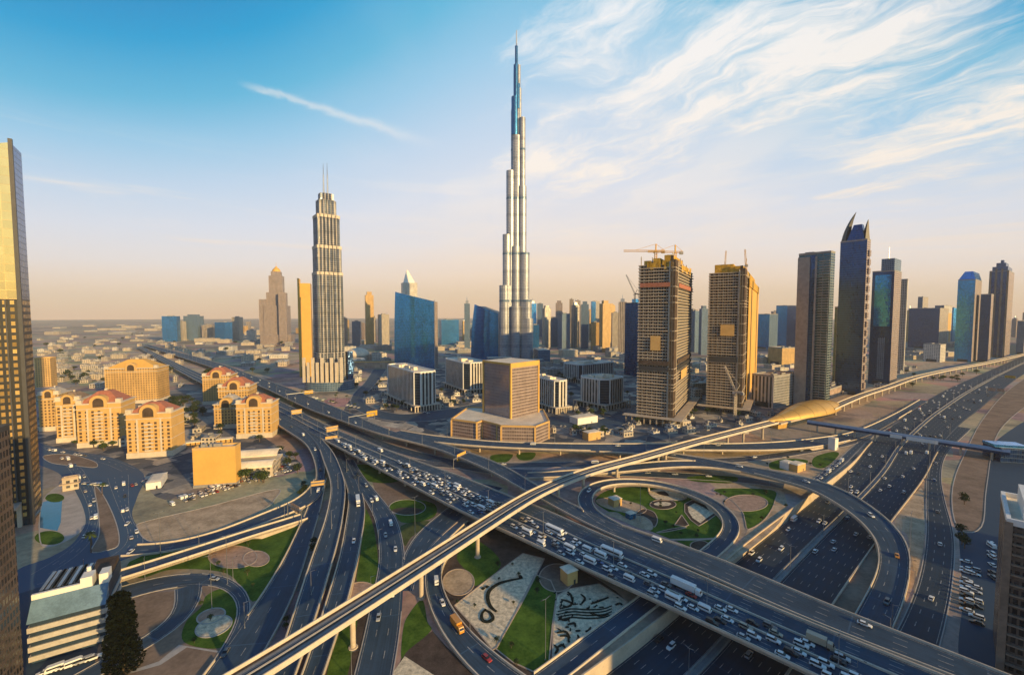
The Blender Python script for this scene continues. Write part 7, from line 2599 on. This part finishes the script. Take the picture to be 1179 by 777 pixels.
# sign gantries seen from behind
def gantry(rb, d, label, frac0=0.0, frac1=1.0, w=9, h=4.2, m=None, lift=6.0, panels=(0.5,), both=True):
    p0, t, hw = rb.at(d, frac=frac0)
    p1, _, _ = rb.at(d, frac=frac1)
    root = empty('sign_gantry', tuple(p0), label, 'sign', 'road sign gantries')
    z = p0.z
    q = MB(); q.cyl((p0.x, p0.y, z - .5), .28, .24, lift + 3.5, 8); q.build('post', M['steel'], root)
    if both:
        q = MB(); q.cyl((p1.x, p1.y, z - .5), .28, .24, lift + 3.5, 8); q.build('post', M['steel'], root)
    q = MB(); q.beam((p0.x, p0.y, z + lift + 2), (p1.x, p1.y, z + lift + 2), .5, .9); q.build('beam', M['steel'], root)
    u = (p1 - p0).normalized()
    for f in panels:
        c = p0.lerp(p1, f)
        a, b = c - u * (w / 2), c + u * (w / 2)
        off = t * -0.45
        q = MB(); q.beam((a.x + off.x, a.y + off.y, z + lift + 1.6), (b.x + off.x, b.y + off.y, z + lift + 1.6), .2, h); q.build('sign_panel', m or M['cream'], root)
    return root


gantry(D1, 12, 'pale sign panel over the start of the leftmost ramp', -0.15, 1.15, 12, 5, panels=(.55,))
gantry(D1, d_at_px(D1, 366), 'pale sign panel over the bend of the leftmost ramp', -0.1, 1.1, 9, 3.5)
gantry(D3, 45, 'pale sign panel over the road coming out under the flyover', -0.1, 1.5, 11, 6, panels=(.55,))
gantry(R1, d_at_px(R1, 343), 'cream sign panel over the wide flyover, farthest back', 0.3, 0.75, 12, 5)
gantry(R1, d_at_px(R1, 383), 'cream sign panel over the wide flyover, nearer the ramp split', 0.3, 0.75, 12, 5)
gantry(R2, d_at_px(R2, 345), 'orange sign panel over the upper flyover, farthest back', -0.2, 1.05, 12, 5, M['yellow'], panels=(.2,))
gantry(R2, d_at_px(R2, 413), 'orange sign panel beside the upper flyover near the street corner', -0.5, 1.05, 13, 6, M['yellow'], panels=(.1,))
gantry(R17, d_at_px(R17, 533), 'golden sign box between the two flyovers', -0.3, 1.2, 13, 6, M['gold_wall'])
gantry(R10b, 6, 'tan sign panel at the head of the gold parapet ramp', -0.4, 1.4, 11, 4.5, M['terracotta'])
gantry(SZR, d_at_px(SZR, 1143), 'yellow sign panel over the far highway', 0.5, 1.05, 14, 5, M['yellow'], panels=(.75,))
gantry(SZR, d_at_px(SZR, 1118), 'pink sign pair at the right side of the far highway', 0.8, 1.15, 8, 5, M['terracotta'], panels=(.3, .75))

# small kiosks and sheds in the gardens
for px, py, w, d_, h, m, lb in ((655, 669, 6, 6, 6.5, M['cream'], 'cream pump house on the tan circle under the flyover'),
                                (708, 581, 7, 6, 5, M['cream'], 'cream shed on the sand bed inside the loop'),
                                (726, 596, 5, 4, 3.5, M['water'], 'bright blue cabin on the sand bed inside the loop'),
                                (906, 539, 9, 7, 6, M['white'], 'white shed by the lawn below the station'),
                                (917, 541, 12, 8, 6, M['cream'], 'cream shed by the lawn below the station'),
                                (959, 517, 6, 6, 11, M['white'], 'white block shed on the lawn tip below the station'),
                                (681, 505, 16, 10, 8, M['cream'], 'cream site hut by the straight flyover'),
                                (672, 486, 30, 16, 8, M['white'], 'round fronted white pavilion in the office street'),
                                (181, 557, 9, 22, 5, M['white'], 'white marquee in the small lot left of the ochre block')):
    c = P(px, py, 0)
    root = empty('kiosk', tuple(c), lb, 'kiosk')
    q = MB(); q.box((c.x, c.y, 0), (w, d_, h), .5); q.build('wall', m, root)
    q = MB(); q.prism(rect(c.x, c.y, w + .8, d_ + .8, .5), h + .003, h + .6, 0, 0, bottom=True, poly1=rect(c.x, c.y, w * .7, d_ * .7, .5)); q.build('roof', M['roof_pale'], root)
    q = MB(); q.box((c.x + w * .2 * math.cos(.5) + (d_ / 2) * math.sin(.5), c.y + w * .2 * math.sin(.5) - (d_ / 2) * math.cos(.5), .02), (1.1, .12, 2.2), .5); q.build('door', M['dark_metal'], root)


# ================================================================== TREES
def leaf_cloud(q, rr, c, rad, n, s, mi=0):
    for _ in range(n):
        while True:
            v = Vector((rr.uniform(-1, 1), rr.uniform(-1, 1), rr.uniform(-1, 1)))
            if v.length < 1: break
        v = v * (v.length ** -0.35 if v.length > .05 else 1)
        p = Vector((c[0] + v.x * rad[0], c[1] + v.y * rad[1], c[2] + v.z * rad[2]))
        a = Vector((rr.uniform(-1, 1), rr.uniform(-1, 1), rr.uniform(-.6, .6))).normalized()
        b = a.cross(Vector((rr.uniform(-1, 1), rr.uniform(-1, 1), rr.uniform(-1, 1)))).normalized()
        k = s * rr.uniform(.6, 1.3)
        q.face([p - a * k - b * k * .6, p + a * k - b * k * .5, p + a * k * .8 + b * k * .6, p - a * k * .9 + b * k * .5], mi)


def tree_proto(kind, seed):
    rr = random.Random(seed)
    root = empty('palm_tree' if kind == 'palm' else 'tree', (0, 0, -500))
    tr = MB(); cr = MB()
    if kind == 'palm':
        prev = (0, 0, 0)
        for k in range(5):
            nx = (0.10 * k * k * .3, .05 * k, 1.6 * (k + 1))
            tr.beam(prev, nx, .38 - .03 * k); prev = nx
        for k in range(16):
            an = 2 * math.pi * k / 16 + rr.uniform(-.15, .15)
            up = rr.uniform(-.1, .9)
            ps = [Vector(prev) + Vector((math.cos(an) * t * 2.7, math.sin(an) * t * 2.7, up * t * 1.5 - 1.9 * t * t)) for t in (0, .35, .7, 1.0)]
            for a, b, w0, w1 in zip(ps, ps[1:], (.12, .45, .38), (.45, .38, .05)):
                s = Vector((-math.sin(an), math.cos(an), 0))
                cr.face([a - s * w0, a + s * w0, b + s * w1, b - s * w1])
        m = M['leaf']
    else:
        h = 2.4
        tr.beam((0, 0, 0), (0.1, 0, h), .4)
        for k in range(5):
            an = 2 * math.pi * k / 5 + rr.uniform(-.3, .3)
            e = (math.cos(an) * 1.5, math.sin(an) * 1.5, h + rr.uniform(1.0, 2.4))
            tr.beam((0.1, 0, h - .3), e, .18)
            leaf_cloud(cr, rr, e, (1.5 * rr.uniform(.8, 1.3), 1.5 * rr.uniform(.8, 1.3), 1.1), 55, .34)
        leaf_cloud(cr, rr, (0, 0, h + 2.4), (1.7, 1.7, 1.3), 70, .34)
        m = M['leaf2'] if kind == 'dark' else M['leaf']
    a = tr.build('trunk', M['bark'], None); a.parent = root
    b = cr.build('crown', m, None); b.parent = root
    CHILD[root.name] = [a, b]; CHILD[a.name] = []; CHILD[b.name] = []
    return root


c = P(143, 772, 0)
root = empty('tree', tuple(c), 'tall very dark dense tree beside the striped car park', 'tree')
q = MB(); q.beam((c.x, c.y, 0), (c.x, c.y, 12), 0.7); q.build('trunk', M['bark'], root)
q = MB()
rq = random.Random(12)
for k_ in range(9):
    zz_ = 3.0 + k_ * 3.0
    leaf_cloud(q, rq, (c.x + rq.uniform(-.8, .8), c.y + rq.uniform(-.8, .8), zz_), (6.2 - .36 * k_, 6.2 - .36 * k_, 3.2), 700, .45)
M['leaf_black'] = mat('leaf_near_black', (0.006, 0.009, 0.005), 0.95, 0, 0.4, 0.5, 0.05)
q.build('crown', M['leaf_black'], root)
TP = {'palm': [tree_proto('palm', 1), tree_proto('palm', 2)], 'green': [tree_proto('green', 3), tree_proto('green', 4)], 'dark': [tree_proto('dark', 5), tree_proto('dark', 6)]}
TNAME = {'palm': 'palm tree', 'green': 'green leafy tree', 'dark': 'dark bushy tree'}


def trees(kind, n, x0, x1, y0, y1, base, seed, s0=.8, s1=1.3, line=None):
    rr = random.Random(seed)
    k = tries = 0
    while k < n and tries < n * 25:
        tries += 1
        if line:
            t = (k + .5) / n
            px, py = line[0][0] + (line[1][0] - line[0][0]) * t + rr.uniform(-.6, .6), line[0][1] + (line[1][1] - line[0][1]) * t + rr.uniform(-.4, .4)
        else: px, py = rr.uniform(x0, x1), rr.uniform(y0, y1)
        c = P(px, py, 0)
        if any(rb.covers(c, 1.5) is not None for rb in RIBBONS):
            if line: k += 1
            continue
        o = copy_tree(rr.choice(TP[kind]))
        sc = rr.uniform(s0, s1)
        o.location = c; o.scale = (sc, sc, sc * rr.uniform(.85, 1.15)); o.rotation_euler = (0, 0, rr.uniform(0, 6.28))
        o['category'] = 'tree'; o['group'] = f"trees {base}"
        later(o, f"{TNAME[kind]} {base}", px, 'from left')
        k += 1


trees('dark', 34, 196, 236, 462, 492, 'in the dense grove between the apartment groups', 1, 1.3, 2.1)
trees('green', 7, 262, 306, 548, 556, 'in front of the curved roof hall', 2, 1.0, 1.6)
trees('dark', 10, 400, 520, 462, 478, 'around the dark glass office block', 3, 1.0, 1.6)
trees('green', 10, 660, 720, 486, 503, 'in the small park by the pavilion', 4, .9, 1.5)
trees('palm', 9, 0, 0, 0, 0, 'in a row beside the left street', 5, .9, 1.2, ((104, 640), (118, 566)))
trees('green', 12, 1072, 1125, 428, 440, 'along the far rail viaduct', 6, 1.2, 1.8)
trees('green', 6, 60, 130, 512, 526, 'before the left apartment group', 8, .9, 1.4)
trees('dark', 12, 640, 720, 432, 445, 'behind the white ribbed offices', 9, 1.2, 2.0)
trees('green', 8, 380, 412, 560, 640, 'on the verge between the parapet ramp and middle ramp', 10, .6, .9)
trees('dark', 7, 345, 362, 560, 640, 'beside the leftmost curving ramp', 11, .7, 1.0)
trees('green', 9, 770, 880, 462, 480, 'at the foot of the unfinished towers', 12, .9, 1.4)
trees('dark', 5, 1104, 1112, 560, 640, 'along the frontage road at right', 13, .8, 1.1)
trees('dark', 8, 310, 345, 520, 548, 'in the dusty lot left of the ramp bend', 14, .9, 1.4)
trees('dark', 30, 50, 330, 385, 440, 'dotted over the plain at left', 17, 1.8, 3.4)
trees('dark', 22, 400, 560, 430, 480, 'between the office blocks and the flyover', 18, .9, 1.6)
trees('green', 22, 620, 735, 440, 500, 'in the office quarter at centre', 19, .9, 1.6)
trees('dark', 12, 960, 1060, 425, 455, 'at the foot of the right towers', 20, 1.2, 2.0)
trees('dark', 14, 60, 300, 470, 520, 'around the cream apartment blocks', 21, 1.0, 1.7)
trees('dark', 16, 700, 840, 560, 620, 'low among the loop garden beds', 22, .25, .5)
trees('dark', 12, 520, 640, 640, 770, 'low in the gardens by the calligraphy strip', 23, .25, .5)
trees('green', 10, 200, 330, 625, 740, 'low on the lawns by the small loop road', 24, .3, .6)
trees('dark', 10, 860, 960, 520, 600, 'low on the lawns below the station', 25, .3, .6)
trees('palm', 10, 300, 420, 455, 476, 'around the twin mast tower', 15, 1.0, 1.3)
trees('dark', 10, 56, 120, 425, 445, 'in the old quarter behind the apartments', 16, 1.4, 2.2)
for l_ in TP.values():
    for r_ in l_:
        for c_ in CHILD[r_.name]: bpy.data.objects.remove(c_)
        bpy.data.objects.remove(r_)

# ================================================================== HAZE
hz = MB()
HB = 15900.0
hz.prism([(-HB, -HB), (HB, -HB), (HB, HB), (-HB, HB)], -7.0, 860.0, 0, 0, bottom=True)
hm = bpy.data.materials.new('haze')
hm.use_nodes = True
hm.node_tree.nodes.clear()
ho_ = hm.node_tree.nodes.new('ShaderNodeOutputMaterial')
pv = hm.node_tree.nodes.new('ShaderNodeVolumePrincipled')
pv.inputs['Color'].default_value = (0.96, 0.94, 0.92, 1)
pv.inputs['Density'].default_value = HAZE_DENSITY
pv.inputs['Anisotropy'].default_value = 0.0
hm.node_tree.links.new(pv.outputs[0], ho_.inputs['Volume'])
ho = hz.build('haze', hm)
tag(ho, 'thin warm haze hanging over the whole city', 'haze', None, 'stuff')
settle_labels()
print('vehicles', NCAR, 'objects', len(scene.objects))
